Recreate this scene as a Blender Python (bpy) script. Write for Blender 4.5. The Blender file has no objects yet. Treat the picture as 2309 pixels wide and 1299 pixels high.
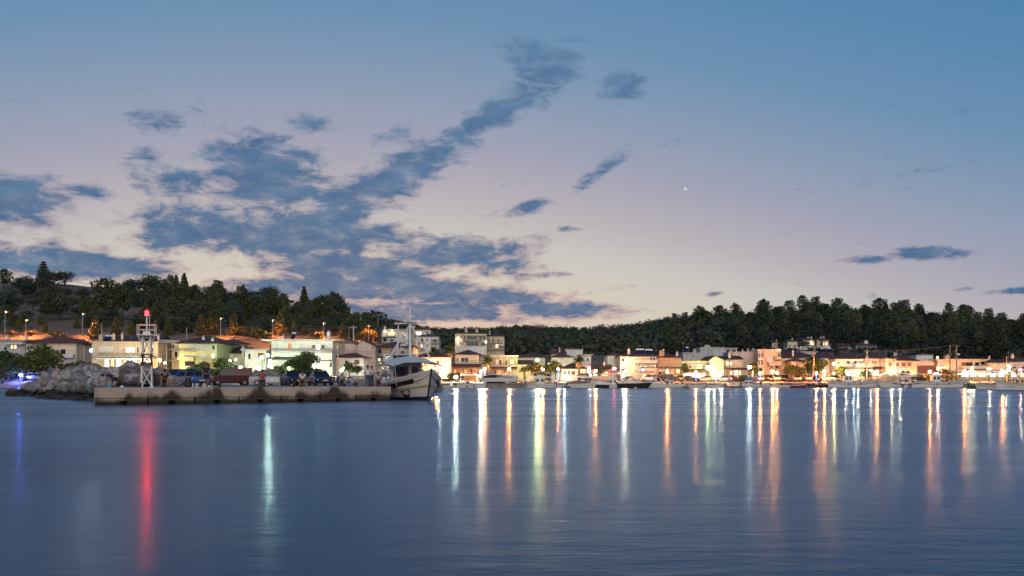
import bpy, bmesh, math, random
import numpy as np
from mathutils import Vector, Matrix, noise as mnoise
R = math.radians
scene = bpy.context.scene
COL = scene.collection

# ------------------------------------------------------------------ camera
FPX, CX, HY, CZ = 2245.0, 1154.5, 859.0, 1.67     # focal length, centre and eye level in the photograph's pixels
cam_d = bpy.data.cameras.new('camera'); cam = bpy.data.objects.new('camera', cam_d); COL.objects.link(cam)
cam_d.lens = 35.0; cam_d.sensor_width = 36.0; cam_d.clip_start = 0.5; cam_d.clip_end = 20000
cam_d.shift_y = (HY-649.5)/2309.0
cam.location = (0, 0, CZ); cam.rotation_euler = (R(90), 0, 0)
scene.camera = cam
scene.render.resolution_x = 1024; scene.render.resolution_y = 576
scene.view_settings.view_transform = 'Standard'; scene.view_settings.look = 'None'
scene.view_settings.exposure = 0.0; scene.view_settings.gamma = 1.0; scene.view_settings.use_curve_mapping = False
scene.cycles.use_denoising = True
scene.cycles.max_bounces = 5; scene.cycles.diffuse_bounces = 2; scene.cycles.glossy_bounces = 3
scene.cycles.transparent_max_bounces = 6; scene.cycles.transmission_bounces = 2
scene.cycles.sample_clamp_indirect = 4.0; scene.cycles.caustics_reflective = False; scene.cycles.caustics_refractive = False
scene.cycles.use_light_tree = True

def lin(r, g, b, a=1.0):
    f = lambda c: (c/255/12.92 if c/255 <= 0.04045 else ((c/255+0.055)/1.055)**2.4)
    return (f(r), f(g), f(b), a)
def px2A(px): return math.atan((px-CX)/FPX)
def px2E(px, py): return math.atan((HY-py)/FPX*math.cos(px2A(px)))

# ------------------------------------------------------------------ world: dusk sky with drifting cloud
world = bpy.data.worlds.new('World'); scene.world = world; world.use_nodes = True
wt = world.node_tree; wt.nodes.clear()
class NT:
    """small helper to write node trees as expressions"""
    def __init__(s, t): s.t = t
    def n(s, typ, **kw):
        nd = s.t.nodes.new(typ)
        for k, v in kw.items(): setattr(nd, k, v)
        return nd
    def set(s, sock, v):
        if isinstance(v, bpy.types.NodeSocket): s.t.links.new(v, sock)
        else: sock.default_value = v
    def m(s, op, a, b=0.0, c=0.0, clamp=False):
        nd = s.n('ShaderNodeMath', operation=op, use_clamp=clamp)
        for i, v in enumerate((a, b, c)): s.set(nd.inputs[i], v)
        return nd.outputs[0]
    def vm(s, op, a, b=(0, 0, 0)):
        nd = s.n('ShaderNodeVectorMath', operation=op)
        s.set(nd.inputs[0], a); s.set(nd.inputs[1], b)
        return nd.outputs['Value'] if op in ('LENGTH', 'DOT_PRODUCT') else nd.outputs[0]
    def xyz(s, x, y, z):
        nd = s.n('ShaderNodeCombineXYZ')
        for i, v in enumerate((x, y, z)): s.set(nd.inputs[i], v)
        return nd.outputs[0]
    def mp(s, v, a, b, c=0.0, d=1.0, smooth=True):
        nd = s.n('ShaderNodeMapRange', interpolation_type='SMOOTHSTEP' if smooth else 'LINEAR', clamp=True)
        for i, x in enumerate((v, a, b, c, d)): s.set(nd.inputs[i], x)
        return nd.outputs[0]
    def noise(s, vec, scale, detail=4.0, rough=0.5, dist=0.0):
        nd = s.n('ShaderNodeTexNoise')
        s.set(nd.inputs['Vector'], vec); nd.inputs['Scale'].default_value = scale; nd.inputs['Detail'].default_value = detail
        nd.inputs['Roughness'].default_value = rough; nd.inputs['Distortion'].default_value = dist
        return nd.outputs['Fac']
    def mix(s, f, a, b, blend='MIX'):
        nd = s.n('ShaderNodeMix', data_type='RGBA', blend_type=blend)
        s.set(nd.inputs['Factor'], f); s.set(nd.inputs[6], a); s.set(nd.inputs[7], b)
        return nd.outputs[2]
    def ramp(s, f, stops, interp='LINEAR'):
        nd = s.n('ShaderNodeValToRGB'); cr = nd.color_ramp; cr.interpolation = interp
        while len(cr.elements) < len(stops): cr.elements.new(0.5)
        for e, (p, c) in zip(cr.elements, stops): e.position = p; e.color = c
        s.set(nd.inputs[0], f); return nd.outputs[0]

W = NT(wt)
SUN_AZ = px2A(760)                      # where the sun went down
tc = W.n('ShaderNodeTexCoord').outputs['Generated']
sp = W.n('ShaderNodeSeparateXYZ'); wt.links.new(tc, sp.inputs[0])
dx, dy, dz = sp.outputs
A = W.m('ARCTAN2', dx, dy); E = W.m('ARCSINE', dz)
Ep = W.m('MAXIMUM', E, 0.0)
ca = W.m('COSINE', W.m('SUBTRACT', A, SUN_AZ))
off = W.m('MULTIPLY', W.m('SUBTRACT', 1.0, W.m('EXPONENT', W.m('MULTIPLY', W.m('SUBTRACT', 1.0, ca), -2.3))), 0.36)
S = W.m('DIVIDE', W.m('ADD', Ep, off), 1.5)
sky = W.ramp(S, [(0.0, lin(218, 178, 158)), (0.05/1.5, lin(219, 192, 172)), (0.10/1.5, lin(211, 202, 187)), (0.145/1.5, lin(200, 197, 191)),
                 (0.19/1.5, lin(181, 175, 183)), (0.235/1.5, lin(160, 162, 181)), (0.29/1.5, lin(135, 154, 180)), (0.35/1.5, lin(109, 144, 178)),
                 (0.43/1.5, lin(87, 134, 176)), (0.52/1.5, lin(68, 124, 174)), (0.75/1.5, lin(40, 90, 144)), (1.0, lin(26, 66, 118))])
# cloud: noise laid out on a flat cloud deck, gathered into banks given by bearing and height in the sky
zz = W.m('ADD', Ep, 0.045)
q = W.xyz(W.m('DIVIDE', dx, zz), W.m('DIVIDE', dy, zz), 0.0)
P = W.xyz(A, E, 0.0)
banks = [  # px, py, rx, ry, tilt, strength
 (600, 395, 165, 105, -12, 1.0), (820, 440, 230, 62, 22, 1.0), (930, 375, 210, 52, 28, 1.0), (1100, 268, 150, 46, 28, .85),
 (1235, 165, 130, 75, 20, .86), (1400, 192, 75, 48, 8, .84), (1200, 120, 100, 45, -5, .74), (650, 535, 360, 66, -3, 1.12), (770, 600, 270, 48, -3, 1.1),
 (400, 540, 130, 36, 2, .95), (1010, 572, 260, 44, 6, 1.0), (1000, 655, 330, 38, -5, 1.12), (720, 650, 300, 34, 0, 1.1),
 (1250, 698, 190, 26, -2, 1.05), (900, 705, 420, 30, 0, 1.05), (30, 455, 130, 66, 0, 1.0), (140, 590, 290, 44, -3, 1.08),
 (400, 410, 120, 55, 0, .78), (370, 270, 75, 32, 0, .62), (700, 275, 65, 32, 0, .68), (880, 312, 62, 32, 10, .68), (330, 350, 60, 30, 0, .6),
 (1195, 466, 82, 20, 14, .85), (1345, 392, 110, 22, 34, .72), (2090, 571, 88, 18, 0, 1.0), (1958, 586, 60, 12, 0, .8),
 (2290, 655, 90, 10, 4, .95), (2172, 651, 38, 7, 3, .85), (1606, 663, 32, 8, 6, .85), (1240, 620, 70, 10, 2, .8), (1280, 516, 40, 10, 0, .7),
 (1120, 610, 130, 36, 0, .9), (200, 430, 60, 22, 0, .66)]
tot = None
for (px, py, rx, ry, tilt, st) in banks:
    mpn = W.n('ShaderNodeMapping', vector_type='TEXTURE')
    wt.links.new(P, mpn.inputs[0])
    mpn.inputs['Location'].default_value = (px2A(px), px2E(px, py), 0)
    mpn.inputs['Rotation'].default_value = (0, 0, R(tilt))
    mpn.inputs['Scale'].default_value = (rx/FPX, ry/FPX, 1)
    f = W.mp(W.vm('LENGTH', mpn.outputs[0]), 0.05, 1.65, st, 0.0)
    tot = f if tot is None else W.m('SMOOTH_MAX', tot, f, 0.25)
n1 = W.noise(W.vm('MULTIPLY', q, (1.0, .8, 1)), 1.0, 7.0, 0.66, 0.25)
n2 = W.noise(W.vm('ADD', q, (7.3, 2.1, 0)), 0.35, 3.0, 0.5)
n3 = W.noise(W.vm('MULTIPLY', P, (34.0, 80.0, 1)), 1.0, 6.0, 0.66, 0.35)
wide = W.mp(n2, 0.66, 0.85, 0.0, 0.3)          # thin scattered cloud anywhere else in the sky
tot = W.m('MULTIPLY', W.m('SUBTRACT', tot, 0.1), 1.12)
cov = W.m('MAXIMUM', tot, W.m('MULTIPLY', wide, 0.6))
nn = W.m('ADD', W.m('MULTIPLY', n1, 0.5), W.m('MULTIPLY', n3, 0.5))
dens = W.m('ADD', W.m('MULTIPLY', W.m('SUBTRACT', nn, 0.5), 4.3), W.m('SUBTRACT', W.m('MULTIPLY', cov, 1.42), 0.53))
dens = W.mp(dens, -0.12, 0.7)
dens = W.m('MULTIPLY', dens, W.mp(E, -0.01, 0.02))
n4 = W.noise(W.vm('MULTIPLY', P, (14.0, 40.0, 1)), 1.0, 4.0, 0.55)
ccol = W.ramp(W.m('ADD', W.m('MULTIPLY', n4, 0.7), W.m('MULTIPLY', Ep, 0.9)), [(0.2, lin(60, 97, 137)), (0.5, lin(71, 108, 146)), (0.85, lin(102, 138, 171))])
skyc = W.mix(W.m('MULTIPLY', dens, W.mp(n3, 0.3, 0.62, 0.74, 0.97)), sky, ccol)
edge = W.m('MULTIPLY', W.m('MULTIPLY', dens, W.m('SUBTRACT', 1.0, dens)), W.m('MULTIPLY', W.mp(E, 0.03, 0.22, 1.5, 0.0), W.mp(ca, 0.75, 1.0)))
skyc = W.mix(edge, skyc, lin(218, 168, 160))       # last warm light catching the thin edges low in the west
bg1 = W.n('ShaderNodeBackground'); wt.links.new(skyc, bg1.inputs[0]); bg1.inputs[1].default_value = 1.0
nish = W.n('ShaderNodeTexSky', sky_type='NISHITA'); nish.sun_disc = False
nish.sun_elevation = R(0.5); nish.sun_rotation = SUN_AZ; nish.altitude = 0
bg2 = W.n('ShaderNodeBackground'); wt.links.new(nish.outputs[0], bg2.inputs[0]); bg2.inputs[1].default_value = 0.004
add = W.n('ShaderNodeAddShader'); wt.links.new(bg1.outputs[0], add.inputs[0]); wt.links.new(bg2.outputs[0], add.inputs[1])
wout = W.n('ShaderNodeOutputWorld'); wt.links.new(add.outputs[0], wout.inputs[0])
world.cycles.sampling_method = 'MANUAL'; world.cycles.sample_map_resolution = 512

# ------------------------------------------------------------------ one very soft sun-type fill, added behind the camera to brighten the near faces
fill_d = bpy.data.lights.new('sun', 'SUN'); fill_d.energy = 1.75; fill_d.angle = R(60); fill_d.color = (1.0, 0.84, 0.68)
sun = bpy.data.objects.new('sun', fill_d); COL.objects.link(sun)
sun.rotation_euler = (R(64), 0, R(4)); sun.location = (0, -20, 60)
# ------------------------------------------------------------------ helpers
rnd = random.Random(7)
def at(px, py, Y): return Vector(((px-CX)*Y/FPX, Y, CZ+(HY-py)*Y/FPX))
def wx(px, Y): return (px-CX)*Y/FPX
def wz(py, Y): return CZ+(HY-py)*Y/FPX
MATS = {}
def mat(name, col, rough=0.7, metal=0.0, var=0.08, scale=3.0, bump=0.0, bscale=20.0, spec=0.5, rand=0.0, coords='Object'):
    """plain painted/plastered surface: base colour with soft mottling, a little relief, optional per-object variation"""
    if name in MATS: return MATS[name]
    m = bpy.data.materials.new(name); m.use_nodes = True; t = m.node_tree; N = NT(t)
    b = t.nodes['Principled BSDF']; b.inputs['Roughness'].default_value = rough; b.inputs['Metallic'].default_value = metal
    b.inputs['Specular IOR Level'].default_value = spec
    c = col if len(col) == 4 else (*col, 1)
    tcn = N.n('ShaderNodeTexCoord').outputs[coords]
    out = None
    if var > 0:
        f = N.noise(tcn, scale, 6.0, 0.6)
        f = N.mp(f, 0.3, 0.7, 1-var*1.6, 1+var, smooth=False)
        if rand > 0:
            oi = N.n('ShaderNodeObjectInfo').outputs['Random']
            f = N.m('MULTIPLY', f, N.mp(oi, 0, 1, 1-rand, 1+rand, smooth=False))
        out = N.mix(1.0, c, N.xyz(f, f, f), 'MULTIPLY')
        t.links.new(out, b.inputs['Base Color'])
    else: b.inputs['Base Color'].default_value = c
    if bump > 0:
        bn = N.n('ShaderNodeBump'); bn.inputs['Strength'].default_value = bump; bn.inputs['Distance'].default_value = 0.05
        t.links.new(N.noise(tcn, bscale, 5.0, 0.6), bn.inputs['Height']); t.links.new(bn.outputs[0], b.inputs['Normal'])
    MATS[name] = m; return m
def emis(name, col, strength):
    if name in MATS: return MATS[name]
    m = bpy.data.materials.new(name); m.use_nodes = True; t = m.node_tree; t.nodes.clear(); N = NT(t)
    e = N.n('ShaderNodeEmission'); e.inputs[0].default_value = (*col[:3], 1); e.inputs[1].default_value = strength
    o = N.n('ShaderNodeOutputMaterial'); t.links.new(e.outputs[0], o.inputs[0]); MATS[name] = m; return m
def tag(o, label=None, cat=None, group=None, kind=None):
    if label: o['label'] = label
    if cat: o['category'] = cat
    if group: o['group'] = group
    if kind: o['kind'] = kind
    return o
def empty(name, loc=(0, 0, 0), rz=0.0, label=None, cat=None, group=None):
    o = bpy.data.objects.new(name, None); COL.objects.link(o); o.location = loc; o.rotation_euler = (0, 0, rz); o.empty_display_size = 0.3
    return tag(o, label, cat, group)
class MB:
    """collects simple shapes and builds them as one mesh object"""
    def __init__(s): s.v = []; s.f = []
    def add(s, vs, fs):
        k = len(s.v); s.v += [tuple(v) for v in vs]; s.f += [tuple(i+k for i in f) for f in fs]; return s
    def box(s, x0, x1, y0, y1, z0, z1):
        return s.add([(x, y, z) for z in (z0, z1) for y in (y0, y1) for x in (x0, x1)],
                     [(0, 2, 3, 1), (4, 5, 7, 6), (0, 1, 5, 4), (2, 6, 7, 3), (0, 4, 6, 2), (1, 3, 7, 5)])
    def tube(s, pts, r, n=6, cap=True):
        """round bar through points; r a number or one radius per point"""
        pts = [Vector(p) for p in pts]; rs = r if isinstance(r, (list, tuple)) else [r]*len(pts)
        k = len(s.v); up = Vector((0.013, 0.03, 1)).normalized()
        for i, p in enumerate(pts):
            d = (pts[min(i+1, len(pts)-1)]-pts[max(i-1, 0)])
            d = d.normalized() if d.length > 1e-9 else Vector((0, 0, 1))
            a = d.cross(up) if abs(d.dot(up)) < 0.98 else d.cross(Vector((0, 1, 0.02)))
            a.normalize(); b = d.cross(a)
            for j in range(n):
                t = 2*math.pi*j/n; s.v.append(tuple(p+(a*math.cos(t)+b*math.sin(t))*rs[i]))
        for i in range(len(pts)-1):
            for j in range(n):
                s.f.append((k+i*n+j, k+i*n+(j+1) % n, k+(i+1)*n+(j+1) % n, k+(i+1)*n+j))
        if cap:
            s.f.append(tuple(k+j for j in range(n))[::-1]); e = k+(len(pts)-1)*n; s.f.append(tuple(e+j for j in range(n)))
        return s
    def prism(s, poly, y0, y1, axis='y'):
        """polygon in the x-z plane pushed through y (or y-z through x, or x-y through z)"""
        n = len(poly)
        P = {'y': lambda a, b, t: (a, t, b), 'x': lambda a, b, t: (t, a, b), 'z': lambda a, b, t: (a, b, t)}[axis]
        vs = [P(a, b, y0) for a, b in poly]+[P(a, b, y1) for a, b in poly]
        fs = [tuple(range(n))[::-1], tuple(range(n, 2*n))]+[(i, (i+1) % n, n+(i+1) % n, n+i) for i in range(n)]
        return s.add(vs, fs)
    def lathe(s, prof, n=12, c=(0, 0, 0)):
        k = len(s.v)
        for r, z in prof:
            for j in range(n):
                t = 2*math.pi*j/n; s.v.append((c[0]+r*math.cos(t), c[1]+r*math.sin(t), c[2]+z))
        for i in range(len(prof)-1):
            for j in range(n): s.f.append((k+i*n+j, k+i*n+(j+1) % n, k+(i+1)*n+(j+1) % n, k+(i+1)*n+j))
        s.f.append(tuple(k+j for j in range(n))[::-1]); e = k+(len(prof)-1)*n; s.f.append(tuple(e+j for j in range(n)))
        return s
    def ball(s, c, r, n=8, m=6, sz=1.0):
        pr = [(max(r*math.sin(math.pi*i/m), r*0.02), -r*sz*math.cos(math.pi*i/m)) for i in range(m+1)]
        return s.lathe(pr, n, c)
    def build(s, name, m, parent=None, smooth=False, bevel=0.0):
        me = bpy.data.meshes.new(name); me.from_pydata(s.v, [], s.f); me.validate()
        bm = bmesh.new(); bm.from_mesh(me); bmesh.ops.recalc_face_normals(bm, faces=bm.faces[:])
        if bevel > 0: bmesh.ops.bevel(bm, geom=bm.edges[:], offset=bevel, segments=1, affect='EDGES', clamp_overlap=True)
        bm.to_mesh(me); bm.free()
        if smooth: me.polygons.foreach_set('use_smooth', [True]*len(me.polygons))
        return mesh_obj(name, me, m, parent)
def mesh_obj(name, me, m=None, parent=None):
    o = bpy.data.objects.new(name, me); COL.objects.link(o)
    if m is not None and not me.materials: me.materials.append(m)
    if parent is not None: o.parent = parent
    return o
KIDS = {}
def glass_mat():
    return mat('dark_glass', (0.012, 0.015, 0.02), rough=0.12, var=0.0)
# ------------------------------------------------------------------ terrain heights (stations by bearing)
# near hill on the left, far hills and the wooded hill on the right; the ground is whichever is higher
HL = dict(px=[-900, -300, 0, 100, 200, 300, 400, 500, 600, 700, 760, 820, 860, 900, 950, 1010],
          yr=[660, 640, 640, 640, 648, 655, 662, 672, 686, 699, 708, 726, 750, 775, 800, 840], Yr=430,
          yb=[762, 758, 757, 757, 757, 757, 757, 757, 757, 757, 760, 768, 775, 790, 806, 850], Yb=277,
          ym=[715, 712, 710, 708, 710, 712, 714, 718, 724, 732, 738, 750, 765, 785, 805, 848], Ym=345, Yf=255)
HF = dict(px=[-900, 700, 850, 900, 950, 1010, 1100, 1200, 1300, 1400, 1500, 1600, 1700, 1800, 1900, 2000, 2100, 2200, 2309, 2700, 3300],
          yr=[770, 742, 730, 734, 748, 754, 752, 748, 754, 747, 734, 727, 719, 712, 711, 714, 719, 725, 738, 768, 804],
          Yr=[1300, 1300, 1300, 1300, 1300, 1250, 1200, 1150, 1100, 1050, 950, 700, 640, 620, 620, 620, 640, 660, 680, 680, 680],
          yb=[845, 845, 835, 820, 806, 802, 802, 804, 806, 806, 804, 800, 796, 790, 786, 790, 796, 800, 802, 805, 810],
          Yb=[330, 330, 330, 330, 330, 330, 330, 330, 330, 330, 330, 330, 332, 335, 338, 335, 330, 330, 330, 330, 330],
          ym=[810, 800, 790, 785, 780, 776, 776, 778, 780, 776, 768, 762, 756, 752, 752, 754, 758, 762, 768, 785, 800],
          Ym=[600, 600, 600, 600, 600, 600, 600, 600, 560, 540, 500, 450, 440, 440, 440, 440, 440, 450, 450, 450, 450], Yf=302)
def YQ(px): return np.interp(px, [960, 1000, 1150, 1400, 1700, 2000, 2309, 2700], [222, 224, 230, 236, 243, 246, 240, 236])
def ground_np(px, Y, detail=True):
    px = np.asarray(px, float); Y = np.asarray(Y, float)
    z0 = np.where(px < 985, np.where(px < 235, 2.0, 2.6), 1.9)
    def seg(Y, Ya, Yc, za, zc, ease):
        t = np.clip((Y-Ya)/(Yc-Ya), 0, 1); t = t*t*(3-2*t)*ease+t*(1-ease)
        return za+(zc-za)*t
    def hill(H):
        g = lambda k: np.interp(px, H['px'], H[k]) if isinstance(H[k], list) else np.full_like(px, H[k])
        yr, Yr, yb, Yb, ym, Ym, Yf = [g(k) for k in ('yr', 'Yr', 'yb', 'Yb', 'ym', 'Ym', 'Yf')]
        zb, zm, zr = CZ+(HY-yb)*Yb/FPX, CZ+(HY-ym)*Ym/FPX, CZ+(HY-yr)*Yr/FPX
        return np.where(Y < Yf, z0, np.where(Y < Yb, seg(Y, Yf, Yb, z0, zb, .6), np.where(Y < Ym, seg(Y, Yb, Ym, zb, zm, .2),
            np.where(Y < Yr, seg(Y, Ym, Yr, zm, zr, .5), seg(Y, Yr, Yr*1.8, zr, zr*.5, .8)))))
    z = np.maximum(hill(HF), np.where(px < 1010, hill(HL), -9))
    # flat shore strip and its edge
    sh = np.where(px < 235, 228.0, np.where(px < 985, 150.0, YQ(px)))
    lo = np.where(px < 235, -1.2, 1.10)
    beach = np.clip((Y-sh)/14.0, 0, 1)
    z = np.where(Y < sh+14, np.where(px < 235, -1.2+beach*3.2, np.where(px < 985, 1.1+beach*1.5*np.clip((Y-sh)/14, 0, 1), 1.1+beach*.8)), z)
    z = np.where((px >= 985) & (Y < sh+1.2), -1.5, z)
    z = np.where((px >= 235) & (px < 985) & (Y < sh+30), np.minimum(z, 1.15+np.clip((Y-sh)/30, 0, 1)*1.45), z)
    return z
def ground(px, Y):
    return float(ground_np([px], [Y])[0])+ (mnoise.noise(Vector((px*Y/FPX*.02, Y*.02, 3)))*min(max((Y-290)/120, 0), 1)*2.5)

# ---- ground sheet
cols = np.concatenate([np.arange(-900, 200, 25), np.arange(200, 1000, 14), np.arange(1000, 2400, 14), np.arange(2400, 3301, 50)]).astype(float)
rows = np.concatenate([np.arange(146, 262, 4), np.arange(262, 380, 5), np.arange(380, 700, 10), np.geomspace(700, 2600, 40)])
PX, YY = np.meshgrid(cols, rows)
ZZ = ground_np(PX, YY)
verts = []
for i in range(PX.shape[0]):
    for j in range(PX.shape[1]):
        y = YY[i, j]; x = (PX[i, j]-CX)*y/FPX; z = ZZ[i, j]
        k = min(max((y-290)/120, 0), 1)
        if z > 0: z += mnoise.noise(Vector((x*.02, y*.02, 3)))*k*2.5+mnoise.noise(Vector((x*.15, y*.15, 9)))*min(k+.05, 1)*.5
        verts.append((x, y, z))
nc = PX.shape[1]
faces = [(i*nc+j, i*nc+j+1, (i+1)*nc+j+1, (i+1)*nc+j) for i in range(PX.shape[0]-1) for j in range(nc-1)]
me = bpy.data.meshes.new('ground'); me.from_pydata(verts, [], faces); me.polygons.foreach_set('use_smooth', [True]*len(me.polygons))
gm = bpy.data.materials.new('dry_hillside'); gm.use_nodes = True; G = NT(gm.node_tree); gb = gm.node_tree.nodes['Principled BSDF']
gp = G.n('ShaderNodeTexCoord').outputs['Object']
gsep = G.n('ShaderNodeSeparateXYZ'); gm.node_tree.links.new(gp, gsep.inputs[0])
ga = G.noise(gp, 0.035, 8.0, 0.65); g2 = G.noise(gp, 0.6, 6.0, 0.7); g3 = G.noise(gp, 6.0, 4.0, 0.7)
gcol = G.mix(G.mp(ga, 0.42, 0.6), (0.17, 0.13, 0.105, 1), (0.055, 0.065, 0.035, 1))
gcol = G.mix(G.mp(g2, 0.35, 0.75), gcol, (0.20, 0.155, 0.12, 1))
sand = G.mix(G.mp(g3, 0.3, 0.7), (0.34, 0.27, 0.21, 1), (0.24, 0.19, 0.15, 1))
low = G.mp(gsep.outputs[2], 2.2, 3.4)                      # sandy and paved near the shore, dry grass and scrub on the slopes
gcol = G.mix(low, sand, gcol)
gcol = G.mix(G.mp(gsep.outputs[1], 480, 800), gcol, (0.035, 0.045, 0.028, 1))
gm.node_tree.links.new(gcol, gb.inputs['Base Color']); gb.inputs['Roughness'].default_value = 0.95
bn = G.n('ShaderNodeBump'); bn.inputs['Strength'].default_value = 0.7; bn.inputs['Distance'].default_value = 0.6
gm.node_tree.links.new(g2, bn.inputs['Height']); gm.node_tree.links.new(bn.outputs[0], gb.inputs['Normal'])
tag(mesh_obj('ground', me, gm), kind='structure')

# ---- sea
wm_ = bpy.data.materials.new('sea_water'); wm_.use_nodes = True; Wt = NT(wm_.node_tree); wb = wm_.node_tree.nodes['Principled BSDF']
wp = Wt.n('ShaderNodeTexCoord').outputs['Object']
r1 = Wt.noise(Wt.vm('MULTIPLY', wp, (0.55, 1.5, 1)), 1.3, 2.0, 0.5, 0.3)
r2 = Wt.noise(Wt.vm('MULTIPLY', wp, (0.9, 2.2, 1)), 3.6, 2.0, 0.5, 0.2)
r3 = Wt.noise(Wt.vm('MULTIPLY', wp, (0.05, 0.09, 1)), 1.0, 2.0, 0.5)
hh = Wt.m('ADD', Wt.m('MULTIPLY', r1, 0.014), Wt.m('MULTIPLY', r2, 0.006))
hh = Wt.m('MULTIPLY', hh, Wt.mp(r3, 0.3, 0.7, 0.55, 1.15))
bn = Wt.n('ShaderNodeBump'); bn.inputs['Strength'].default_value = 1.0; bn.inputs['Distance'].default_value = 1.0
wl_ = wm_.node_tree.links; wl_.new(hh, bn.inputs['Height']); wm_.node_tree.nodes.remove(wb)
fr = Wt.n('ShaderNodeFresnel'); fr.inputs['IOR'].default_value = 1.33; wl_.new(bn.outputs[0], fr.inputs['Normal'])
def gloss(r):
    g = Wt.n('ShaderNodeBsdfGlossy'); g.inputs['Roughness'].default_value = r; g.inputs['Color'].default_value = (0.53, 0.66, 0.80, 1); wl_.new(bn.outputs[0], g.inputs['Normal']); return g
g0_, g1_, g2_ = gloss(0.12), gloss(0.2), gloss(0.30)          # calm glassy water with a share of wind-ruffled facets
ga_ = Wt.n('ShaderNodeMixShader'); ga_.inputs[0].default_value = 0.6; wl_.new(g0_.outputs[0], ga_.inputs[1]); wl_.new(g1_.outputs[0], ga_.inputs[2])
gl = Wt.n('ShaderNodeMixShader'); wl_.new(ga_.outputs[0], gl.inputs[1]); wl_.new(g2_.outputs[0], gl.inputs[2])
cat_ = Wt.noise(Wt.vm('MULTIPLY', wp, (0.018, 0.05, 1)), 1.0, 4.0, 0.55, 0.6)        # cat's-paws of wind on the water
wl_.new(Wt.mp(cat_, 0.36, 0.64, 0.22, 0.72), gl.inputs[0])
df = Wt.n('ShaderNodeBsdfDiffuse'); df.inputs['Color'].default_value = (0.004, 0.030, 0.066, 1)
mx = Wt.n('ShaderNodeMixShader'); wl_.new(fr.outputs[0], mx.inputs[0]); wl_.new(df.outputs[0], mx.inputs[1]); wl_.new(gl.outputs[0], mx.inputs[2])
wo = [n for n in wm_.node_tree.nodes if n.type == 'OUTPUT_MATERIAL'][0]; wl_.new(mx.outputs[0], wo.inputs[0])
mb = MB(); mb.add([(-900, -300, 0), (900, -300, 0), (900, 420, 0), (-900, 420, 0)], [(0, 1, 2, 3)])
tag(mb.build('sea', wm_), kind='structure')
# ------------------------------------------------------------------ vegetation: prototypes one unit tall, then copies
npr = np.random.default_rng(11)
def foliage_mat(name, a, b, rand=0.35):
    if name in MATS: return MATS[name]
    m = bpy.data.materials.new(name); m.use_nodes = True; t = m.node_tree; N = NT(t); p = t.nodes['Principled BSDF']
    pos = N.n('ShaderNodeTexCoord').outputs['Object']; oi = N.n('ShaderNodeObjectInfo').outputs['Random']
    f = N.noise(pos, 9.0, 3.0, 0.6)
    c = N.mix(N.mp(f, 0.35, 0.65), (*a, 1), (*b, 1))
    k = N.mp(oi, 0, 1, 1-rand, 1+rand, smooth=False); c = N.mix(1.0, c, N.xyz(k, k, N.m('MULTIPLY', k, 0.95)), 'MULTIPLY')
    t.links.new(c, p.inputs['Base Color']); p.inputs['Roughness'].default_value = 0.75; p.inputs['Specular IOR Level'].default_value = 0.25
    MATS[name] = m; return m
F_PINE = foliage_mat('pine_needles', (0.030, 0.044, 0.020), (0.115, 0.14, 0.06))
F_DARK = foliage_mat('dark_evergreen', (0.026, 0.042, 0.032), (0.075, 0.098, 0.066))
F_OLIVE = foliage_mat('sage_needles', (0.045, 0.058, 0.035), (0.13, 0.15, 0.085))
F_LAMPLIT = foliage_mat('lamplit_foliage', (0.10, 0.085, 0.035), (0.21, 0.17, 0.075), 0.2)  # orange lamplight put into the leaf colour of the bank plants
F_LEAF = foliage_mat('broad_leaves', (0.035, 0.055, 0.020), (0.11, 0.14, 0.045), 0.2)
F_PALM = foliage_mat('palm_leaves', (0.06, 0.085, 0.035), (0.15, 0.17, 0.07), 0.15)
F_DEAD = foliage_mat('dead_palm_leaves', (0.26, 0.18, 0.09), (0.42, 0.31, 0.16), 0.15)
BARK = mat('bark', (0.11, 0.085, 0.065), rough=0.9, var=0.25, scale=30, bump=0.4, bscale=60)

def leaf_cloud(blobs, n, size, out=0.55, flat=0.0):
    """many small leaf-clump faces scattered through lumpy volumes"""
    V = []; k = 0
    for (c, r, w) in blobs:
        m = max(int(n*w), 6)
        d = npr.normal(size=(m, 3)); d /= np.linalg.norm(d, axis=1)[:, None]
        rad = 0.45+0.55*npr.random(m)**0.5
        p = np.array(c)+d*np.array(r)*rad[:, None]
        nrm = d*out+npr.normal(size=(m, 3))*(1-out); nrm[:, 2] += flat; nrm /= np.linalg.norm(nrm, axis=1)[:, None]
        t = np.cross(nrm, npr.normal(size=(m, 3))); t /= np.linalg.norm(t, axis=1)[:, None]
        b = np.cross(nrm, t); s = (size*(0.6+0.8*npr.random(m)))[:, None]
        V.append(np.stack([p-t*s*1.2, p-b*s*.62, p+t*s*1.2, p+b*s*.62], 1).reshape(-1, 3))
    V = np.concatenate(V); nq = len(V)//4
    return [tuple(v) for v in V], [(4*i, 4*i+1, 4*i+2, 4*i+3) for i in range(nq)]
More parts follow.
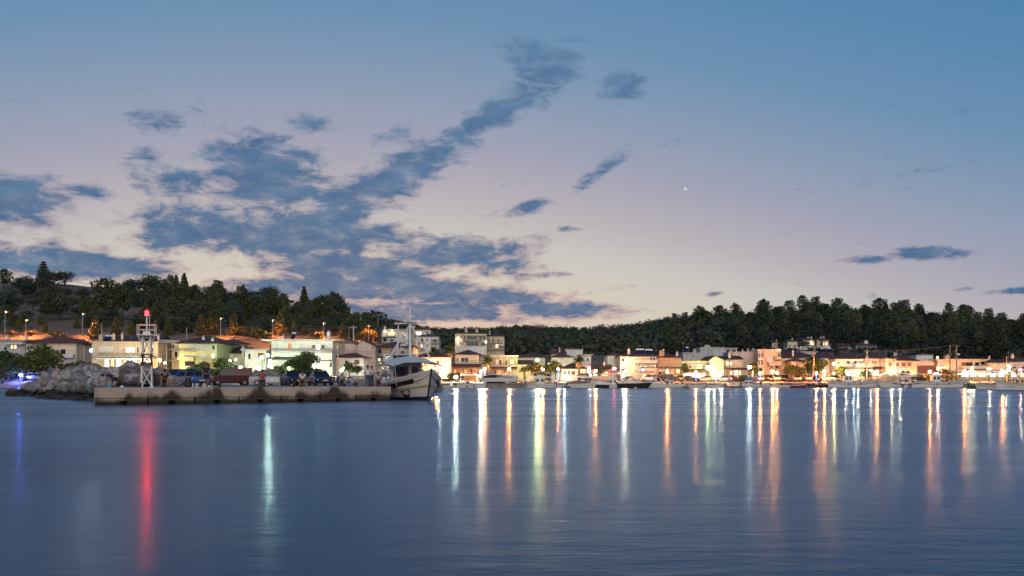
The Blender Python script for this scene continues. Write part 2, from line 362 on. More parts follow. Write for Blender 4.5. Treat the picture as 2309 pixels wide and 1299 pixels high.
def tree_proto(kind, seed):
    global npr
    npr = np.random.default_rng(seed); rr = random.Random(seed)
    tr = MB(); mt = F_PINE; blobs = []
    if kind == 'pine':          # umbrella-ish coast pine, several storeys of tufts
        for i in range(15):
            h = 0.36+0.58*(i/14); w = (0.30*math.sin(math.pi*min(1, (h-.2)/.86))**.6)*(0.75+.5*rr.random())
            a = i*2.4+rr.random(); blobs.append(((w*.62*math.cos(a), w*.62*math.sin(a), h), (w*.52, w*.52, .085+.03*rr.random()), 1))
        blobs.append(((0, 0, .93), (.09, .09, .08), .6))
        tr.tube([(0, 0, -.05), (.01, .01, .3), (-.01, 0, .6), (0, 0, .9)], [.028, .024, .016, .006], 6)
        for i in range(5):
            a = i*2.1; h = .4+.1*i; tr.tube([(0, 0, h-.06), (.16*math.cos(a), .16*math.sin(a), h+.03)], [.011, .004], 4)
        vf = leaf_cloud(blobs, 115, .026, .45, .35)
    elif kind == 'olive':       # low rounded evergreen
        for i in range(11):
            a = i*2.4; rr_ = .34*math.sqrt((i+.5)/11); h = .62+.22*rr.random()-.55*rr_*rr_
            blobs.append(((rr_*math.cos(a)*1.15, rr_*math.sin(a)*1.15, h), (.22, .22, .2+.06*rr.random()), 1))
        blobs.append(((0, 0, .4), (.42, .42, .22), 1.5))
        tr.tube([(0, 0, -.06), (.02, 0, .25), (-.03, .02, .5)], [.06, .05, .03], 6)
        for i in range(4): a = i*1.7; tr.tube([(0, 0, .22), (.2*math.cos(a), .2*math.sin(a), .55)], [.03, .012], 4)
        vf = leaf_cloud(blobs, 130, .032, .6, .1); mt = F_DARK
    elif kind == 'orchard':     # open little tree on a bare stem, sky between the clumps
        for i in range(7):
            a = i*2.4; w = .2*math.sqrt((i+.4)/7)*1.4
            blobs.append(((w*math.cos(a), w*math.sin(a), .62+.2*rr.random()), (.14, .14, .13), 1))
        tr.tube([(0, 0, -.06), (.02, 0, .3), (0, .02, .55)], [.035, .03, .02], 5)
        for i in range(5): a = i*1.3; tr.tube([(0, 0, .3), (.2*math.cos(a), .2*math.sin(a), .6)], [.018, .008], 4)
        vf = leaf_cloud(blobs, 95, .035, .4); mt = F_DARK
    elif kind == 'fir':         # layered tiers
        for i in range(9):
            h = .14+.8*i/8; w = .34*(1-h)**.75+.03
            for j in range(5):
                a = j*1.257+i*.7; blobs.append(((w*.6*math.cos(a), w*.6*math.sin(a), h-.02), (w*.55, w*.55, .035), .55*w/.3+.12))
        tr.tube([(0, 0, -.05), (0, 0, .97)], [.03, .005], 6)
        vf = leaf_cloud(blobs, 120, .026, .3, .5)
    elif kind == 'cone':        # ragged conifer, bushy to the ground
        for i in range(10):
            h = .1+.85*i/9; w = .27*(1-h)**.8+.035
            for j in range(3):
                a = j*2.09+i*1.1; blobs.append(((w*.5*math.cos(a), w*.5*math.sin(a), h), (w*.62, w*.62, .085), .6*w/.25+.15))
        tr.tube([(0, 0, -.05), (0, 0, .97)], [.025, .005], 6)
        vf = leaf_cloud(blobs, 130, .03, .35, .2)
    elif kind == 'cypress':
        for i in range(10):
            h = .08+.86*i/9; w = .085*math.sin(math.pi*(.12+.85*(i/9)))**.6+.015
            blobs.append(((rr.uniform(-.012, .012), rr.uniform(-.012, .012), h), (w, w, .08), 1))
        tr.tube([(0, 0, -.05), (0, 0, .9)], [.018, .004], 5); vf = leaf_cloud(blobs, 95, .022, .55); mt = F_DARK
    elif kind == 'street':      # full round crown over a clear stem
        for i in range(14):
            a = i*2.4; w = .3*math.sqrt((i+.5)/14); h = .46+.38*rr.random()-.5*w*w
            blobs.append(((w*math.cos(a), w*math.sin(a), h), (.17, .17, .17), 1))
        blobs.append(((0, 0, .82), (.16, .16, .15), 1))
        tr.tube([(0, 0, -.04), (.01, 0, .25), (0, .01, .5)], [.03, .026, .018], 7)
        for i in range(5): a = i*1.3; tr.tube([(0, 0, .28), (.2*math.cos(a), .2*math.sin(a), .58)], [.016, .006], 4)
        vf = leaf_cloud(blobs, 150, .026, .45); mt = F_LEAF
    elif kind == 'bush':
        for i in range(8):
            a = i*2.4; w = .42*math.sqrt((i+.3)/8); blobs.append(((w*math.cos(a), w*math.sin(a), .45+.2*rr.random()-.5*w*w), (.3, .3, .32), 1))
        tr.tube([(0, 0, -.1), (0, 0, .4)], [.05, .03], 5); vf = leaf_cloud(blobs, 100, .05, .5); mt = F_LEAF
    c = bpy.data.meshes.new(kind+'_crown'); c.from_pydata(vf[0], [], vf[1]); c.materials.append(mt)
    root = empty('tree'); tr.build('trunk', BARK, root, smooth=True); mesh_obj('crown', c, None, root)
    return root
PROTO = {k: [tree_proto(k, 31*i+len(k)) for i in range(n)] for k, n in
         (('pine', 4), ('olive', 3), ('orchard', 2), ('fir', 1), ('cone', 3), ('cypress', 1), ('street', 2), ('bush', 2))}
for v in PROTO.values():
    for r_ in v: KIDS[r_.name] = [c for c in COL.objects if c.parent == r_]
CROWN_MESH = {}
def plant(kind, x, y, z, h, label, cat='tree', group=None, wide=1.0, name=None, foliage=None, rz=None):
    src = rnd.choice(PROTO[kind])
    r_ = src.copy(); COL.objects.link(r_); r_.name = name or {'olive': 'olive_tree', 'pine': 'pine_tree', 'orchard': 'olive_tree', 'fir': 'fir_tree',
        'cone': 'conifer_tree', 'cypress': 'cypress_tree', 'street': 'street_tree', 'bush': 'bush'}[kind]
    r_.location = (x, y, z); r_.rotation_euler = (0, 0, rnd.uniform(0, 6.28) if rz is None else rz); r_.scale = (h*wide, h*wide, h)
    for k in KIDS[src.name]:
        c = k.copy(); COL.objects.link(c); c.parent = r_; c.name = k.name.split('.')[0]
        if foliage is not None and c.name.startswith('crown'):
            key = (k.data.name, foliage.name)
            if key not in CROWN_MESH: m2 = k.data.copy(); m2.materials.clear(); m2.materials.append(foliage); CROWN_MESH[key] = m2
            c.data = CROWN_MESH[key]
    tag(r_, label, cat, group); return r_
def plant_px(kind, px, py_top, py_base, label, Y=None, snap=True, **kw):
    """a tree whose foot and top are seen at these heights; distance found by walking the ground"""
    if Y is None:
        Y = 262.0
        best = None
        while Y < 1250:
            z = ground(px, Y); py = HY-(z-CZ)*FPX/Y
            if best is None or abs(py-py_base) < best[0]: best = (abs(py-py_base), Y)
            if py <= py_base: break
            Y += 2.0
        if py > py_base: Y = best[1]
    z = ground(px, Y); h = (wz(py_top, Y)-z)
    return plant(kind, wx(px, Y), Y, z-.1, max(h, 1.0), label, **kw)

# ---- left hill, skyline and landmarks
SK = [('fir', 98, 587, 642, 'tall dark layered fir standing highest on the left hilltop', 1.1), ('olive', 146, 611, 642, 'dark round tree on the ridge just right of the tall fir', 1.25),
 ('pine', 8, 606, 655, 'green pine on the ridge at the left picture edge', 1.2), ('olive', 52, 623, 662, 'broad dark evergreen on the ridge left of the tall fir', 1.6),
 ('pine', 236, 627, 722, 'very broad mid green pine above the red beacon tower', 1.05), ('pine', 275, 640, 722, 'second broad green pine just right of the broadest one', .9),
 ('olive', 292, 629, 662, 'dark round tree on the skyline left of the red beacon', 1.1), ('olive', 330, 630, 668, 'dark round tree on the skyline straight above the red beacon', 1.3),
 ('olive', 372, 640, 672, 'dark round tree on the skyline right of the red beacon', 1.2), ('olive', 432, 644, 682, 'big dark round tree above the yellow house', 1.2),
 ('olive', 478, 644, 684, 'second big dark round tree above the yellow house', 1.2), ('olive', 500, 664, 696, 'lower dark round tree right of the two big round ones', 1.1),
 ('orchard', 522, 658, 677, 'small open tree on a bare stem, leftmost of the ridge row', 1.3), ('orchard', 536, 660, 681, 'small open tree on a bare stem, second of the ridge row', 1.3),
 ('orchard', 556, 664, 684, 'small open tree on a bare stem, third of the ridge row', 1.3), ('orchard', 572, 668, 688, 'small open tree on a bare stem, fourth of the ridge row', 1.2),
 ('pine', 612, 653, 700, 'tall dark pine breaking the ridge above the white flat roofed building', 1.0), ('orchard', 582, 666, 688, 'open tree on a bare stem left of the tall ridge pine', 1.2),
 ('orchard', 640, 672, 692, 'open tree on a bare stem right of the tall ridge pine', 1.3), ('orchard', 656, 673, 694, 'second open tree right of the tall ridge pine', 1.2),
 ('orchard', 692, 679, 699, 'lone open tree on the ridge before the cypress', 1.4), ('cypress', 724, 681, 706, 'thin dark cypress spire on the falling ridge', 1.3),
 ('pine', 745, 682, 712, 'ragged leaning pine right of the cypress spire', 1.5), ('pine', 775, 692, 722, 'dark bushy pine on the falling end of the ridge', 1.3),
 ('pine', 800, 706, 750, 'dark pine at the foot of the ridge end', 1.2), ('pine', 828, 706, 755, 'broad dark pine standing before the far blue hill', 1.25)]
ORD = ('first', 'second', 'third', 'fourth', 'fifth', 'sixth', 'seventh', 'eighth', 'ninth', 'tenth', 'eleventh', 'twelfth', 'thirteenth', 'fourteenth', 'fifteenth', 'sixteenth')
for i, (px, t, b) in enumerate(sorted(((22, 650, 676), (60, 640, 668), (38, 668, 695), (92, 655, 680), (74, 672, 698), (112, 648, 672), (128, 668, 694), (163, 668, 696), (186, 650, 680), (152, 650, 672), (18, 690, 716), (100, 694, 714), (200, 672, 704), (178, 690, 716), (62, 700, 722), (5, 655, 684)))):
    SK.append(('olive', px, t, b, 'dark rounded tree on the bare left slope, %s from the left of the scattered sixteen' % ORD[i], 1.35))
for k, px, t, b, lab, w in SK: plant_px(k, px, t, b, lab, wide=w, group='trees on the left ridge')
# slope of the left hill
n_ = 0
for i in range(900):
    px = rnd.uniform(-90, 850); Y = rnd.uniform(283, 428)
    py = HY-(ground(px, Y)-CZ)*FPX/Y
    bare = (px < 330 and mnoise.noise(Vector((px*.014, py*.045, 1.5))) > -0.22 and py < 728)
    if bare and rnd.random() < .93: continue
    if n_ >= 185: break
    if px < 330 and py < 700: kind, h, w = 'olive', rnd.uniform(4.5, 7.5), rnd.uniform(1.2, 1.6)
    else: kind, h, w = rnd.choice(['pine', 'pine', 'cone', 'olive']), rnd.uniform(5.5, 9.5), rnd.uniform(.85, 1.15)
    if py < 690 and px > 500: h *= .55
    if py > 735: h *= .6
    where = ('at the left picture edge', 'below the tall fir', 'behind the red beacon', 'above the yellow house', 'above the flat white roof', 'at the falling end of the ridge')[int(min(max(np.searchsorted([40, 180, 380, 560, 740], px), 0), 5))]
    lab = {'olive': 'rounded dark evergreen', 'pine': 'dark pine', 'cone': 'pointed conifer'}[kind]+(' high' if py < 690 else ' low' if py > 730 else ' halfway up')+' on the left hill '+where
    plant(kind, wx(px, Y), Y, ground(px, Y)-.15, h, lab, group={'olive': 'evergreens on the left slope', 'pine': 'pines of the left hillside', 'cone': 'conifers of the left hillside'}[kind], wide=w); n_ += 1
# conifers on the lamplit bank behind the houses
BK = [(130, 742, 764, 'bush', 'orange lit bush on the lamplit bank above the hipped red roof'), (25, 740, 764, 'bush', 'orange lit bush on the lamplit bank at the far left'), (70, 742, 764, 'bush', 'orange lit bush beside the bent roadside lamp post on the bank'),
 (215, 712, 762, 'cone', 'dark conifer on the bank left of the beacon tower'), (262, 715, 762, 'cone', 'dim conifer on the bank just left of the bright golden one'), (296, 724, 764, 'cone', 'bright golden conifer on the bank left of the beacon tower'),
 (350, 722, 764, 'cone', 'russet conifer on the bank right of the beacon tower'), (380, 716, 764, 'cone', 'russet conifer above the left end of the dark hipped roof'), (452, 708, 764, 'cone', 'tall russet conifer on the bank above the yellow house'),
 (478, 700, 764, 'cone', 'tallest russet conifer on the bank left of the roadside lamp post'), (528, 708, 766, 'cone', 'wide russet conifer on the bank right of the roadside lamp post'), (556, 730, 768, 'bush', 'orange lit bush on the bank above the small hipped house'),
 (580, 738, 768, 'bush', 'dry bush on the bank left of the dark round tree'), (603, 748, 768, 'olive', 'dark round tree behind the left end of the flat white roof'), (632, 702, 768, 'cone', 'tall golden conifer lit by the lamp behind the flat white roof'),
 (662, 722, 768, 'cone', 'smaller golden conifer right of the tall golden one'), (690, 738, 768, 'bush', 'lamplit russet bush above the middle of the flat white roof'), (715, 745, 768, 'bush', 'lamplit russet bush left of the tall chimney on the flat white roof'),
 (752, 748, 772, 'bush', 'lamplit russet bush right of the tall chimney'), (772, 728, 772, 'cone', 'dim conifer on the bank left of the wooden power pole'), (795, 752, 775, 'olive', 'dark round tree behind the white gabled warehouse'),
 (820, 740, 775, 'olive', 'bright golden round tree left of the hillside apartment house'), (842, 742, 776, 'olive', 'second bright golden round tree beside the hillside apartment house'), (590, 744, 768, 'bush', 'low lamplit bush left of the dark tree')]
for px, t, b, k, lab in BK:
    fol = None if 'dark round' in lab else F_LAMPLIT
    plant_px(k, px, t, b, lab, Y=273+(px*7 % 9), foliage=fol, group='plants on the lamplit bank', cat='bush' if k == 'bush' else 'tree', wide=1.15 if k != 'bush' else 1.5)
# ---- wooded hill on the right
TOPS = [(1840, 668, 'tallest dark pine on the crest of the right hill'), (1822, 680, 'dark pine on the crest left of the tallest one'), (1862, 684, 'dark pine on the crest right of the tallest one'), (1905, 684, 'dark pine on the crest between the two highest groups'),
 (1948, 686, 'dark broad pine on the middle of the right crest'), (2016, 681, 'pointed dark pine of the paired group right of the crest middle'), (2030, 680, 'second pointed pine of the paired group on the crest'), (2072, 684, 'small pointed tree alone on the right crest'),
 (2170, 686, 'dark pine starting the last crest group on the right'), (2188, 690, 'second dark pine of the last crest group'), (1722, 686, 'dark pine on the left shoulder of the right crest'), (1660, 694, 'pointed pine on the rising left shoulder of the right hill'),
 (1620, 697, 'pointed pine lower on the rising left shoulder'), (1780, 690, 'dark pine on the crest left of the highest group')]
for px, t, lab in TOPS:
    Y = float(np.interp(px, HF['px'], HF['Yr']))-12; plant('pine', wx(px, Y), Y, ground(px, Y)-.2, wz(t, Y)-ground(px, Y), lab, group='pines along the right crest', wide=1.0)
cand = []
while len(cand) < 1500:
    px = rnd.uniform(1490, 2400); Yr = float(np.interp(px, HF['px'], HF['Yr']))
    Y0 = 345 if px < 1985 else 312; Y = Y0+(Yr-Y0)*rnd.random()**1.1
    py = HY-(ground(px, Y)-CZ)*FPX/Y
    if px < 1640 and py > 700+(1700-px)*.55 and py > 752: continue
    if px > 2080 and 700 < py < 745 and mnoise.noise(Vector((px*.02, py*.06, 4))) > .05: continue
    if 1725 < px < 1985 and Y < 385: continue
    cand.append((px, Y))
placed = []
for px, Y in cand:
    x = wx(px, Y)
    if any((x-a)**2+(Y-b)**2*.35 < 27 for a, b in placed): continue
    placed.append((x, Y))
    if len(placed) > 212: break
    k = 'pine' if rnd.random() < .88 else 'cone'
    plant(k, x, Y, ground(px, Y)-.2, rnd.choice((5.5, 7, 8, 9, 11.5))*rnd.uniform(.9, 1.1), ('dark green pine' if k == 'pine' else 'pointed conifer')+(' near the crest of the right hill ' if Y > 540 else ' halfway up the right hill ' if Y > 430 else ' at the foot of the right hill ')+('on its left shoulder', 'above the concrete block', 'above the row of villas', 'above the arched villa', 'above the power poles', 'at the right picture edge')[int(np.searchsorted([1600, 1740, 1880, 2020, 2180], px))],
          group='pines of the right hill' if k == 'pine' else 'conifers of the right hill', wide=rnd.uniform(.85, 1.4), foliage=rnd.choice((None, None, F_DARK, F_OLIVE)))
# ---- far slopes that read as one mass
def scrub(name, n, pxr, yr, s0, s1, label, seed, foliage, cond=None, per=62):
    rr = random.Random(seed); bl = []
    while len(bl) < n:
        px = rr.uniform(*pxr); Y = yr[0]+(yr[1]-yr[0])*rr.random()
        if cond and not cond(px, Y): continue
        z = ground(px, Y); s = rr.uniform(s0, s1)
        bl.append(((wx(px, Y), Y, z+s*.35), (s*.6, s*.6, s*.55), 1))
    global npr; npr = np.random.default_rng(seed)
    v, f = leaf_cloud(bl, per, (s0+s1)*.06, .6, .2)
    me = bpy.data.meshes.new(name); me.from_pydata(v, [], f); o = mesh_obj(name, me, foliage)
    tag(o, label, 'scrub', kind='stuff'); return o
F_UNDER = foliage_mat('shady_undergrowth', (0.016, 0.024, 0.017), (0.045, 0.055, 0.034), 0.0)  # shade of the gaps between crowns put into this darker leaf colour
F_SCRUB = foliage_mat('far_scrub', (0.028, 0.04, 0.03), (0.085, 0.1, 0.068), 0.0)
scrub('hillside_scrub', 2600, (830, 1640), (345, 1250), 4, 9, 'dark scrub covering the far hills between the two near ones', 3, F_SCRUB, lambda px, Y: Y > 420 or px > 1150)
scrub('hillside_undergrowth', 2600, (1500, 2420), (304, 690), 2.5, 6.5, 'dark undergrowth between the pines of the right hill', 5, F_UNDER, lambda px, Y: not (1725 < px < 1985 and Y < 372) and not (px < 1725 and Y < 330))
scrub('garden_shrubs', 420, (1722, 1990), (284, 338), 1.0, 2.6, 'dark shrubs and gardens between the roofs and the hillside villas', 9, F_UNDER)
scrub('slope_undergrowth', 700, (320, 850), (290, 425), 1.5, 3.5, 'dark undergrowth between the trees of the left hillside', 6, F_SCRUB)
scrub('slope_grass', 900, (-60, 420), (280, 420), .5, 1.1, 'pale dry grass tufts on the bare left slope', 8, foliage_mat('dry_grass', (0.12, 0.10, 0.075), (0.2, 0.17, 0.13), 0.0), per=18)
for i, px in enumerate([1035, 1060, 1090, 1110, 1128, 1165, 1170, 1185, 1262, 1268, 1280, 1292, 1300, 1318, 1010, 1205]):
    Y = float(np.interp(px, HF['px'], HF['Yr'])); h = (4.5, 6, 3.5, 7)[i % 4]
    plant('olive' if i % 3 else 'cypress', wx(px, Y), Y, ground(px, Y)-.3, h*1.2, 'tiny tree standing out on the far skyline', group='trees on the far skyline')
# ------------------------------------------------------------------ buildings
def plaster(name, col, var=0.13):
    if name in MATS: return MATS[name]
    m = bpy.data.materials.new(name); m.use_nodes = True; t = m.node_tree; N = NT(t); p = t.nodes['Principled BSDF']
    pos = N.n('ShaderNodeTexCoord').outputs['Object']
    a = N.noise(N.vm('MULTIPLY', pos, (1.0, 1.0, .35)), 0.9, 6.0, 0.65); b = N.noise(N.vm('MULTIPLY', pos, (1.6, 1.6, .2)), 1.0, 5.0, 0.7)
    f = N.m('MULTIPLY', N.mp(a, .3, .7, 1-var*1.3, 1+var*.6), N.mp(b, .45, .8, 1.0, 1-var*.7))
    t.links.new(N.mix(1.0, (*col, 1), N.xyz(f, f, N.m('MULTIPLY', f, f)), 'MULTIPLY'), p.inputs['Base Color']); p.inputs['Roughness'].default_value = .85
    bn = N.n('ShaderNodeBump'); bn.inputs['Strength'].default_value = .25; bn.inputs['Distance'].default_value = .02
    t.links.new(N.noise(pos, 14.0, 4.0), bn.inputs['Height']); t.links.new(bn.outputs[0], p.inputs['Normal'])
    MATS[name] = m; return m
def tiles(name, col):
    if name in MATS: return MATS[name]
    m = bpy.data.materials.new(name); m.use_nodes = True; t = m.node_tree; N = NT(t); p = t.nodes['Principled BSDF']
    pos = N.n('ShaderNodeTexCoord').outputs['Object']
    w = N.n('ShaderNodeTexWave', wave_type='BANDS', bands_direction='X'); t.links.new(pos, w.inputs[0]); w.inputs['Scale'].default_value = 1.1; w.inputs['Distortion'].default_value = .3
    f = N.m('MULTIPLY', N.mp(w.outputs[1], 0, 1, .62, 1.1), N.mp(N.noise(pos, 2.2, 6.0, .7), .3, .7, .6, 1.3))
    t.links.new(N.mix(1.0, (*col, 1), N.xyz(f, f, f), 'MULTIPLY'), p.inputs['Base Color']); p.inputs['Roughness'].default_value = .8
    bn = N.n('ShaderNodeBump'); bn.inputs['Strength'].default_value = .8; bn.inputs['Distance'].default_value = .08
    t.links.new(w.outputs[1], bn.inputs['Height']); t.links.new(bn.outputs[0], p.inputs['Normal'])
    MATS[name] = m; return m
WHITE = plaster('white_plaster', (.76, .75, .73)); CREAM = plaster('cream_plaster', (.66, .58, .46)); PINK = plaster('pinkish_plaster', (.70, .57, .50))
YELL = plaster('yellow_plaster', (.70, .66, .33)); ORNG = plaster('apricot_plaster', (.62, .42, .29)); GREY = plaster('grey_render', (.52, .52, .53), .2)
STON = plaster('stone_facing', (.46, .38, .32), .3); BEIG = plaster('beige_plaster', (.60, .50, .38)); PALE = plaster('pale_yellow_plaster', (.70, .65, .46))
TERRA = tiles('terracotta_tiles', (.135, .055, .045)); TDARK = tiles('old_dark_tiles', (.075, .05, .045)); TRED = tiles('red_tiles', (.19, .06, .045))
FRAME_W = mat('white_frames', (.72, .72, .70), .5); FRAME_B = mat('brown_frames', (.12, .065, .04), .6); SHUT_B = mat('brown_shutters', (.16, .075, .05), .6, var=.2, scale=8)
SHUT_U = mat('blue_shutters', (.03, .05, .17), .5); SHUT_W = mat('white_shutters', (.66, .64, .60), .6, var=.15, scale=6); RAILM = mat('dark_railings', (.05, .045, .045), .5)
CONC = mat('concrete_slabs', (.46, .44, .41), .85, var=.2); STEEL = mat('galvanised_steel', (.42, .42, .42), .4, .7); TANKM = mat('water_tank_steel', (.6, .64, .66), .3, .4)
AWN_W = mat('white_canvas', (.76, .74, .70), .8, var=.1); AWN_B = mat('brown_canvas', (.16, .08, .06), .85); AWN_G = mat('dark_green_canvas', (.05, .055, .045), .85)
SOLAR = mat('solar_glass', (.015, .02, .05), .15, var=.05); WOODM = mat('brown_timber', (.27, .13, .07), .7, var=.3, scale=6)
LIT = {'l': emis('lamplit_window', (1, .62, .28), 2.2), 'w': emis('white_lit_window', (1, .92, .74), 4.0), 'o': emis('curtained_lit_window', (1, .5, .28), .75),
       'g': emis('bright_shop_window', (1, .82, .56), 5.5), 'k': emis('kitchen_strip_light', (.86, 1, .9), 6.0), 'a': emis('amber_lit_room', (1, .5, .2), .9)}
PANE = {'d': glass_mat(), 's': SHUT_W, 'b': SHUT_B, 'u': SHUT_U, 'x': mat('dark_panel', (.02, .017, .016), .8, var=0), **LIT}  # near-black panel colour stands for the shade inside garages and arches
BASES = []
def B(label, px0, px1, eave, Y, D=9.0, wall=WHITE, roof=('flat', 0, .3), win=(), bal=(), awn=(), chim=(), sol=(), name='house', cat='house', z0=None, frame=FRAME_W, rmat=TERRA, slabs=(), shops=(), parts=None, depth_bal=1.3, group=None):
    x0, x1 = wx(px0, Y), wx(px1, Y); cx = (x0+x1)/2; Wd = x1-x0; zb = ground((px0+px1)/2, Y)-.4 if z0 is None else z0
    H = wz(eave, Y)-zb; k = Y/FPX
    root = empty(name, (cx, Y, zb), 0, label, cat, group)
    X = lambda p: wx(p, Y)-cx
    Z = lambda p: wz(p, Y)-zb
    hw = Wd/2; mb = MB()
    kind = roof[0]
    if kind == 'gy':        # gable end towards the water
        apx, apy = roof[1]; poly = [(-hw, 0), (hw, 0), (hw, H), (X(apx), Z(apy)), (-hw, Z(roof[2]) if len(roof) > 2 else H)]
        mb.prism(poly, 0, D); mb.build('wall', wall, root)
        r = MB(); a, b = poly[2], poly[3]; c = poly[4]
        for p, q_ in ((a, b), (c, b)):
            sx = .35 if p[0] > 0 else -.35; dz = (p[1]-q_[1])/(p[0]-q_[0])*sx
            r.prism([(p[0]+sx, p[1]+dz+.02), (q_[0], q_[1]+.02), (q_[0], q_[1]+.2), (p[0]+sx, p[1]+dz+.2)], -.25, D+.25)
        rf = r.build('roof', rmat, root)
    else:
        mb.box(-hw, hw, 0, D, 0, H); mb.build('wall', wall, root)
        rf = None
        if kind in ('hip', 'gx', 'shed'):
            rise = wz(roof[1], Y)-wz(eave, Y); o = roof[2]; r = MB()
            L, Rr = -hw-o, hw+o; F_, Bk = -o, D+o; ym = (F_+Bk)/2
            zl = H+.03
            r.box(L, Rr, F_, Bk, zl, zl+.14)
            if kind == 'hip':
                ins = min((Bk-F_)/2, (Rr-L)/2-.05)*(roof[3] if len(roof) > 3 else 1.0)
                r.add([(L, F_, zl+.14), (Rr, F_, zl+.14), (Rr, Bk, zl+.14), (L, Bk, zl+.14), (L+ins, ym, zl+.14+rise), (Rr-ins, ym, zl+.14+rise)],
                      [(0, 1, 5, 4), (1, 2, 5), (2, 3, 4, 5), (3, 0, 4)])
            elif kind == 'gx':
                r.add([(L, F_, zl+.14), (Rr, F_, zl+.14), (Rr, Bk, zl+.14), (L, Bk, zl+.14), (L, ym, zl+.14+rise), (Rr, ym, zl+.14+rise)],
                      [(0, 1, 5, 4), (1, 2, 5), (2, 3, 4, 5), (3, 0, 4)])
            else:
                r.add([(L, F_, zl+.14), (Rr, F_, zl+.14), (Rr, Bk, zl+.14+rise), (L, Bk, zl+.14+rise), (L, Bk, zl+.14), (Rr, Bk, zl+.14)],
                      [(0, 1, 2, 3), (0, 3, 4), (1, 5, 2), (3, 2, 5, 4)])
            rf = r.build('roof', rmat, root)
        else:
            o = roof[2]; rf = MB().box(-hw-o, hw+o, -o, D+.1, H+.003, H+.25).build('roof', roof[3] if len(roof) > 3 else CONC, root)
    for w in win:
        a, b, c, d, kd = w; dep = 0.0 if len(w) < 6 else w[5]
        xa, xb, za, zc = X(a), X(c), Z(d), Z(b); fw = min(.09, (xb-xa)*.12); y = dep
        fr = MB()
        fr.box(xa, xa+fw, y-.07, y+.02, za, zc).box(xb-fw, xb, y-.07, y+.02, za, zc).box(xa+fw, xb-fw, y-.07, y+.02, zc-fw, zc).box(xa+fw, xb-fw, y-.07, y+.02, za, za+fw)
        if (xb-xa) > 1.6 and kd in 'dlwga':
            n = max(int((xb-xa)/1.1), 2)
            for i in range(1, n): xm = xa+(xb-xa)*i/n; fr.box(xm-.035, xm+.035, y-.068, y+.02, za+fw, zc-fw)
        fo = fr.build('door' if (zc-za) > 1.9 and (xb-xa) < 1.7 else 'window', frame if kd not in 'bu' else PANE[kd], root)
        MB().box(xa+fw+.002, xb-fw-.002, y-.03, y+.015, za+fw+.002, zc-fw-.002).build('pane' if kd not in 'sbu' else 'shutter', PANE[kd], fo)
        if kd in 'dls' and (zc-za) < 1.9: MB().box(xa-.08, xb+.08, y-.16, y-.003, za-.09, za-.004).build('sill', CONC, fo)
    for b in bal:           # px0, px1, y floor, y rail top, kind
        a, c, yf, yt, kd = b[:5]; dp = depth_bal if len(b) < 6 else b[5]
        xa, xb, zf, zt = X(a), X(c), Z(yf), Z(yt)
        s = MB().box(xa, xb, -dp, -.003, zf-.2, zf).build('balcony', CONC if kd != 'p' else wall, root)
        if kd == 'r':
            rl = MB(); yy = -dp+.06
            rl.box(xa+.03, xb-.03, yy-.025, yy+.025, zt-.05, zt).box(xa+.03, xb-.03, yy-.02, yy+.02, zf+.08, zf+.12)
            n = max(int((xb-xa)/.28), 2)
            for i in range(n+1): xm = xa+.05+(xb-xa-.1)*i/n; rl.box(xm-.014, xm+.014, yy-.014, yy+.014, zf, zt-.05)
            for xm in (xa+.05, xb-.05): rl.box(xm-.02, xm+.02, yy+.025, -.003, zt-.05, zt)
            rl.build('railing', RAILM, s)
        else:
            MB().box(xa, xb, -dp, -dp+.12, zf+.002, zt).box(xa, xa+.12, -dp+.12, -.003, zf+.002, zt).box(xb-.12, xb, -dp+.12, -.003, zf+.002, zt).build('parapet', wall if kd == 'p' else FRAME_W, s)
    for (a, c, yt, yb_, m, dp) in awn:
        xa, xb, zt, zo = X(a), X(c), Z(yt), Z(yb_)
        MB().prism([(-.003, zt), (-.003, zt-.06), (-dp, zo-.02), (-dp, zo-.22), (-dp-.03, zo-.22), (-dp-.03, zo+.04)], xa, xb, 'x').build('awning', m, root)
    for (p, yt, w, *rest) in chim:
        xm = X(p); zt = Z(yt); cw = max(w*k/2, .22); yb2 = rest[0] if rest else min(2.5, D*.3)
        c_ = MB().box(xm-cw, xm+cw, yb2-cw, yb2+cw, H*.75, zt).build('chimney', wall if wall is not YELL else WHITE, root)
        MB().box(xm-cw-.08, xm+cw+.08, yb2-cw-.08, yb2+cw+.08, zt+.003, zt+.1).box(xm-cw*.7, xm+cw*.7, yb2-cw*.7, yb2+cw*.7, zt+.1, zt+.4).build('cap', CONC, c_)
    for (p, py, w) in sol:
        xm = X(p); zt = Z(py)+.05; s = w*k/2
        so = MB().prism([(1.2, zt), (2.6, zt+1.1), (2.6, zt+1.2), (1.2, zt+.1)], xm-s, xm+s, 'x').build('solar_panel', SOLAR, root)
        MB().tube([(xm-s, 2.75, zt+1.25), (xm+s, 2.75, zt+1.25)], .27, 10).build('water_tank', TANKM, so)
        MB().tube([(xm-s*.8, 2.7, H*.9), (xm-s*.8, 2.7, zt+1.05)], .03, 4).tube([(xm+s*.8, 2.7, H*.9), (xm+s*.8, 2.7, zt+1.05)], .03, 4).build('stand', STEEL, so)
    for (a, c, yt, yb2, m, pr) in slabs:    # plain bands, panels, cornices
        MB().box(X(a), X(c), -pr, -.002, Z(yb2), Z(yt)).build('panel' if (yb2-yt) > 4 else 'band', m, root)
    BASES.append((label, px0, px1, Y))
    return root, X, Z, H

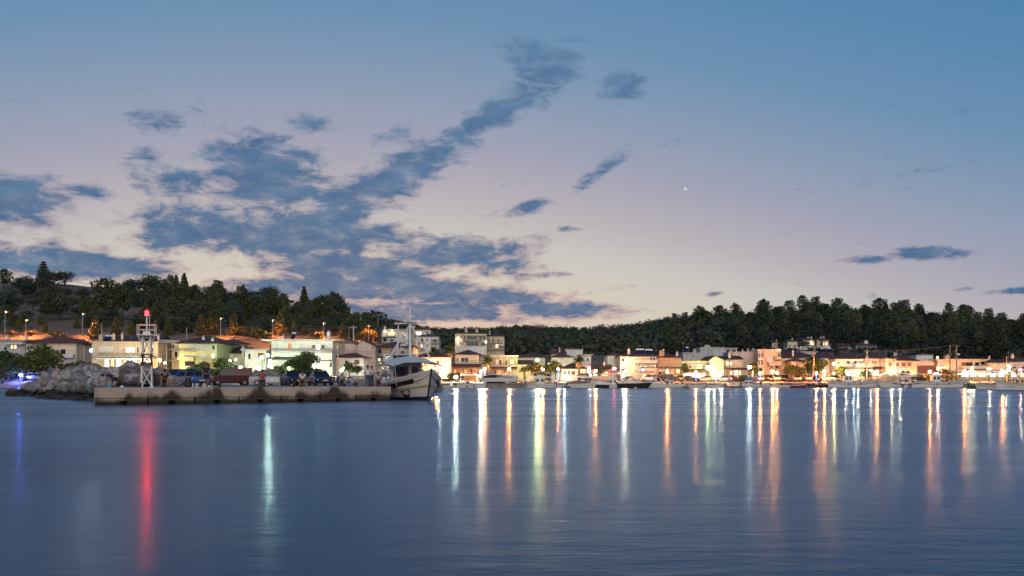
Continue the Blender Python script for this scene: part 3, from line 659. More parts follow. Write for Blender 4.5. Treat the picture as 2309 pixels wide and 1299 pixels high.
# ---- houses by the beach and behind the car park (left)
B('low grey flat roofed house at the left edge with a lit veranda', -60, 57, 768, 252, wall=GREY, roof=('flat', 0, .5), win=[(24, 778, 30, 787, 'l'), (31, 778, 38, 787, 'l'), (8, 782, 16, 790, 'd')], chim=[(7, 757, 5), (48, 758, 5)], slabs=[(14, 56, 775, 777, FRAME_W, 1.2)])
B('cream house with a wide hipped brown tile roof behind the big tree', 59, 172, 774, 250, D=13, wall=CREAM, roof=('hip', 757, .7, .95), win=[(136, 787, 149, 806, 'd'), (66, 783, 76, 795, 's'), (150, 794, 163, 802, 's')], bal=[(147, 170, 805, 799, 'p')])
B('narrow cream side wing with a boxed balcony beside the hipped house', 173, 190, 778, 254, wall=CREAM, win=[(176, 784, 186, 792, 'd')], bal=[(173, 188, 807, 797, 'p')], roof=('shed', 774, .4))
B('long cream taverna with a lit roof terrace behind the breakwater', 207, 356, 773, 200, wall=BEIG, roof=('flat', 0, .25, BEIG), win=[(275, 784, 283, 794, 'o'), (285, 783, 295, 795, 'w'), (296, 783, 304, 795, 'w'), (309, 783, 313, 796, 'd'), (322, 784, 329, 795, 'd'), (341, 784, 347, 794, 'd'), (224, 781, 255, 793, 's'),
  (236, 811, 246, 828, 'g'), (250, 811, 258, 828, 'l'), (262, 811, 274, 828, 'g'), (280, 811, 290, 828, 'l'), (298, 811, 309, 828, 'g'), (326, 811, 340, 828, 'g')], bal=[(230, 350, 803, 797, 'r', 2.0)], awn=[(232, 352, 804, 809, AWN_W, 3.2)], chim=[(217, 757, 9)], name='taverna', cat='restaurant', sol=[(233, 771, 14)])
B('house with a dark brown roof and three white chimneys behind the taverna', 238, 358, 771, 222, wall=BEIG, roof=('gx', 757, .4), rmat=TDARK, chim=[(254, 755, 5, .8), (273, 754, 5, .8), (355, 757, 5, .8)])
B('beige house with a white awning over its upper balcony beside the flagpole', 360, 386, 769, 208, wall=BEIG, win=[(363, 779, 383, 787, 'd'), (365, 800, 380, 812, 'd')], awn=[(361, 384, 771, 777, AWN_W, 1.4)], bal=[(360, 386, 790, 785, 'p'), (360, 386, 812, 806, 'r')])
B('narrow old house crammed with balconies left of the yellow house', 387, 403, 771, 206, wall=BEIG, win=[(393, 792, 401, 806, 'd'), (388, 776, 394, 786, 'd')], bal=[(387, 403, 788, 782, 'r'), (387, 403, 812, 806, 'r')])
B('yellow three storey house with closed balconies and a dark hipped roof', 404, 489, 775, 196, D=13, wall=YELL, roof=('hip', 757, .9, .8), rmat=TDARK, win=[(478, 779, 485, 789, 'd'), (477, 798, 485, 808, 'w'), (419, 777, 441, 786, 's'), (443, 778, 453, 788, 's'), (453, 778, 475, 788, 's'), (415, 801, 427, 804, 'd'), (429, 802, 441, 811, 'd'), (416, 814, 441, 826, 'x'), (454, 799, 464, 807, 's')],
  bal=[(406, 441, 791, 785, 'r'), (406, 441, 811, 805, 'p')], chim=[(450, 760, 4), (476, 765, 5, 1.0)])
B('small beige house with a dark pyramid roof right of the yellow house', 496, 534, 774, 228, wall=BEIG, roof=('hip', 764, .8, .95), rmat=TDARK, win=[(502, 779, 509, 787, 'd'), (516, 780, 523, 787, 'd'), (504, 794, 515, 807, 'd')], bal=[(497, 535, 789, 785, 'p')])
B('old low house with a dark sagging roof behind the white floodlights', 512, 552, 797, 205, wall=PALE, roof=('gx', 783, .4), rmat=TDARK, win=[(518, 802, 524, 809, 's')])
B('small white flat roofed house left of the big white building', 552, 601, 790, 196, wall=WHITE, roof=('flat', 0, .7), win=[(559, 797, 566, 810, 'd'), (582, 796, 594, 807, 'b')], chim=[(541, 784, 3)])
_, Xb, Zb, Hb = B('big white building with a flat overhanging roof and wide balcony', 612, 750, 769, 188, D=14, wall=WHITE, roof=('flat', 0, 1.6), win=[(612, 775, 618, 789, 's'), (622, 775, 628, 789, 's'), (648, 773, 659, 789, 'o'), (674, 774, 685, 789, 's'), (704, 778, 711, 785, 'b'), (713, 777, 722, 789, 'w'), (724, 777, 732, 787, 'd'),
  (700, 818, 712, 834, 'g'), (714, 818, 726, 834, 'g'), (728, 817, 736, 834, 'l'), (743, 815, 749, 828, 'd'), (640, 815, 660, 832, 'd')], bal=[(618, 752, 792, 786, 'r', 2.2)], slabs=[(632, 750, 795, 811, SHUT_W, .5)],
  awn=[(620, 702, 804, 810, AWN_G, 3.0), (702, 750, 812, 816, AWN_W, 2.0)], chim=[(739, 750, 7, 1.0), (633, 757, 6, 2.0)], sol=[(656, 766, 9)], name='apartment_building', cat='building')
B('white gabled warehouse with a blank wall beside the big white building', 752, 806, 779, 214, D=16, wall=PINK, roof=('gy', (789, 769), 781), rmat=TDARK, name='warehouse', cat='building')
B('taller white gable end with a round clock like vent behind the boat cabin', 806, 846, 781, 211, D=16, wall=PINK, roof=('gy', (818, 768), 776), rmat=TERRA, win=[(839, 780, 844, 786, 'd')], name='warehouse', cat='building')
B('apricot house with a glazed upper veranda behind the big boat', 847, 932, 783, 216, D=11, wall=ORNG, roof=('hip', 769, .9), win=[(848, 786, 862, 798, 'd'), (879, 786, 891, 799, 'd'), (902, 787, 914, 800, 'd'), (906, 806, 925, 812, 'w'), (849, 808, 858, 814, 'w')], bal=[(847, 932, 801, 795, 'r', 1.6)])
B('low white cottage with a brown hipped roof in front of the warehouse', 754, 820, 807, 192, D=8, wall=WHITE, roof=('hip', 797, .5, .8), win=[(799, 812, 810, 822, 'b'), (777, 812, 786, 826, 'd')], chim=[(813, 795, 4, 5.0)])
B('white hillside apartment block with a lamplit corner balcony', 861, 920, 744, 300, D=11, wall=WHITE, roof=('flat', 0, .7), win=[(875, 748, 890, 757, 'l'), (908, 749, 915, 757, 'l'), (880, 762, 888, 771, 'd'), (908, 761, 914, 771, 'd'), (864, 762, 872, 771, 'd')], bal=[(861, 893, 759, 754, 'r'), (861, 893, 773, 767, 'r')], chim=[(866, 737, 5)], name='apartment_building', cat='building')
B('upper white and cream block with a lit window on the hillside', 921, 971, 743, 308, D=10, wall=CREAM, roof=('hip', 737, .5), win=[(937, 748, 950, 756, 'w'), (925, 748, 930, 755, 'd'), (957, 747, 966, 753, 'd'), (924, 762, 930, 771, 'd')], chim=[(932, 735, 5)], name='apartment_building', cat='building')
B('white hillside house with stepped balconies and a white awning', 937, 989, 759, 292, D=9, wall=WHITE, roof=('hip', 752, .4), win=[(948, 762, 955, 772, 'd'), (960, 764, 966, 768, 'd'), (976, 765, 985, 772, 'd'), (948, 775, 955, 784, 'l'), (960, 776, 966, 780, 'd'), (976, 781, 984, 789, 'd')], awn=[(974, 989, 759, 764, AWN_W, 1.4)], bal=[(943, 957, 773, 768, 'r'), (972, 990, 773, 768, 'r'), (943, 957, 787, 782, 'r')], chim=[(957, 748, 5)])
B('low white house with brown shutters behind the boat bow', 932, 1014, 806, 232, D=7, wall=WHITE, roof=('hip', 795, .4, .9), win=[(939, 811, 947, 818, 'b'), (956, 812, 963, 822, 'd'), (984, 813, 991, 822, 'b')])
# ---- centre
B('beige apartment block with long glazed balconies and two tall chimneys', 1026, 1098, 752, 292, D=12, wall=BEIG, roof=('hip', 746, .4), rmat=TDARK, win=[(1037, 757, 1041, 762, 'd'), (1037, 770, 1041, 774, 'd'), (1044, 757, 1050, 766, 'd'), (1053, 757, 1076, 766, 'd'), (1080, 758, 1087, 766, 'd'), (1089, 758, 1095, 766, 'd'), (1052, 770, 1079, 780, 'd'), (1084, 771, 1094, 780, 'd')],
  bal=[(1045, 1098, 767, 762, 'r'), (1045, 1098, 781, 776, 'r')], chim=[(1051, 742, 6, 1.2), (1075, 744, 6, 1.2)], slabs=[(1044, 1097, 754, 757, PALE, .9), (1026, 1098, 782, 800, WHITE, 1.6)], name='apartment_building', cat='building')
B('lower beige wing with deep balconies and a red chimney', 1099, 1137, 758, 296, D=10, wall=BEIG, roof=('hip', 750, .5), rmat=TDARK, win=[(1101, 761, 1105, 771, 'd'), (1109, 762, 1115, 772, 'd'), (1121, 764, 1126, 772, 'd'), (1104, 775, 1110, 785, 'd'), (1117, 776, 1124, 785, 'l')], bal=[(1098, 1133, 773, 768, 'r'), (1098, 1137, 787, 781, 'r')], chim=[(1104, 748, 3, 1.0)], awn=[(1124, 1137, 773, 778, AWN_W, 1.3)], name='apartment_building', cat='building')
B('cream house with a brown hipped roof and a deep dark balcony', 1028, 1080, 800, 246, D=9, wall=CREAM, roof=('hip', 789, .6), win=[(1030, 806, 1034, 816, 'd'), (1039, 806, 1057, 817, 'd')], bal=[(1026, 1074, 819, 813, 'r', 1.8)])
B('timber fronted taverna under a brown tiled lean-to roof', 1016, 1078, 829, 240, D=4, wall=WOODM, roof=('shed', 821, .6), win=[(1060, 832, 1066, 845, 'd'), (1046, 832, 1054, 842, 'a'), (1022, 832, 1030, 842, 'a')], frame=FRAME_B, name='taverna', cat='restaurant')
B('stone faced two storey house with pale shutters and a roof terrace', 1108, 1167, 804, 248, D=10, wall=STON, roof=('flat', 0, .3, WHITE), win=[(1125, 811, 1132, 824, 'd'), (1139, 812, 1144, 824, 'd'), (1118, 811, 1123, 822, 's'), (1150, 811, 1159, 820, 's'), (1114, 834, 1119, 846, 'd'), (1121, 834, 1134, 846, 'a'), (1140, 834, 1154, 846, 'a')], bal=[(1110, 1166, 825, 819, 'r')], awn=[(1108, 1166, 827, 832, AWN_B, 2.5)])
B('cream house with a wide brown hipped roof behind the tall white lamp', 1168, 1229, 806, 268, D=11, wall=CREAM, roof=('hip', 795, .5), win=[(1176, 811, 1182, 818, 's')])
B('house with a brown lean-to roof beside the stone faced house', 1166, 1200, 822, 254, D=6, wall=CREAM, roof=('gx', 813, .4), rmat=TDARK)
B('white house with a blank bluish wall and brown roof behind the palm', 1243, 1291, 806, 264, D=9, wall=WHITE, roof=('hip', 797, .5), win=[(1246, 812, 1250, 819, 'd')])
B('house with steep brown roofs and dormers beside the white box', 1243, 1275, 798, 288, D=9, wall=PINK, roof=('gx', 788, .4), chim=[(1262, 786, 3, 1.0)])
B('white box shaped upper storey on the skyline of roofs', 1275, 1314, 789, 290, D=9, wall=WHITE, roof=('flat', 0, .15))
B('white flat roofed house right of the box shaped storey', 1308, 1333, 801, 272, D=8, wall=WHITE, roof=('flat', 0, .5), win=[(1322, 808, 1328, 815, 'd')])
B('little white cottage with a grey gable behind the moored motor boats', 1266, 1321, 832, 243, D=6, wall=WHITE, roof=('hip', 820, .4, .9), rmat=TDARK, win=[(1272, 837, 1276, 846, 'd'), (1281, 836, 1285, 845, 'd'), (1289, 837, 1297, 846, 'b')])
B('long low building with a brown tile roof behind the red neon sign', 1331, 1378, 834, 250, D=6, wall=PINK, roof=('gx', 823, .4), win=[(1336, 838, 1350, 848, 'g'), (1356, 838, 1372, 848, 'l')], chim=[(1364, 818, 3, 2.0)])
# ---- right waterfront
B('white house with a plain side wall and brown roof left of the loggia house', 1370, 1404, 802, 266, D=10, wall=WHITE, roof=('hip', 794, .3), win=[(1399, 806, 1403, 814, 'd'), (1388, 808, 1393, 813, 'u')])
B('three storey apricot house with white parapet balconies and solar panels', 1398, 1480, 804, 255, D=12, wall=PINK, roof=('hip', 793, .5, .7), win=[(1443, 805, 1453, 813, 'a'), (1454, 805, 1464, 813, 'a'), (1466, 805, 1471, 813, 'd'), (1472, 805, 1478, 813, 'd'), (1402, 808, 1409, 818, 'd'), (1459, 826, 1463, 832, 'd'), (1471, 826, 1475, 832, 'd'), (1447, 827, 1453, 832, 'd'), (1420, 824, 1428, 827, 'd'), (1402, 826, 1409, 836, 'd'),
  (1432, 840, 1444, 853, 's'), (1448, 842, 1456, 854, 'l'), (1464, 840, 1467, 854, 'd'), (1412, 842, 1420, 854, 's')], bal=[(1432, 1480, 818, 812, 'p', 1.6), (1432, 1480, 836, 830, 'p', 1.6)], awn=[(1441, 1459, 819, 826, AWN_W, 1.9), (1460, 1478, 819, 824, AWN_W, 1.9)], chim=[(1419, 789, 6, 1.5)], sol=[(1446, 799, 18), (1466, 800, 16)], name='apartment_building', cat='building')
B('apricot house with a long rail balcony above an open taverna', 1482, 1536, 807, 258, D=11, wall=ORNG, roof=('hip', 796, .5), win=[(1501, 832, 1508, 842, 'l'), (1512, 832, 1520, 842, 'a'), (1524, 832, 1533, 842, 'l'), (1484, 838, 1492, 846, 'd'), (1505, 845, 1530, 854, 'a')], bal=[(1482, 1536, 825, 819, 'r', 1.8)], awn=[(1482, 1496, 828, 835, AWN_W, 2.0), (1498, 1537, 826, 829, AWN_B, 2.2)], chim=[(1491, 794, 7, 1.0), (1497, 790, 4, 1.2), (1528, 795, 5, 1.0)])
B('pale yellow flat roofed taverna with a dazzling white ground floor', 1537, 1604, 816, 258, D=11, wall=PALE, roof=('flat', 0, .4, PALE), win=[(1538, 825, 1543, 830, 'd'), (1552, 825, 1560, 830, 'd'), (1570, 825, 1582, 830, 'd'), (1583, 825, 1591, 830, 'd'), (1541, 841, 1551, 852, 'g'), (1552, 841, 1566, 852, 'g'), (1570, 841, 1580, 852, 'g'), (1582, 841, 1592, 852, 'g'), (1594, 841, 1603, 852, 'g')], awn=[(1537, 1604, 832, 837, AWN_B, 3.5), (1554, 1568, 818, 823, AWN_W, 1.0), (1570, 1584, 818, 823, AWN_W, 1.0)], name='taverna', cat='restaurant')
B('cream gabled house with a lamplit upper balcony beside the bright taverna', 1601, 1633, 812, 254, D=13, wall=CREAM, roof=('gy', (1612, 803), 812), rmat=TDARK, win=[(1606, 842, 1614, 852, 'g'), (1618, 842, 1628, 852, 'g')], chim=[(1651, 795, 6, 3.0)])
B('pink house with a warm lit veranda under a long brown canopy', 1634, 1673, 811, 256, D=9, wall=PINK, roof=('gx', 803, .4), rmat=TDARK, win=[(1637, 816, 1643, 825, 'l'), (1645, 816, 1651, 825, 'a'), (1664, 809, 1669, 811, 'd'), (1645, 836, 1652, 846, 'l'), (1655, 835, 1664, 846, 'g'), (1665, 835, 1671, 846, 'l')], bal=[(1632, 1661, 827, 821, 'r', 1.8)], awn=[(1632, 1686, 829, 833, AWN_B, 3.4)], name='taverna', cat='restaurant')
B('blank grey concrete block with roof parapet above the bright taverna', 1579, 1635, 785, 290, D=12, wall=GREY, roof=('flat', 0, .1, GREY), chim=[(1600, 780, 14, 4.0)], name='apartment_building', cat='building')
B('lower grey roofs with tanks and clutter left of the concrete block', 1540, 1579, 797, 276, D=9, wall=GREY, roof=('flat', 0, .2, GREY), sol=[(1553, 794, 6)], win=[(1560, 800, 1566, 804, 'd')], chim=[(1572, 789, 7, 4.0)])
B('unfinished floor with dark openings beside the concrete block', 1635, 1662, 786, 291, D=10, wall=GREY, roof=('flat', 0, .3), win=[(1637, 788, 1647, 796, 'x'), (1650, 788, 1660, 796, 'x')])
B('long building with a streaked blank side wall and roof drums', 1652, 1708, 795, 268, D=12, wall=GREY, roof=('flat', 0, .15, GREY), name='apartment_building', cat='building', chim=[(1676, 790, 3, 1.0), (1688, 789, 3, 1.0), (1700, 788, 3, 1.0)])
B('beige four storey building with white slab balconies and corner windows', 1709, 1760, 790, 263, D=12, wall=BEIG, roof=('flat', 0, .2, WHITE), win=[(1710, 796, 1714, 807, 'd'), (1716, 796, 1720, 805, 'd'), (1710, 812, 1714, 823, 'd'), (1716, 812, 1720, 823, 'd'), (1710, 829, 1720, 838, 'd'), (1737, 823, 1742, 830, 'd'), (1747, 823, 1757, 832, 'd'), (1754, 796, 1759, 806, 'd')], slabs=[(1709, 1722, 807, 811, WHITE, .4), (1709, 1722, 824, 828, WHITE, .4), (1746, 1760, 787, 794, WHITE, .5)],
  bal=[(1731, 1760, 823, 815, 'p', 1.5), (1745, 1760, 809, 805, 'p', 1.2)], awn=[(1726, 1742, 805, 815, AWN_W, 1.2)], name='apartment_building', cat='building')
B('white low house with a brown window right of the four storey building', 1761, 1802, 808, 264, D=8, wall=WHITE, roof=('gx', 797, .3), win=[(1771, 812, 1780, 819, 'b')], chim=[(1790, 792, 2, 1.0)])
B('stone walled house with a small brown hipped roof behind the street trees', 1783, 1818, 816, 258, D=7, wall=STON, roof=('hip', 809, .5), win=[(1786, 818, 1790, 826, 'd'), (1795, 817, 1799, 826, 'd')])
B('house with a broad brown hipped roof behind the dark trees', 1790, 1846, 806, 276, D=10, wall=WHITE, roof=('hip', 795, .5))
B('small grey gabled house below the hillside villas', 1757, 1790, 800, 296, D=8, wall=GREY, roof=('gx', 791, .3), rmat=TDARK)
B('white house with a brown roof and carved front behind the yellow lamp', 1848, 1890, 808, 262, D=9, wall=WHITE, roof=('hip', 796, .4), win=[(1860, 815, 1866, 823, 'd'), (1870, 816, 1876, 822, 's'), (1880, 812, 1886, 820, 'd')])
B('white row house with dark blue shutters', 1884, 1946, 810, 257, D=9, wall=WHITE, roof=('hip', 800, .5, .8), win=[(1909, 814, 1916, 820, 'u'), (1926, 814, 1931, 820, 'u'), (1889, 815, 1893, 821, 'd'), (1939, 815, 1943, 824, 'd'), (1944, 814, 1946, 824, 'd'), (1895, 838, 1902, 846, 'l'), (1908, 837, 1918, 847, 'g'), (1924, 838, 1934, 847, 'l')], bal=[(1902, 1924, 827, 820, 'r'), (1926, 1946, 827, 820, 'p')], awn=[(1900, 1946, 829, 833, AWN_W, 2.6)])
B('pinkish row house under a continuous brown roof beside the blue shutters', 1947, 1996, 809, 257, D=9, wall=PINK, roof=('hip', 801, .4, .8), win=[(1966, 814, 1969, 821, 'd'), (1970, 814, 1972, 821, 'd'), (1973, 815, 1976, 821, 'd'), (1950, 838, 1962, 847, 'l'), (1968, 838, 1980, 847, 'g')], bal=[(1948, 1964, 827, 820, 'p')], awn=[(1940, 2018, 827, 832, AWN_B, 2.8)])
B('pinkish house with a wide brown hipped roof and white gable edge', 1997, 2019, 809, 254, D=11, wall=PINK, roof=('hip', 803, .4), win=[(2003, 817, 2010, 825, 'b'), (2004, 836, 2014, 847, 'l')])
_, Xa, Za, Ha = B('apricot house with brown shutters and stone arches at street level', 2019, 2067, 814, 254, D=11, wall=PINK, roof=('hip', 799, .6), win=[(2020, 818, 2028, 827, 'd'), (2033, 818, 2042, 826, 'b'), (2046, 818, 2055, 826, 'b')], bal=[(2018, 2067, 829, 823, 'r', 1.2)], chim=[(2034, 797, 3, 5.0), (2038, 797, 3, 5.0)], slabs=[(2017, 2067, 813, 815, TERRA, 1.6)])
for pa in (2036, 2047):
    a_ = [(-.55*math.cos(math.pi*i/8), .55*math.sin(math.pi*i/8)) for i in range(9)]
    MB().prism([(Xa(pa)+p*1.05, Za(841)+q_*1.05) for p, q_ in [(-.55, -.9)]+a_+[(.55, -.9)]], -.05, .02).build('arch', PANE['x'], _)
B('white flat house on the rise behind the grey roofs', 2066, 2104, 800, 288, D=8, wall=WHITE, roof=('flat', 0, .3, TDARK), win=[(2068, 802, 2070, 804, 'd')])
B('grey corrugated shop roofs with a brown awning right of the arches', 2060, 2132, 815, 262, D=12, wall=GREY, roof=('flat', 0, .3, GREY), win=[(2074, 833, 2084, 838, 'w'), (2120, 819, 2126, 825, 'b')], awn=[(2066, 2134, 824, 838, AWN_B, 3.0)], name='shop', cat='shop')
B('beige flat roofed building with three brown doors and a planted terrace', 2114, 2226, 812, 260, D=12, wall=BEIG, roof=('flat', 0, .3, BEIG), win=[(2169, 817, 2177, 825, 'b'), (2178, 817, 2193, 828, 'd'), (2198, 817, 2208, 828, 'd'), (2211, 815, 2224, 822, 'd'), (2140, 838, 2156, 849, 'l'), (2168, 839, 2184, 850, 'g'), (2188, 839, 2202, 850, 'g'), (2206, 839, 2222, 850, 'g')], frame=FRAME_B, bal=[(2163, 2226, 830, 825, 'p', 2.2)], awn=[(2130, 2226, 832, 837, AWN_W, 3.0)], sol=[(2170, 810, 9)], name='taverna', cat='restaurant', chim=[(2150, 803, 10, 4.0)])
B('cream house with faded wall lettering and a low brown roof', 2229, 2276, 818, 258, D=9, wall=CREAM, roof=('hip', 810, .4), win=[(2232, 840, 2246, 850, 'g'), (2250, 840, 2264, 850, 'g')], awn=[(2228, 2276, 833, 837, AWN_W, 2.5)], chim=[(2247, 804, 3, 4.0)])
B('house glowing pink from its red sign at the right edge', 2277, 2345, 816, 257, D=11, wall=PINK, roof=('hip', 804, .5), win=[(2283, 826, 2291, 831, 'd'), (2303, 826, 2312, 832, 'd'), (2280, 840, 2292, 850, 'g'), (2298, 841, 2312, 851, 'l')], chim=[(2296, 800, 5, 3.0)], bal=[(2278, 2320, 834, 831, 'p')])
B('white low house on the slope under the terrace walls', 1806, 1842, 794, 306, D=7, wall=WHITE, roof=('flat', 0, .3), win=[(1812, 797, 1818, 800, 'd'), (1826, 797, 1832, 800, 'd')])
B('house with a brown roof and two solar heaters under the last lit villa', 1850, 1886, 799, 300, D=8, wall=WHITE, roof=('hip', 791, .5), sol=[(1860, 795, 8), (1876, 795, 8)])
B('small white house behind the blue shuttered row', 1897, 1926, 803, 292, D=7, wall=WHITE, roof=('gx', 796, .4), win=[(1902, 806, 1907, 810, 'd')])
B('grey house with a tiled roof behind the pinkish row', 1958, 1990, 803, 290, D=7, wall=GREY, roof=('hip', 795, .4))
# ---- villas on the rise of the right hill
V = dict(D=7, depth_bal=1.0, group='villas on the right hillside')
B('leftmost small pale villa half hidden by trees', 1741, 1755, 773, 352, wall=PALE, roof=('hip', 768, .4), win=[(1745, 775, 1749, 780, 'd')], chim=[(1754, 768, 3)], **V)
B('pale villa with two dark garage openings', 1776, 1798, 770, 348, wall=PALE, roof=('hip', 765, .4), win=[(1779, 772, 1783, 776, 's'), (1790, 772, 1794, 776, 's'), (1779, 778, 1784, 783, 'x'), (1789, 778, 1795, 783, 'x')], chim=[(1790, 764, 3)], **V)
B('villa with a glowing porch lamp above the white terrace wall', 1811, 1837, 767, 347, wall=BEIG, roof=('hip', 762, .5), win=[(1826, 770, 1834, 778, 'l'), (1813, 772, 1819, 778, 'l')], chim=[(1826, 761, 2), (1833, 761, 4)], **V)
B('villa with two lit rooms and cypress hedges at the end of the row', 1843, 1869, 767, 346, wall=BEIG, roof=('hip', 761, .5), win=[(1848, 770, 1853, 775, 's'), (1856, 773, 1859, 779, 'l'), (1861, 771, 1866, 779, 'l')], chim=[(1855, 760, 2), (1861, 760, 4)], **V)
B('white two storey villa with long balconies under a brown roof', 1891, 1917, 782, 340, wall=WHITE, roof=('hip', 774, .6), win=[(1895, 784, 1900, 787, 'd'), (1906, 783, 1914, 787, 'd'), (1907, 791, 1914, 795, 'd')], bal=[(1890, 1918, 790, 787, 'p')], **V)
_, Xv, Zv, Hv = B('white villa with an arched loggia on the right hillside', 1931, 1976, 779, 340, wall=WHITE, roof=('hip', 772, .5), win=[(1948, 782, 1953, 786, 'd'), (1964, 782, 1969, 786, 'd'), (1946, 790, 1974, 797, 'd')], bal=[(1944, 1976, 789, 787, 'p')], chim=[(1957, 769, 8)], **V)
a_ = [(-.7*math.cos(math.pi*i/8), .7*math.sin(math.pi*i/8)) for i in range(9)]
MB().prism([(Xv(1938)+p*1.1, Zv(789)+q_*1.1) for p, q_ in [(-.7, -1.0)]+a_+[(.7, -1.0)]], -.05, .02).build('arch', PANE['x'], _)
for (p0, p1, t, b, Y, lab) in ((1804, 1842, 781, 792, 338, 'long white terrace wall below the lit villas'), (1842, 1872, 780, 793, 340, 'white terrace wall below the last lit villa'), (1768, 1802, 783, 786, 344, 'low pale wall in front of the villa with garages')):
    x0, x1 = wx(p0, Y), wx(p1, Y); zc = ground((p0+p1)/2, Y)
    tag(MB().box(x0, x1, Y, Y+.5, min(wz(b, Y), zc-.5), wz(t, Y)).build('terrace_wall', WHITE), lab, 'wall')
# ------------------------------------------------------------------ pier, car park, breakwater, beacon tower
P0, P1 = Vector((-28.2, 68.0, 0)), Vector((-10.2, 84.0, 0)); PD = (P1-P0).normalized(); PN = Vector((PD.y, -PD.x, 0)); PL = (P1-P0).length; PZ = 1.2
def pier_pt(px, back=0.0, z=PZ):
    """point on the pier deck under this bearing, so far back from its front edge"""
    u = (px-CX)/FPX; o = P0-PN*back; s = (u*o.y-o.x)/(PD.x-u*PD.y); p = o+PD*s; return Vector((p.x, p.y, z))
_j = [(pier_pt(px)-Vector((P0.x, P0.y, PZ))).length for px in (335, 805)]; JS = (_j[0], (_j[1]-_j[0])/5)
# weathered concrete with a dark weedy foot
cm = bpy.data.materials.new('weathered_concrete'); cm.use_nodes = True; N = NT(cm.node_tree); p_ = cm.node_tree.nodes['Principled BSDF']
pos = N.n('ShaderNodeNewGeometry').outputs['Position']; sx = N.n('ShaderNodeSeparateXYZ'); cm.node_tree.links.new(pos, sx.inputs[0])
grain = N.noise(pos, 9.0, 8.0, .75); pits = N.noise(pos, 26.0, 3.0, .6); big = N.noise(N.vm('MULTIPLY', pos, (1, 1, .5)), 0.75, 6.0, .65); st = N.noise(N.vm('MULTIPLY', pos, (1, 1, .1)), 0.42, 2.0, .5)
c = N.mix(N.mp(grain, .3, .7), (.38, .305, .24, 1), (.58, .475, .38, 1))
c = N.mix(N.mp(pits, .66, .72), c, (.07, .055, .045, 1))
h_ = N.m('ADD', sx.outputs[2], N.m('ADD', N.m('MULTIPLY', N.m('SUBTRACT', big, .5), -1.3), N.m('MULTIPLY', N.m('SUBTRACT', st, .5), -1.3)))
sN = N.m('ADD', N.m('MULTIPLY', N.m('SUBTRACT', sx.outputs[0], P0.x), PD.x), N.m('MULTIPLY', N.m('SUBTRACT', sx.outputs[1], P0.y), PD.y))   # distance along the wall
fr_ = N.m('ADD', N.m('SUBTRACT', N.m('FRACT', N.m('DIVIDE', N.m('SUBTRACT', sN, JS[0]), JS[1])), .5), N.m('MULTIPLY', N.m('SUBTRACT', big, .5), .6))
drip = N.m('MULTIPLY', N.m('EXPONENT', N.m('MULTIPLY', N.m('MULTIPLY', fr_, fr_), -30.0)), N.mp(st, .35, .65, .08, .8))    # damp weed climbing above each drain opening
h_ = N.m('SUBTRACT', h_, drip)
c = N.mix(N.mp(N.m('ADD', h_, N.m('MULTIPLY', N.m('SUBTRACT', grain, .5), -.55)), .28, .86), (.06, .045, .028, 1), c)                      # weed and damp staining that creeps up the wall
c = N.mix(N.mp(N.m('ADD', sx.outputs[2], N.m('MULTIPLY', big, .12)), .1, .42), (.028, .024, .015, 1), c)
cm.node_tree.links.new(c, p_.inputs['Base Color']); p_.inputs['Roughness'].default_value = .9
bn = N.n('ShaderNodeBump'); bn.inputs['Strength'].default_value = .6; bn.inputs['Distance'].default_value = .03
cm.node_tree.links.new(grain, bn.inputs['Height']); cm.node_tree.links.new(bn.outputs[0], p_.inputs['Normal'])
# car park paving
ASPH = mat('car_park_paving', (.19, .185, .18), .85, var=.22, scale=1.2, bump=.3, bscale=8)
q0 = pier_pt(224, 1.2); 
poly = [(P0-PN*1.0), (P1-PN*1.0-PD*.02), Vector((-12.3, 90, 0)), Vector((-14.2, 96, 0)), Vector((-15, 100, 0)), Vector((-10.6, 143, 0)), Vector((-10.6, 152, 0)), Vector((-63, 152, 0)), Vector((-60, 130, 0)), Vector((-38.6, 92.5, 0))]
tag(MB().prism([(v.x, v.y) for v in poly], -1.5, PZ-.006, 'z').build('car_park', ASPH), kind='structure')
# the pier wall: cap blocks with joints, recessed foot blocks with slots and square drain openings
root = empty('pier', (0, 0, 0), 0, 'long weathered concrete pier with a weedy foot in the foreground', 'pier')
def along(s, off, z): v = P0+PD*s+PN*off; return (v.x, v.y, z)
def pblock(mb, s0, s1, o0, o1, z0, z1):
    return mb.add([along(s, o, z) for z in (z0, z1) for o in (o1, o0) for s in (s0, s1)], [(0, 2, 3, 1), (4, 5, 7, 6), (0, 1, 5, 4), (2, 6, 7, 3), (0, 4, 6, 2), (1, 3, 7, 5)])
joints = [0.0]+[(pier_pt(px)-Vector((P0.x, P0.y, PZ))).length for px in (335, 440, 540, 635, 723, 805)]+[PL]
for i in range(len(joints)-1):
    a, b = joints[i]+(.012 if i else 0), joints[i+1]-(.012 if i < len(joints)-2 else 0)
    pblock(MB(), a, b, -1.0, 0, .47, PZ).build('cap_block', cm, root, bevel=.025)
    m = (a+b)/2; w_ = .28
    f = MB(); aa, bb = a+.07, b-.07
    pblock(f, aa, m-w_, -1.0, -.05, -1.0, .46); pblock(f, m+w_, bb, -1.0, -.05, -1.0, .46); pblock(f, m-w_+.001, m+w_-.001, -1.0, -.05, .27, .455)
    f.build('foot_block', cm, root)
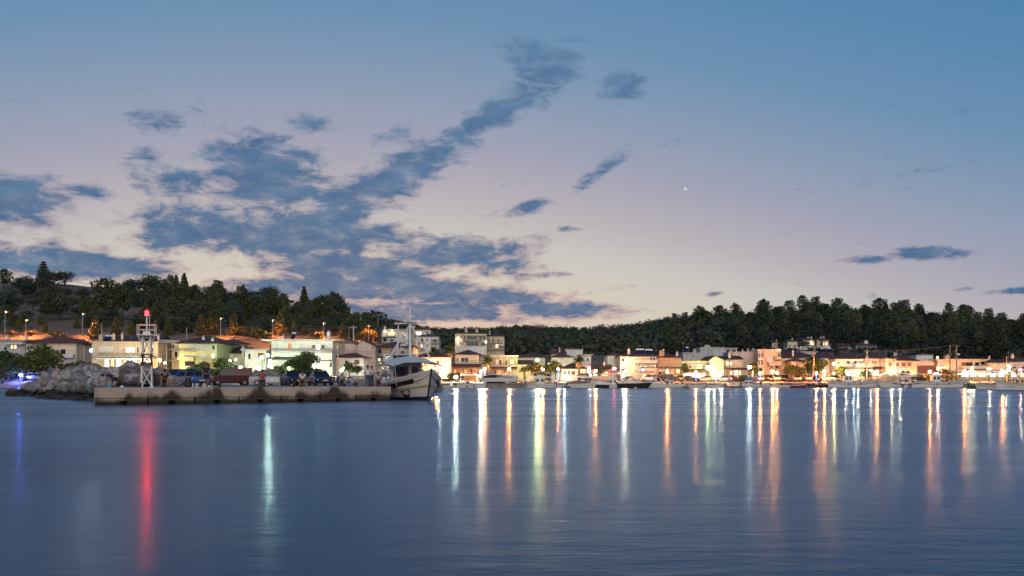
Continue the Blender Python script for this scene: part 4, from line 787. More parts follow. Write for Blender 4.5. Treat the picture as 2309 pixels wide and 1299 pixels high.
# ---- boulders of the breakwater
ROCK = bpy.data.materials.new('breakwater_rock'); ROCK.use_nodes = True; N = NT(ROCK.node_tree); p_ = ROCK.node_tree.nodes['Principled BSDF']
pos = N.n('ShaderNodeNewGeometry').outputs['Position']; sx = N.n('ShaderNodeSeparateXYZ'); ROCK.node_tree.links.new(pos, sx.inputs[0]); oi = N.n('ShaderNodeObjectInfo').outputs['Random']
a_ = N.noise(pos, 2.2, 8.0, .7, .5); c = N.mix(N.mp(a_, .35, .65), (.11, .11, .115, 1), (.37, .37, .38, 1)); k = N.mp(oi, 0, 1, .55, 1.35, smooth=False); c = N.mix(1.0, c, N.xyz(k, k, N.m('MULTIPLY', k, .97)), 'MULTIPLY')
c = N.mix(N.mp(N.noise(pos, .9, 4.0), .55, .7), c, (.22, .15, .11, 1))
c = N.mix(N.mp(N.m('ADD', sx.outputs[2], N.m('MULTIPLY', a_, .5)), .75, 1.35), (.026, .023, .021, 1), c)
ROCK.node_tree.links.new(c, p_.inputs['Base Color']); p_.inputs['Roughness'].default_value = .85
bn = N.n('ShaderNodeBump'); bn.inputs['Strength'].default_value = .8; bn.inputs['Distance'].default_value = .08
ROCK.node_tree.links.new(N.noise(pos, 5.0, 7.0, .7), bn.inputs['Height']); ROCK.node_tree.links.new(bn.outputs[0], p_.inputs['Normal'])
rock_me = []
for s in range(6):
    bm = bmesh.new(); bmesh.ops.create_icosphere(bm, subdivisions=3, radius=1.0); rr = random.Random(s)
    planes = [(Vector((rr.gauss(0, 1), rr.gauss(0, 1), rr.gauss(0, 1))).normalized(), rr.uniform(.55, .85)) for _ in range(11)]
    for v in bm.verts:
        d = v.co.normalized(); r_ = 1.0
        for n_, o in planes:
            t = d.dot(n_)
            if t > .05: r_ = min(r_, o/t)
        v.co = d*r_*(1+.06*mnoise.noise(d*3+Vector((s*5, 0, 0))))
    me = bpy.data.meshes.new('boulder'); bm.to_mesh(me); bm.free(); me.materials.append(ROCK); rock_me.append(me)
rk = random.Random(21); spots = []
def mound(px, Y):
    """height of the heap of stone"""
    x = wx(px, Y); best = 9
    for (ax, ay), (bx_, by) in (((-63, 130), (-41, 96)), ((-41, 96), (-30.5, 83))):
        t = max(0, min(1, ((x-ax)*(bx_-ax)+(Y-ay)*(by-ay))/((bx_-ax)**2+(by-ay)**2))); best = min(best, math.hypot(x-ax-t*(bx_-ax), Y-ay-t*(by-ay))/(1.0 if t > .2 or ax > -50 else .8))
    return best
for i in range(4000):
    t = rk.random(); seg = rk.random() < .55
    ax, ay, bx_, by = (-57, 120, -41, 96) if seg else (-41, 96, -30.5, 83)
    x = ax+(bx_-ax)*t+rk.uniform(-4.2, 4.2); y = ay+(by-ay)*t+rk.uniform(-4.6, 4.6); d = mound(x*FPX/y+CX, y)
    if d > 4.4: continue
    rel = (Vector((x, y, 0))-P0); 
    if rel.dot(PN) > -2.6 and 0 < rel.dot(PD) < PL: continue
    if not seg and t > .75 and d > 2.6: continue
    r_ = rk.choice((.35, .5, .62, .75, .95))*rk.uniform(.9, 1.15)*(1 if d < 3 else .9)
    top = 2.75*max(0, 1-(d/4.3)**1.6)*(1.0 if not seg else max(.35, .35+.75*t))
    if y > 112: top *= .7
    z = top-.15 if d < 3.6 else rk.uniform(-.35, .15)
    if any((x-a)**2+(y-b)**2+((z-c)*1.0)**2 < ((r_+e)*.72)**2 for a, b, c, e in spots): continue
    spots.append((x, y, z, r_))
    if len(spots) >= 190: break
for (x, y, z, r_) in spots:
    o = mesh_obj('boulder', rk.choice(rock_me)); o.location = (x, y, z); o.rotation_euler = (rk.uniform(-.6, .6), rk.uniform(-.6, .6), rk.uniform(0, 6.28)); o.scale = (r_*rk.uniform(1.0, 1.35), r_*rk.uniform(.9, 1.2), r_*rk.uniform(.7, .95))
    wet = z < .35
    ppx = x*FPX/y+CX; wh_ = 'at the far left tip' if ppx < 130 else 'left of the pier' if ppx < 225 else 'left of the beacon tower' if ppx < 310 else 'behind and right of the beacon tower'
    tag(o, ('dark wet boulder at the waterline ' if wet else 'angular pale grey boulder on top of the breakwater ' if z > 1.5 else 'grey boulder on the flank of the breakwater ')+wh_, 'boulder', 'wet breakwater boulders' if wet else 'breakwater boulders')
# bed of smaller broken stone, coloured dark for the shade between the boulders
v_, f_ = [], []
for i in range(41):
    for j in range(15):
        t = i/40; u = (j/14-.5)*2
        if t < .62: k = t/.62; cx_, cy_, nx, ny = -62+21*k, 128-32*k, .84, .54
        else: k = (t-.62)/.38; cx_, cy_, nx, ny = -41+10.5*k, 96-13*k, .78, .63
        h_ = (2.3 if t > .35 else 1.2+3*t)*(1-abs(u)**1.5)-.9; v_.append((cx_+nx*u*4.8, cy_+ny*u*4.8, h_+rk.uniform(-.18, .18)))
me = bpy.data.meshes.new('breakwater_core'); me.from_pydata(v_, [], [(i*15+j, i*15+j+1, (i+1)*15+j+1, (i+1)*15+j) for i in range(40) for j in range(14)]); tag(mesh_obj('breakwater_core', me, mat('gap_shade_rubble', (.05, .048, .046), .95, var=.4, scale=3)), 'heap of broken stone under the breakwater boulders', 'rubble', kind='stuff')
# ---- beacon tower
WPAINT = mat('white_painted_steel', (.82, .78, .70), .5, var=.12, scale=2); RUST = mat('rusty_red_steel', (.10, .035, .025), .7, var=.3, scale=9)
b0 = pier_pt(331, 1.9); tw = empty('beacon_tower', (b0.x, b0.y, PZ), math.atan2(PD.y, PD.x)*.35, 'white lattice beacon tower with a railed platform and red lamp', 'beacon')
hw0, hw1, TH = .36, .27, 3.75
def leg_at(sx_, sy_, z): w = hw0+(hw1-hw0)*z/TH; return (sx_*w, sy_*w, z)
for sx_, sy_ in ((-1, -1), (1, -1), (1, 1), (-1, 1)):
    lg = MB().tube([leg_at(sx_, sy_, 0), leg_at(sx_, sy_, TH)], .052, 6).build('leg', WPAINT, tw)
    MB().box(sx_*hw0-.16, sx_*hw0+.16, sy_*hw0-.16, sy_*hw0+.16, 0, .05).build('foot_plate', WPAINT, lg)
    MB().tube([leg_at(sx_, sy_, 1.55), leg_at(sx_, sy_, 2.45)], .058, 6).build('red_band', RUST, lg)
def brace(pairs, m): 
    b = MB()
    for a, c in pairs: b.tube([a, c], .024, 5)
    return b.build('bracing', m, tw)
cr = [(-1, -1), (1, -1), (1, 1), (-1, 1), (-1, -1)]
for z0_, z1_, m in ((.05, 1.3, WPAINT), (1.6, 2.4, RUST), (2.5, 3.6, WPAINT)):
    pr = []
    for (a, b), (c, d) in zip(cr, cr[1:]): pr += [(leg_at(a, b, z0_), leg_at(c, d, z1_)), (leg_at(c, d, z0_), leg_at(a, b, z1_)), (leg_at(a, b, z1_), leg_at(c, d, z1_))]
    brace(pr, m)
pl = MB().box(-.62, .62, -.62, .62, TH, TH+.06)
for sx_, sy_ in cr[:4]: pl.tube([leg_at(sx_, sy_, 3.1), (sx_*.6, sy_*.6, TH)], .03, 5)
pl.build('platform', WPAINT, tw)
rl = MB()
for sx_, sy_ in cr[:4]: rl.tube([(sx_*.6, sy_*.6, TH+.06), (sx_*.6, sy_*.6, TH+.78)], .028, 5)
for z_ in (.42, .77):
    for (a, b), (c, d) in zip(cr, cr[1:]): rl.tube([(a*.6, b*.6, TH+z_), (c*.6, d*.6, TH+z_)], .022, 5)
rl.build('guard_rail', WPAINT, tw)
MB().tube([(0, 0, TH+.06), (0, 0, TH+1.42)], .06, 8).tube([(.18, .1, TH+.06), (.18, .1, TH+1.5)], .02, 5).box(-.25, .25, -.2, .2, TH+.06, TH+.3).build('lamp_mast', WPAINT, tw)
lm = MB().lathe([(.17, 0), (.17, .06), (.13, .08), (.13, .1)], 12, (0, 0, TH+1.42)).build('lamp_base', WPAINT, tw)
MB().lathe([(.12, 0), (.135, .08), (.135, .2), (.1, .27), (.02, .31)], 12, (0, 0, TH+1.53)).build('red_lantern', emis('red_beacon_light', (1, .0009, .0016), 280), lm, smooth=True)
# ---- far quay
QW = mat('quay_concrete', (.26, .24, .22), .9, var=.25, scale=.8, bump=.4, bscale=5)
qp = [(px, float(YQ(px))) for px in range(985, 2701, 15)]
v_, f_ = [], []
for i, (px, Y) in enumerate(qp):
    for (dy, z) in ((0, -1.5), (0, .95), (-.12, .95), (-.12, 1.14), (3.0, 1.14), (3.0, .2)): v_.append((wx(px, Y+0)*(1+dy/Y), Y+dy, z))
for i in range(len(qp)-1):
    for j in range(5): f_.append((i*6+j, i*6+j+1, (i+1)*6+j+1, (i+1)*6+j))
me = bpy.data.meshes.new('quay'); me.from_pydata(v_, [], f_); tag(mesh_obj('quay', me, QW), kind='structure')
def jetty(label, px0, px1, Y, D, top):
    x0, x1 = wx(px0, Y), wx(px1, Y); tag(MB().box(x0, x1, Y, Y+D, -1.5, top).box(x0-.12, x1+.12, Y-.12, Y+D, top+.002, top+.16).build('jetty', QW), label, 'jetty')
jetty('low dark concrete jetty with covered boats on it', 1086, 1188, 219.5, 5.5, .95)
jetty('short brown stone jetty between two fishing boats', 1976, 2000, 238, 4.0, .95)
jetty('short stone landing behind the small green dinghy', 2176, 2196, 231, 6.0, .9)
# ------------------------------------------------------------------ boats
BW = mat('boat_white_paint', (.74, .73, .69), .35, var=.06, scale=1.5); BCR = mat('boat_cream_paint', (.82, .77, .65), .3, var=.06, scale=.9)
BBLUE = mat('antifouling_blue', (.02, .035, .10), .5, var=.15); BRED = mat('antifouling_red', (.13, .025, .02), .6, var=.2); BMAR = mat('maroon_stripe', (.035, .012, .014), .3)
BGOLD = mat('gold_stripe', (.50, .36, .10), .4); BDARK = mat('dark_grey_gelcoat', (.035, .037, .035), .25); BBLK = mat('black_rubber', (.012, .012, .012), .7); DECKM = mat('deck_planks', (.36, .30, .23), .7, var=.2, scale=4)
BNAVY = mat('blue_boat_paint', (.02, .06, .22), .4); BGRN = mat('green_boat_paint', (.07, .10, .045), .5); BREDP = mat('red_boat_paint', (.30, .03, .03), .4); GREYT = mat('grey_tarpaulin', (.22, .23, .25), .8, var=.2, scale=2); BLKT = mat('black_tarpaulin', (.03, .03, .032), .7)
VARN = mat('varnished_wood', (.25, .10, .045), .4, var=.2, scale=5); NET = mat('fishing_net_ochre', (.17, .11, .05), .95, var=.4, scale=14)
class Hull:
    def __init__(s, L, Bm, mid, bow, stern, draft, rake=.09, ts=.55, p=2.2, wl=.8, flare=1.0):
        s.L, s.B, s.mid, s.bow, s.stern, s.d, s.rake, s.ts, s.p, s.wl, s.fl = L, Bm, mid, bow, stern, draft, rake, ts, p, wl, flare
    def sheer(s, t): return s.mid+(s.bow-s.mid)*max(0, (t-.4)/.6)**2+(s.stern-s.mid)*max(0, (.4-t)/.4)**2
    def hb(s, t, lv):
        """half breadth at station t (0 stern, 1 bow) and level lv (0 waterline, 1 gunwale)"""
        def f(p, ts):
            if t < .45: return ts+(1-ts)*math.sin(t/.45*math.pi/2)
            return max(1-((t-.45)/.55)**p, 0)**.9
        up = f(s.p, s.ts); dn = f(s.p*.72, s.ts*.75)*s.wl
        return s.B/2*(dn+(up-dn)*lv**(.8*s.fl))
    def pt(s, t, lv, side, off=0.0):
        sh = s.sheer(t); z = sh*lv
        x = (t-.5)*s.L+s.rake*s.L*lv*max(0, (t-.5)/.5)**2-(s.rake*.35*s.L*lv*max(0, (.12-t)/.12) if s.ts < .4 else 0)
        return (x, side*(s.hb(t, lv)+off), z)
    def band(s, l0, l1, off=0.0, t0=0.0, t1=1.0, n=22, rows=3, sides=(-1, 1), stern=False):
        mb = MB()
        for sd in sides:
            vs, fs = [], []
            for i in range(n+1):
                t = t0+(t1-t0)*i/n
                for j in range(rows+1): vs.append(s.pt(t, l0+(l1-l0)*j/rows, sd, off))
            for i in range(n):
                for j in range(rows): a = i*(rows+1)+j; fs.append((a, a+1, a+rows+2, a+rows+1))
            mb.add(vs, fs)
        if stern:
            vs = [s.pt(0, l0+(l1-l0)*j/rows, sd) for sd in (-1, 1) for j in range(rows+1)]; mb.add(vs, [(j, j+1, rows+2+j, rows+1+j) for j in range(rows)])
        return mb
    def bottom(s, n=18):
        mb = MB()
        for sd in (-1, 1):
            vs = []
            for i in range(n+1):
                t = i/n; a = s.pt(t, 0, sd); vs += [a, (a[0], a[1]*.6, -s.d*.7*(1-t**4)), (a[0], 0, -s.d*(1-t**5))]
            mb.add(vs, [(i*3+j, i*3+j+1, i*3+j+4, i*3+j+3) for i in range(n) for j in range(2)])
        return mb
    def deck(s, drop=.3, n=18):
        vs = []
        for i in range(n+1):
            t = i/n
            for sd in (-1, 1): p = s.pt(t, 1, sd); vs.append((p[0]-(.1 if t > .9 else 0), p[1]*.97, p[2]-drop*(1 if t < .97 else .6)))
        return MB().add(vs, [(2*i, 2*i+1, 2*i+3, 2*i+2) for i in range(n)])
    def rail(s, r, n=24, dz=0.0):
        mb = MB()
        for sd in (-1, 1): mb.tube([tuple(Vector(s.pt(i/n, 1, sd))+Vector((0, 0, dz))) for i in range(n+1)], r, 5)
        p, q_ = s.pt(0, 1, -1), s.pt(0, 1, 1); mb.tube([p, q_], r, 5); return mb
    def make(s, root, top, bot, capm, boot=.08, drop=.3, deckm=DECKM):
        h = s.band(boot, 1, 0, stern=True, rows=4).build('hull', top, root, smooth=True)
        b = s.bottom(); e = s.band(0, boot, 0, stern=True, rows=1); b.add(e.v, e.f); b.build('bottom', bot, root, smooth=True)
        s.deck(drop).build('deck', deckm, root); s.rail(.045*max(1, s.L/9)).build('gunwale', capm, root); return h
def house_on(root, x0, x1, hw, z0, z1, m=BW, win=(), taper=.9, name='cabin'):
    """small deckhouse with real window panes proud of its sides"""
    xm = (x0+x1)/2; vs = [(x, y, z) for z, k in ((z0, 1), (z1, taper)) for y in (-hw*k, hw*k) for x in (xm+(x0-xm)*k, xm+(x1-xm)*k)]
    c = MB().add(vs, [(0, 2, 3, 1), (4, 5, 7, 6), (0, 1, 5, 4), (2, 6, 7, 3), (0, 4, 6, 2), (1, 3, 7, 5)]).build(name, m, root, bevel=.02)
    MB().box(x0-.12, x1+.15, -hw-.1, hw+.1, z1+.003, z1+.09).build('roof', m, c)
    n = max(int((x1-x0)/.75), 1); za, zb = z0+(z1-z0)*.48, z0+(z1-z0)*.86
    for sd in (-1, 1):
        for i in range(n):
            a = x0+(x1-x0)*(i+.2)/n; b = x0+(x1-x0)*(i+.8)/n; y = sd*hw*(1-(1-taper)*.5)
            MB().box(a, b, y-.04, y+.04, za, zb).build('window', glass_mat(), c)
    MB().box(x1-(x1-x0)*(1-taper)*.2-.05, x1-(x1-x0)*(1-taper)*.2+.02, -hw*.75, hw*.75, za, zb).build('windscreen', glass_mat(), c)
    return c
def outboard(root, x, z):
    o = MB().box(x-.28, x+.08, -.16, .16, z+.12, z+.55).build('outboard_motor', BBLK, root, bevel=.05)
    MB().box(x-.16, x-.04, -.05, .05, -.35, z+.119).build('shaft', BDARK, o)
def fender(root, h, ts_, sd, m=BBLK):
    for t in ts_:
        p = h.pt(t, .75, sd, .1); MB().ball((p[0], p[1], p[2]-.1), .13, 8, 6, 1.6).build('fender', m, root, smooth=True)
def boat(label, px, Y, L, rz, kind, top=BW, bot=BBLUE, cap=BW, stripe=None, group='small boats along the quay', cover=None, extra=None):
    root = empty({'caique': 'fishing_boat', 'skiff': 'dinghy', 'cabin': 'motor_boat', 'sport': 'motor_boat', 'rib': 'inflatable_boat', 'covered': 'covered_boat'}[kind], (wx(px, Y), Y, 0), R(rz), label, 'boat', group)
    if kind == 'caique':
        h = Hull(L, L*.3, L*.115, L*.2, L*.15, L*.06, .07, .22, 2.0, .78); h.make(root, top, bot, cap)
        if stripe: h.band(.62, .68, .015, rows=1).build('stripe', stripe, root)
        h.band(.88, .93, .03, rows=1).build('rubbing_strake', VARN, root)
        z = h.sheer(.35)-.3
        house_on(root, -L*.2, -L*.2+L*.15, L*.075, z, z+L*.16)
        MB().tube([(L*.16, 0, z), (L*.15, 0, z+L*.3)], .05, 6).tube([(L*.15, 0, z+L*.28), (L*.44, 0, h.sheer(.98))], .012, 4).build('mast', VARN, root)
        aw = MB().box(-L*.46, -L*.2, -L*.1, L*.1, z+L*.165, z+L*.172)
        for a in (-L*.45, -L*.21):
            for sd in (-1, 1): aw.tube([(a, sd*L*.09, z), (a, sd*L*.09, z+L*.165)], .025, 5)
        aw.build('awning', cover or AWN_W, root); fender(root, h, (.35, .6), -1)
    elif kind == 'skiff':
        h = Hull(L, L*.38, .45, .7, .45, .2, .1, .75, 2.4, .75); h.make(root, top, bot, cap, drop=.28)
        for x in (-L*.15, L*.15): MB().box(x-.12, x+.12, -L*.17, L*.17, .3, .34).build('thwart', VARN, root)
        outboard(root, -L*.5, .4)
    elif kind == 'rib':
        h = Hull(L, L*.4, .4, .65, .4, .15, .1, .85, 2.6, .7); h.make(root, GREYT, BBLK, GREYT, drop=.2); t = MB()
        for sd in (-1, 1): t.tube([h.pt(i/14, 1, sd) for i in range(15)], .2, 8)
        t.build('tube', AWN_W if top is BW else top, root, smooth=True); house_on(root, -.5, .2, .3, .25, 1.0, name='console'); outboard(root, -L*.5, .4)
    elif kind == 'cabin':
        h = Hull(L, L*.36, L*.13, L*.19, L*.12, .35, .12, .85, 2.5, .75); h.make(root, top, bot, cap); z = h.sheer(.5)-.3
        if stripe: h.band(.7, .8, .012, rows=1).build('stripe', stripe, root)
        house_on(root, -L*.12, L*.2, L*.12, z, z+L*.2, taper=.82); MB().tube([(-L*.15, 0, z+L*.2), (-L*.15, 0, z+L*.36)], .02, 5).build('aerial', STEEL, root)
        r = MB()
        for sd in (-1, 1): r.tube([tuple(Vector(h.pt(t, 1, sd))+Vector((0, 0, .35))) for t in (.7, .8, .9, 1.0)], .018, 4); [r.tube([h.pt(t, 1, sd), tuple(Vector(h.pt(t, 1, sd))+Vector((0, 0, .35)))], .014, 4) for t in (.7, .85, 1.0)]
        r.build('bow_rail', STEEL, root); outboard(root, -L*.5, .5); fender(root, h, (.3, .55), -1, AWN_W)
    elif kind == 'sport':
        h = Hull(L, L*.34, L*.14, L*.17, L*.13, .4, .16, .9, 2.6, .72); h.make(root, top, bot, cap, drop=.1, deckm=BW); z = h.sheer(.6)-.1
        MB().prism([(-L*.25, z), (L*.34, z), (L*.12, z+L*.07), (-L*.2, z+L*.08)], -L*.11, L*.11).build('foredeck', BW, root, bevel=.04)
        MB().prism([(L*.14, z+L*.06), (L*.0, z+L*.15), (-L*.02, z+L*.15), (L*.1, z+L*.06)], -L*.12, L*.12).build('windscreen', glass_mat(), root)
        MB().prism([(-L*.34, z+L*.1), (-L*.26, z+L*.19), (-L*.02, z+L*.2), (L*.0, z+L*.17), (-L*.3, z+L*.15)], -L*.12, L*.12).build('bimini_top', BLKT, root, bevel=.03)
        MB().prism([(-L*.46, z), (-L*.38, z), (-L*.22, z+L*.17), (-L*.26, z+L*.18)], -L*.13, L*.13).build('arch', BW, root); outboard(root, -L*.5, .5)
    elif kind == 'covered':
        h = Hull(L, L*.36, L*.13, L*.2, L*.12, .3, .1, .8, 2.4, .75); h.make(root, top, bot, cap); zz = h.sheer(.5)
        vs = []
        for i in range(13):
            t = i/12
            for u in (-1, -.5, 0, .5, 1): p = h.pt(t, 1, 1); vs.append((p[0]*.98, p[1]*u*1.03, p[2]*.96+L*.12*(1-abs(u)**1.5)*math.sin(math.pi*min(1, t+.15))**.6))
        MB().add(vs, [(i*5+j, i*5+j+1, i*5+j+6, i*5+j+5) for i in range(12) for j in range(4)]).build('cover', cover or GREYT, root, smooth=True)
    if extra: extra(root, h)
    return root, (h if kind else None)

def lettering(text, size, m, parent, loc, rot, name='lettering'):
    cu = bpy.data.curves.new(name, 'FONT'); cu.body = text; cu.size = size; cu.extrude = .004; cu.align_x = 'CENTER'; cu.align_y = 'CENTER'
    o = bpy.data.objects.new(name, cu); COL.objects.link(o); dg = bpy.context.evaluated_depsgraph_get(); me = bpy.data.meshes.new_from_object(o.evaluated_get(dg)); bpy.data.objects.remove(o)
    t = mesh_obj(name, me, None, parent); me.materials.clear(); me.materials.append(m); t.location = loc; t.rotation_euler = rot; return t

# ---- the big excursion boat moored at the end of the pier
big = empty('excursion_boat', (-9.41, 90.64, 0), R(-70), 'large cream wooden boat with a tall white mast moored at the pier end', 'boat'); big.scale = (1.06, 1.08, 1.05)
HB = Hull(12.2, 4.5, 1.35, 2.45, 1.6, .9, .10, .6, 2.7, .62, .9)
HB.make(big, BCR, BBLUE, BW, boot=.11, drop=.55)
HB.band(.11, .14, .01, rows=1).build('waterline_stripe', BRED, big)
HB.band(.66, .84, .02, t0=.12, t1=.9, rows=1).build('maroon_stripe', BMAR, big); HB.band(.47, .52, .04, rows=1).build('gold_strake', BGOLD, big); HB.band(.9, 1.0, .05, rows=1).build('bulwark_cap', BW, big)
st_ = MB(); st_.tube([tuple(Vector(HB.pt(1, l, 1))+Vector((.03, 0, 0))) for l in (0, .15, .3, .5, .7, .85, 1.0, 1.06)], .075, 6).build('stem', BDARK, big)
for sd in (-1, 1):
    for (t, l0, l1) in ((.80, .16, .42),):
        a, b, c_, d = [Vector(HB.pt(tt, ll, sd, .012)) for tt, ll in ((t-.028, l0), (t+.03, l0), (t+.055, l1), (t-.045, l1))]
        nrm = (b-a).cross(d-a).normalized()*(.03 if sd < 0 else -.03)
        pw = MB().add([a, b, c_, d]+[v-nrm*2 for v in (a, b, c_, d)], [(0, 1, 2, 3), (4, 5, 6, 7), (0, 1, 5, 4), (1, 2, 6, 5), (2, 3, 7, 6), (3, 0, 4, 7)]).build('port_window', glass_mat(), big)
        fr = MB()
        for p, q_ in ((a, b), (b, c_), (c_, d), (d, a)): fr.tube([p, q_], .03, 4)
        fr.build('frame', BMAR, pw)
# wheelhouse, awning, masts
wh = house_on(big, -4.2, -.9, 1.45, .85, 3.15, BW, taper=.94, name='wheelhouse')
house_on(big, -3.6, -1.8, 1.2, 3.25, 3.9, BW, taper=.9, name='upper_bridge')
aw = MB()   # sloping canvas awning over the foredeck, ridge amidships
pts = [(-1.0, 3.75, 3.2), (1.4, 3.75, 3.15), (3.4, 3.15, 2.95)]
vs = []
for (x, zc, ze) in pts: vs += [(x, -2.15, ze-.15), (x, -1.2, (zc+ze)/2+.05), (x, 0, zc), (x, 1.2, (zc+ze)/2+.05), (x, 2.15, ze-.15)]
aw.add(vs+[(a, b, c-.03) for a, b, c in vs], [(i*5+j, i*5+j+1, i*5+j+6, i*5+j+5) for i in range(2) for j in range(4)]+[(15+i*5+j, 15+i*5+j+1, 15+i*5+j+6, 15+i*5+j+5) for i in range(2) for j in range(4)])
awo = aw.build('foredeck_awning', mat('pale_blue_canvas', (.50, .58, .60), .8, var=.08), big)
lettering('Καπετά', .34, mat('teal_lettering', (.01, .06, .07), .6, var=0), awo, (.15, -2.19, 3.17), (R(78), 0, 0))
for x in (1.35, 3.3):
    for sd in (-1, 1): MB().tube([(x, sd*1.8, 1.2), (x, sd*2.0, 3.0)], .035, 5).build('awning_post', STEEL, awo)
side = MB()
for (x0_, x1_, z_) in ((-4.4, -1.0, 2.95),): side.box(x0_, x1_, -2.15, -1.46, z_, z_+.03).box(x0_, x1_, 1.46, 2.15, z_, z_+.03)
side.build('side_awning', mat('pale_blue_canvas', (.5, .58, .6)), big)
ms = MB().tube([(-1.05+1.6, 0, .8), (-1.05+1.55, 0, 7.95)], [.15, .085], 10).build('main_mast', BW, big, smooth=True)
MB().tube([(.5, -1.35, 6.5), (.5, 1.35, 6.62)], .07, 6).box(.2, .8, -.5, .5, 6.66, 6.72).build('crosstree', BW, ms)
lg = MB()
for foot in ((-1.6, -1.55, 3.3), (-1.0, -1.75, 3.0), (2.6, 1.75, 2.6), (3.4, 1.65, 2.4)): lg.tube([(.5, 0, 6.5), foot], .06, 6)
lg.build('derrick_leg', BW, ms)
sy = MB()
for a in ((5.9, 0, 2.5), (-5.6, -1.4, 1.7), (-5.6, 1.4, 1.7), (1.0, -2.0, 1.6), (1.6, -2.0, 1.7)): sy.tube([(.5, 0, 6.6 if a[0] < 5 else 7.2), a], .018, 4)
for sd in (-1, 1): sy.tube([(.5, 0, 7.5), (.5, sd*1.3, 6.6)], .014, 4)
sy.build('stay', mat('pale_rope', (.5, .48, .44), .8), ms)
rm = MB().tube([(-3.2, -.2, 3.9), (-2.9, -.2, 6.6)], [.1, .05], 6).tube([(-3.1, -1.1, 5.35), (-3.1, 1.1, 5.35)], .05, 6).build('radar_mast', BW, big)
MB().lathe([(.32, 0), (.34, .05), (.34, .16), (.3, .2)], 12, (-2.7, .25, 4.7)).lathe([(.3, 0), (.32, .05), (.32, .14), (.28, .18)], 12, (-2.7, .4, 5.1)).lathe([(.2, 0), (.2, .22), (.02, .3)], 10, (-3.0, .2, 4.3)).build('radar_dome', BW, rm)
MB().lathe([(.2, 0), (.2, .9), (.26, .92), (.26, 1.05), (.03, 1.1)], 10, (-4.7, -.9, 3.0)).build('funnel', BW, big)
ra = MB()
for sd in (-1, 1):
    for z_ in (.25, .5): ra.tube([tuple(Vector(HB.pt(t, 1, sd, -.12))+Vector((0, 0, z_))) for t in (.45, .55, .65, .75, .85, .95)], .022, 5)
    for t in (.45, .55, .65, .75, .85, .95): p = Vector(HB.pt(t, 1, sd, -.12)); ra.tube([p, p+Vector((0, 0, .5))], .022, 5)
ra.build('deck_rail', BREDP, big)
MB().lathe([(.45, 0), (.5, .1), (.3, .3), (.1, .36)], 10, (5.0, .3, 1.95)).build('rope_coil', mat('pale_rope', (.5, .48, .44)), big)
ld = MB()
for y in (-.9, -.45, 0): ld.tube([(-6.2, y-1.3, 1.0), (-5.6, y-1.1, 3.0)], .05, 5)
ld.tube([(-5.6, -2.45, 3.0), (-5.6, -1.1, 3.0)], .05, 5).build('stern_frame', BW, big)
fender(big, HB, (.35, .5, .62), -1)
an = HB.pt(.7, .62, -1, .06); MB().box(an[0]-.22, an[0]+.22, an[1]-.08, an[1]+.02, an[2]-.06, an[2]+.07).tube([(an[0]-.3, an[1]-.04, an[2]-.02), (an[0]+.35, an[1]-.04, an[2]+.1)], .03, 5).build('anchor', BBLK, big)

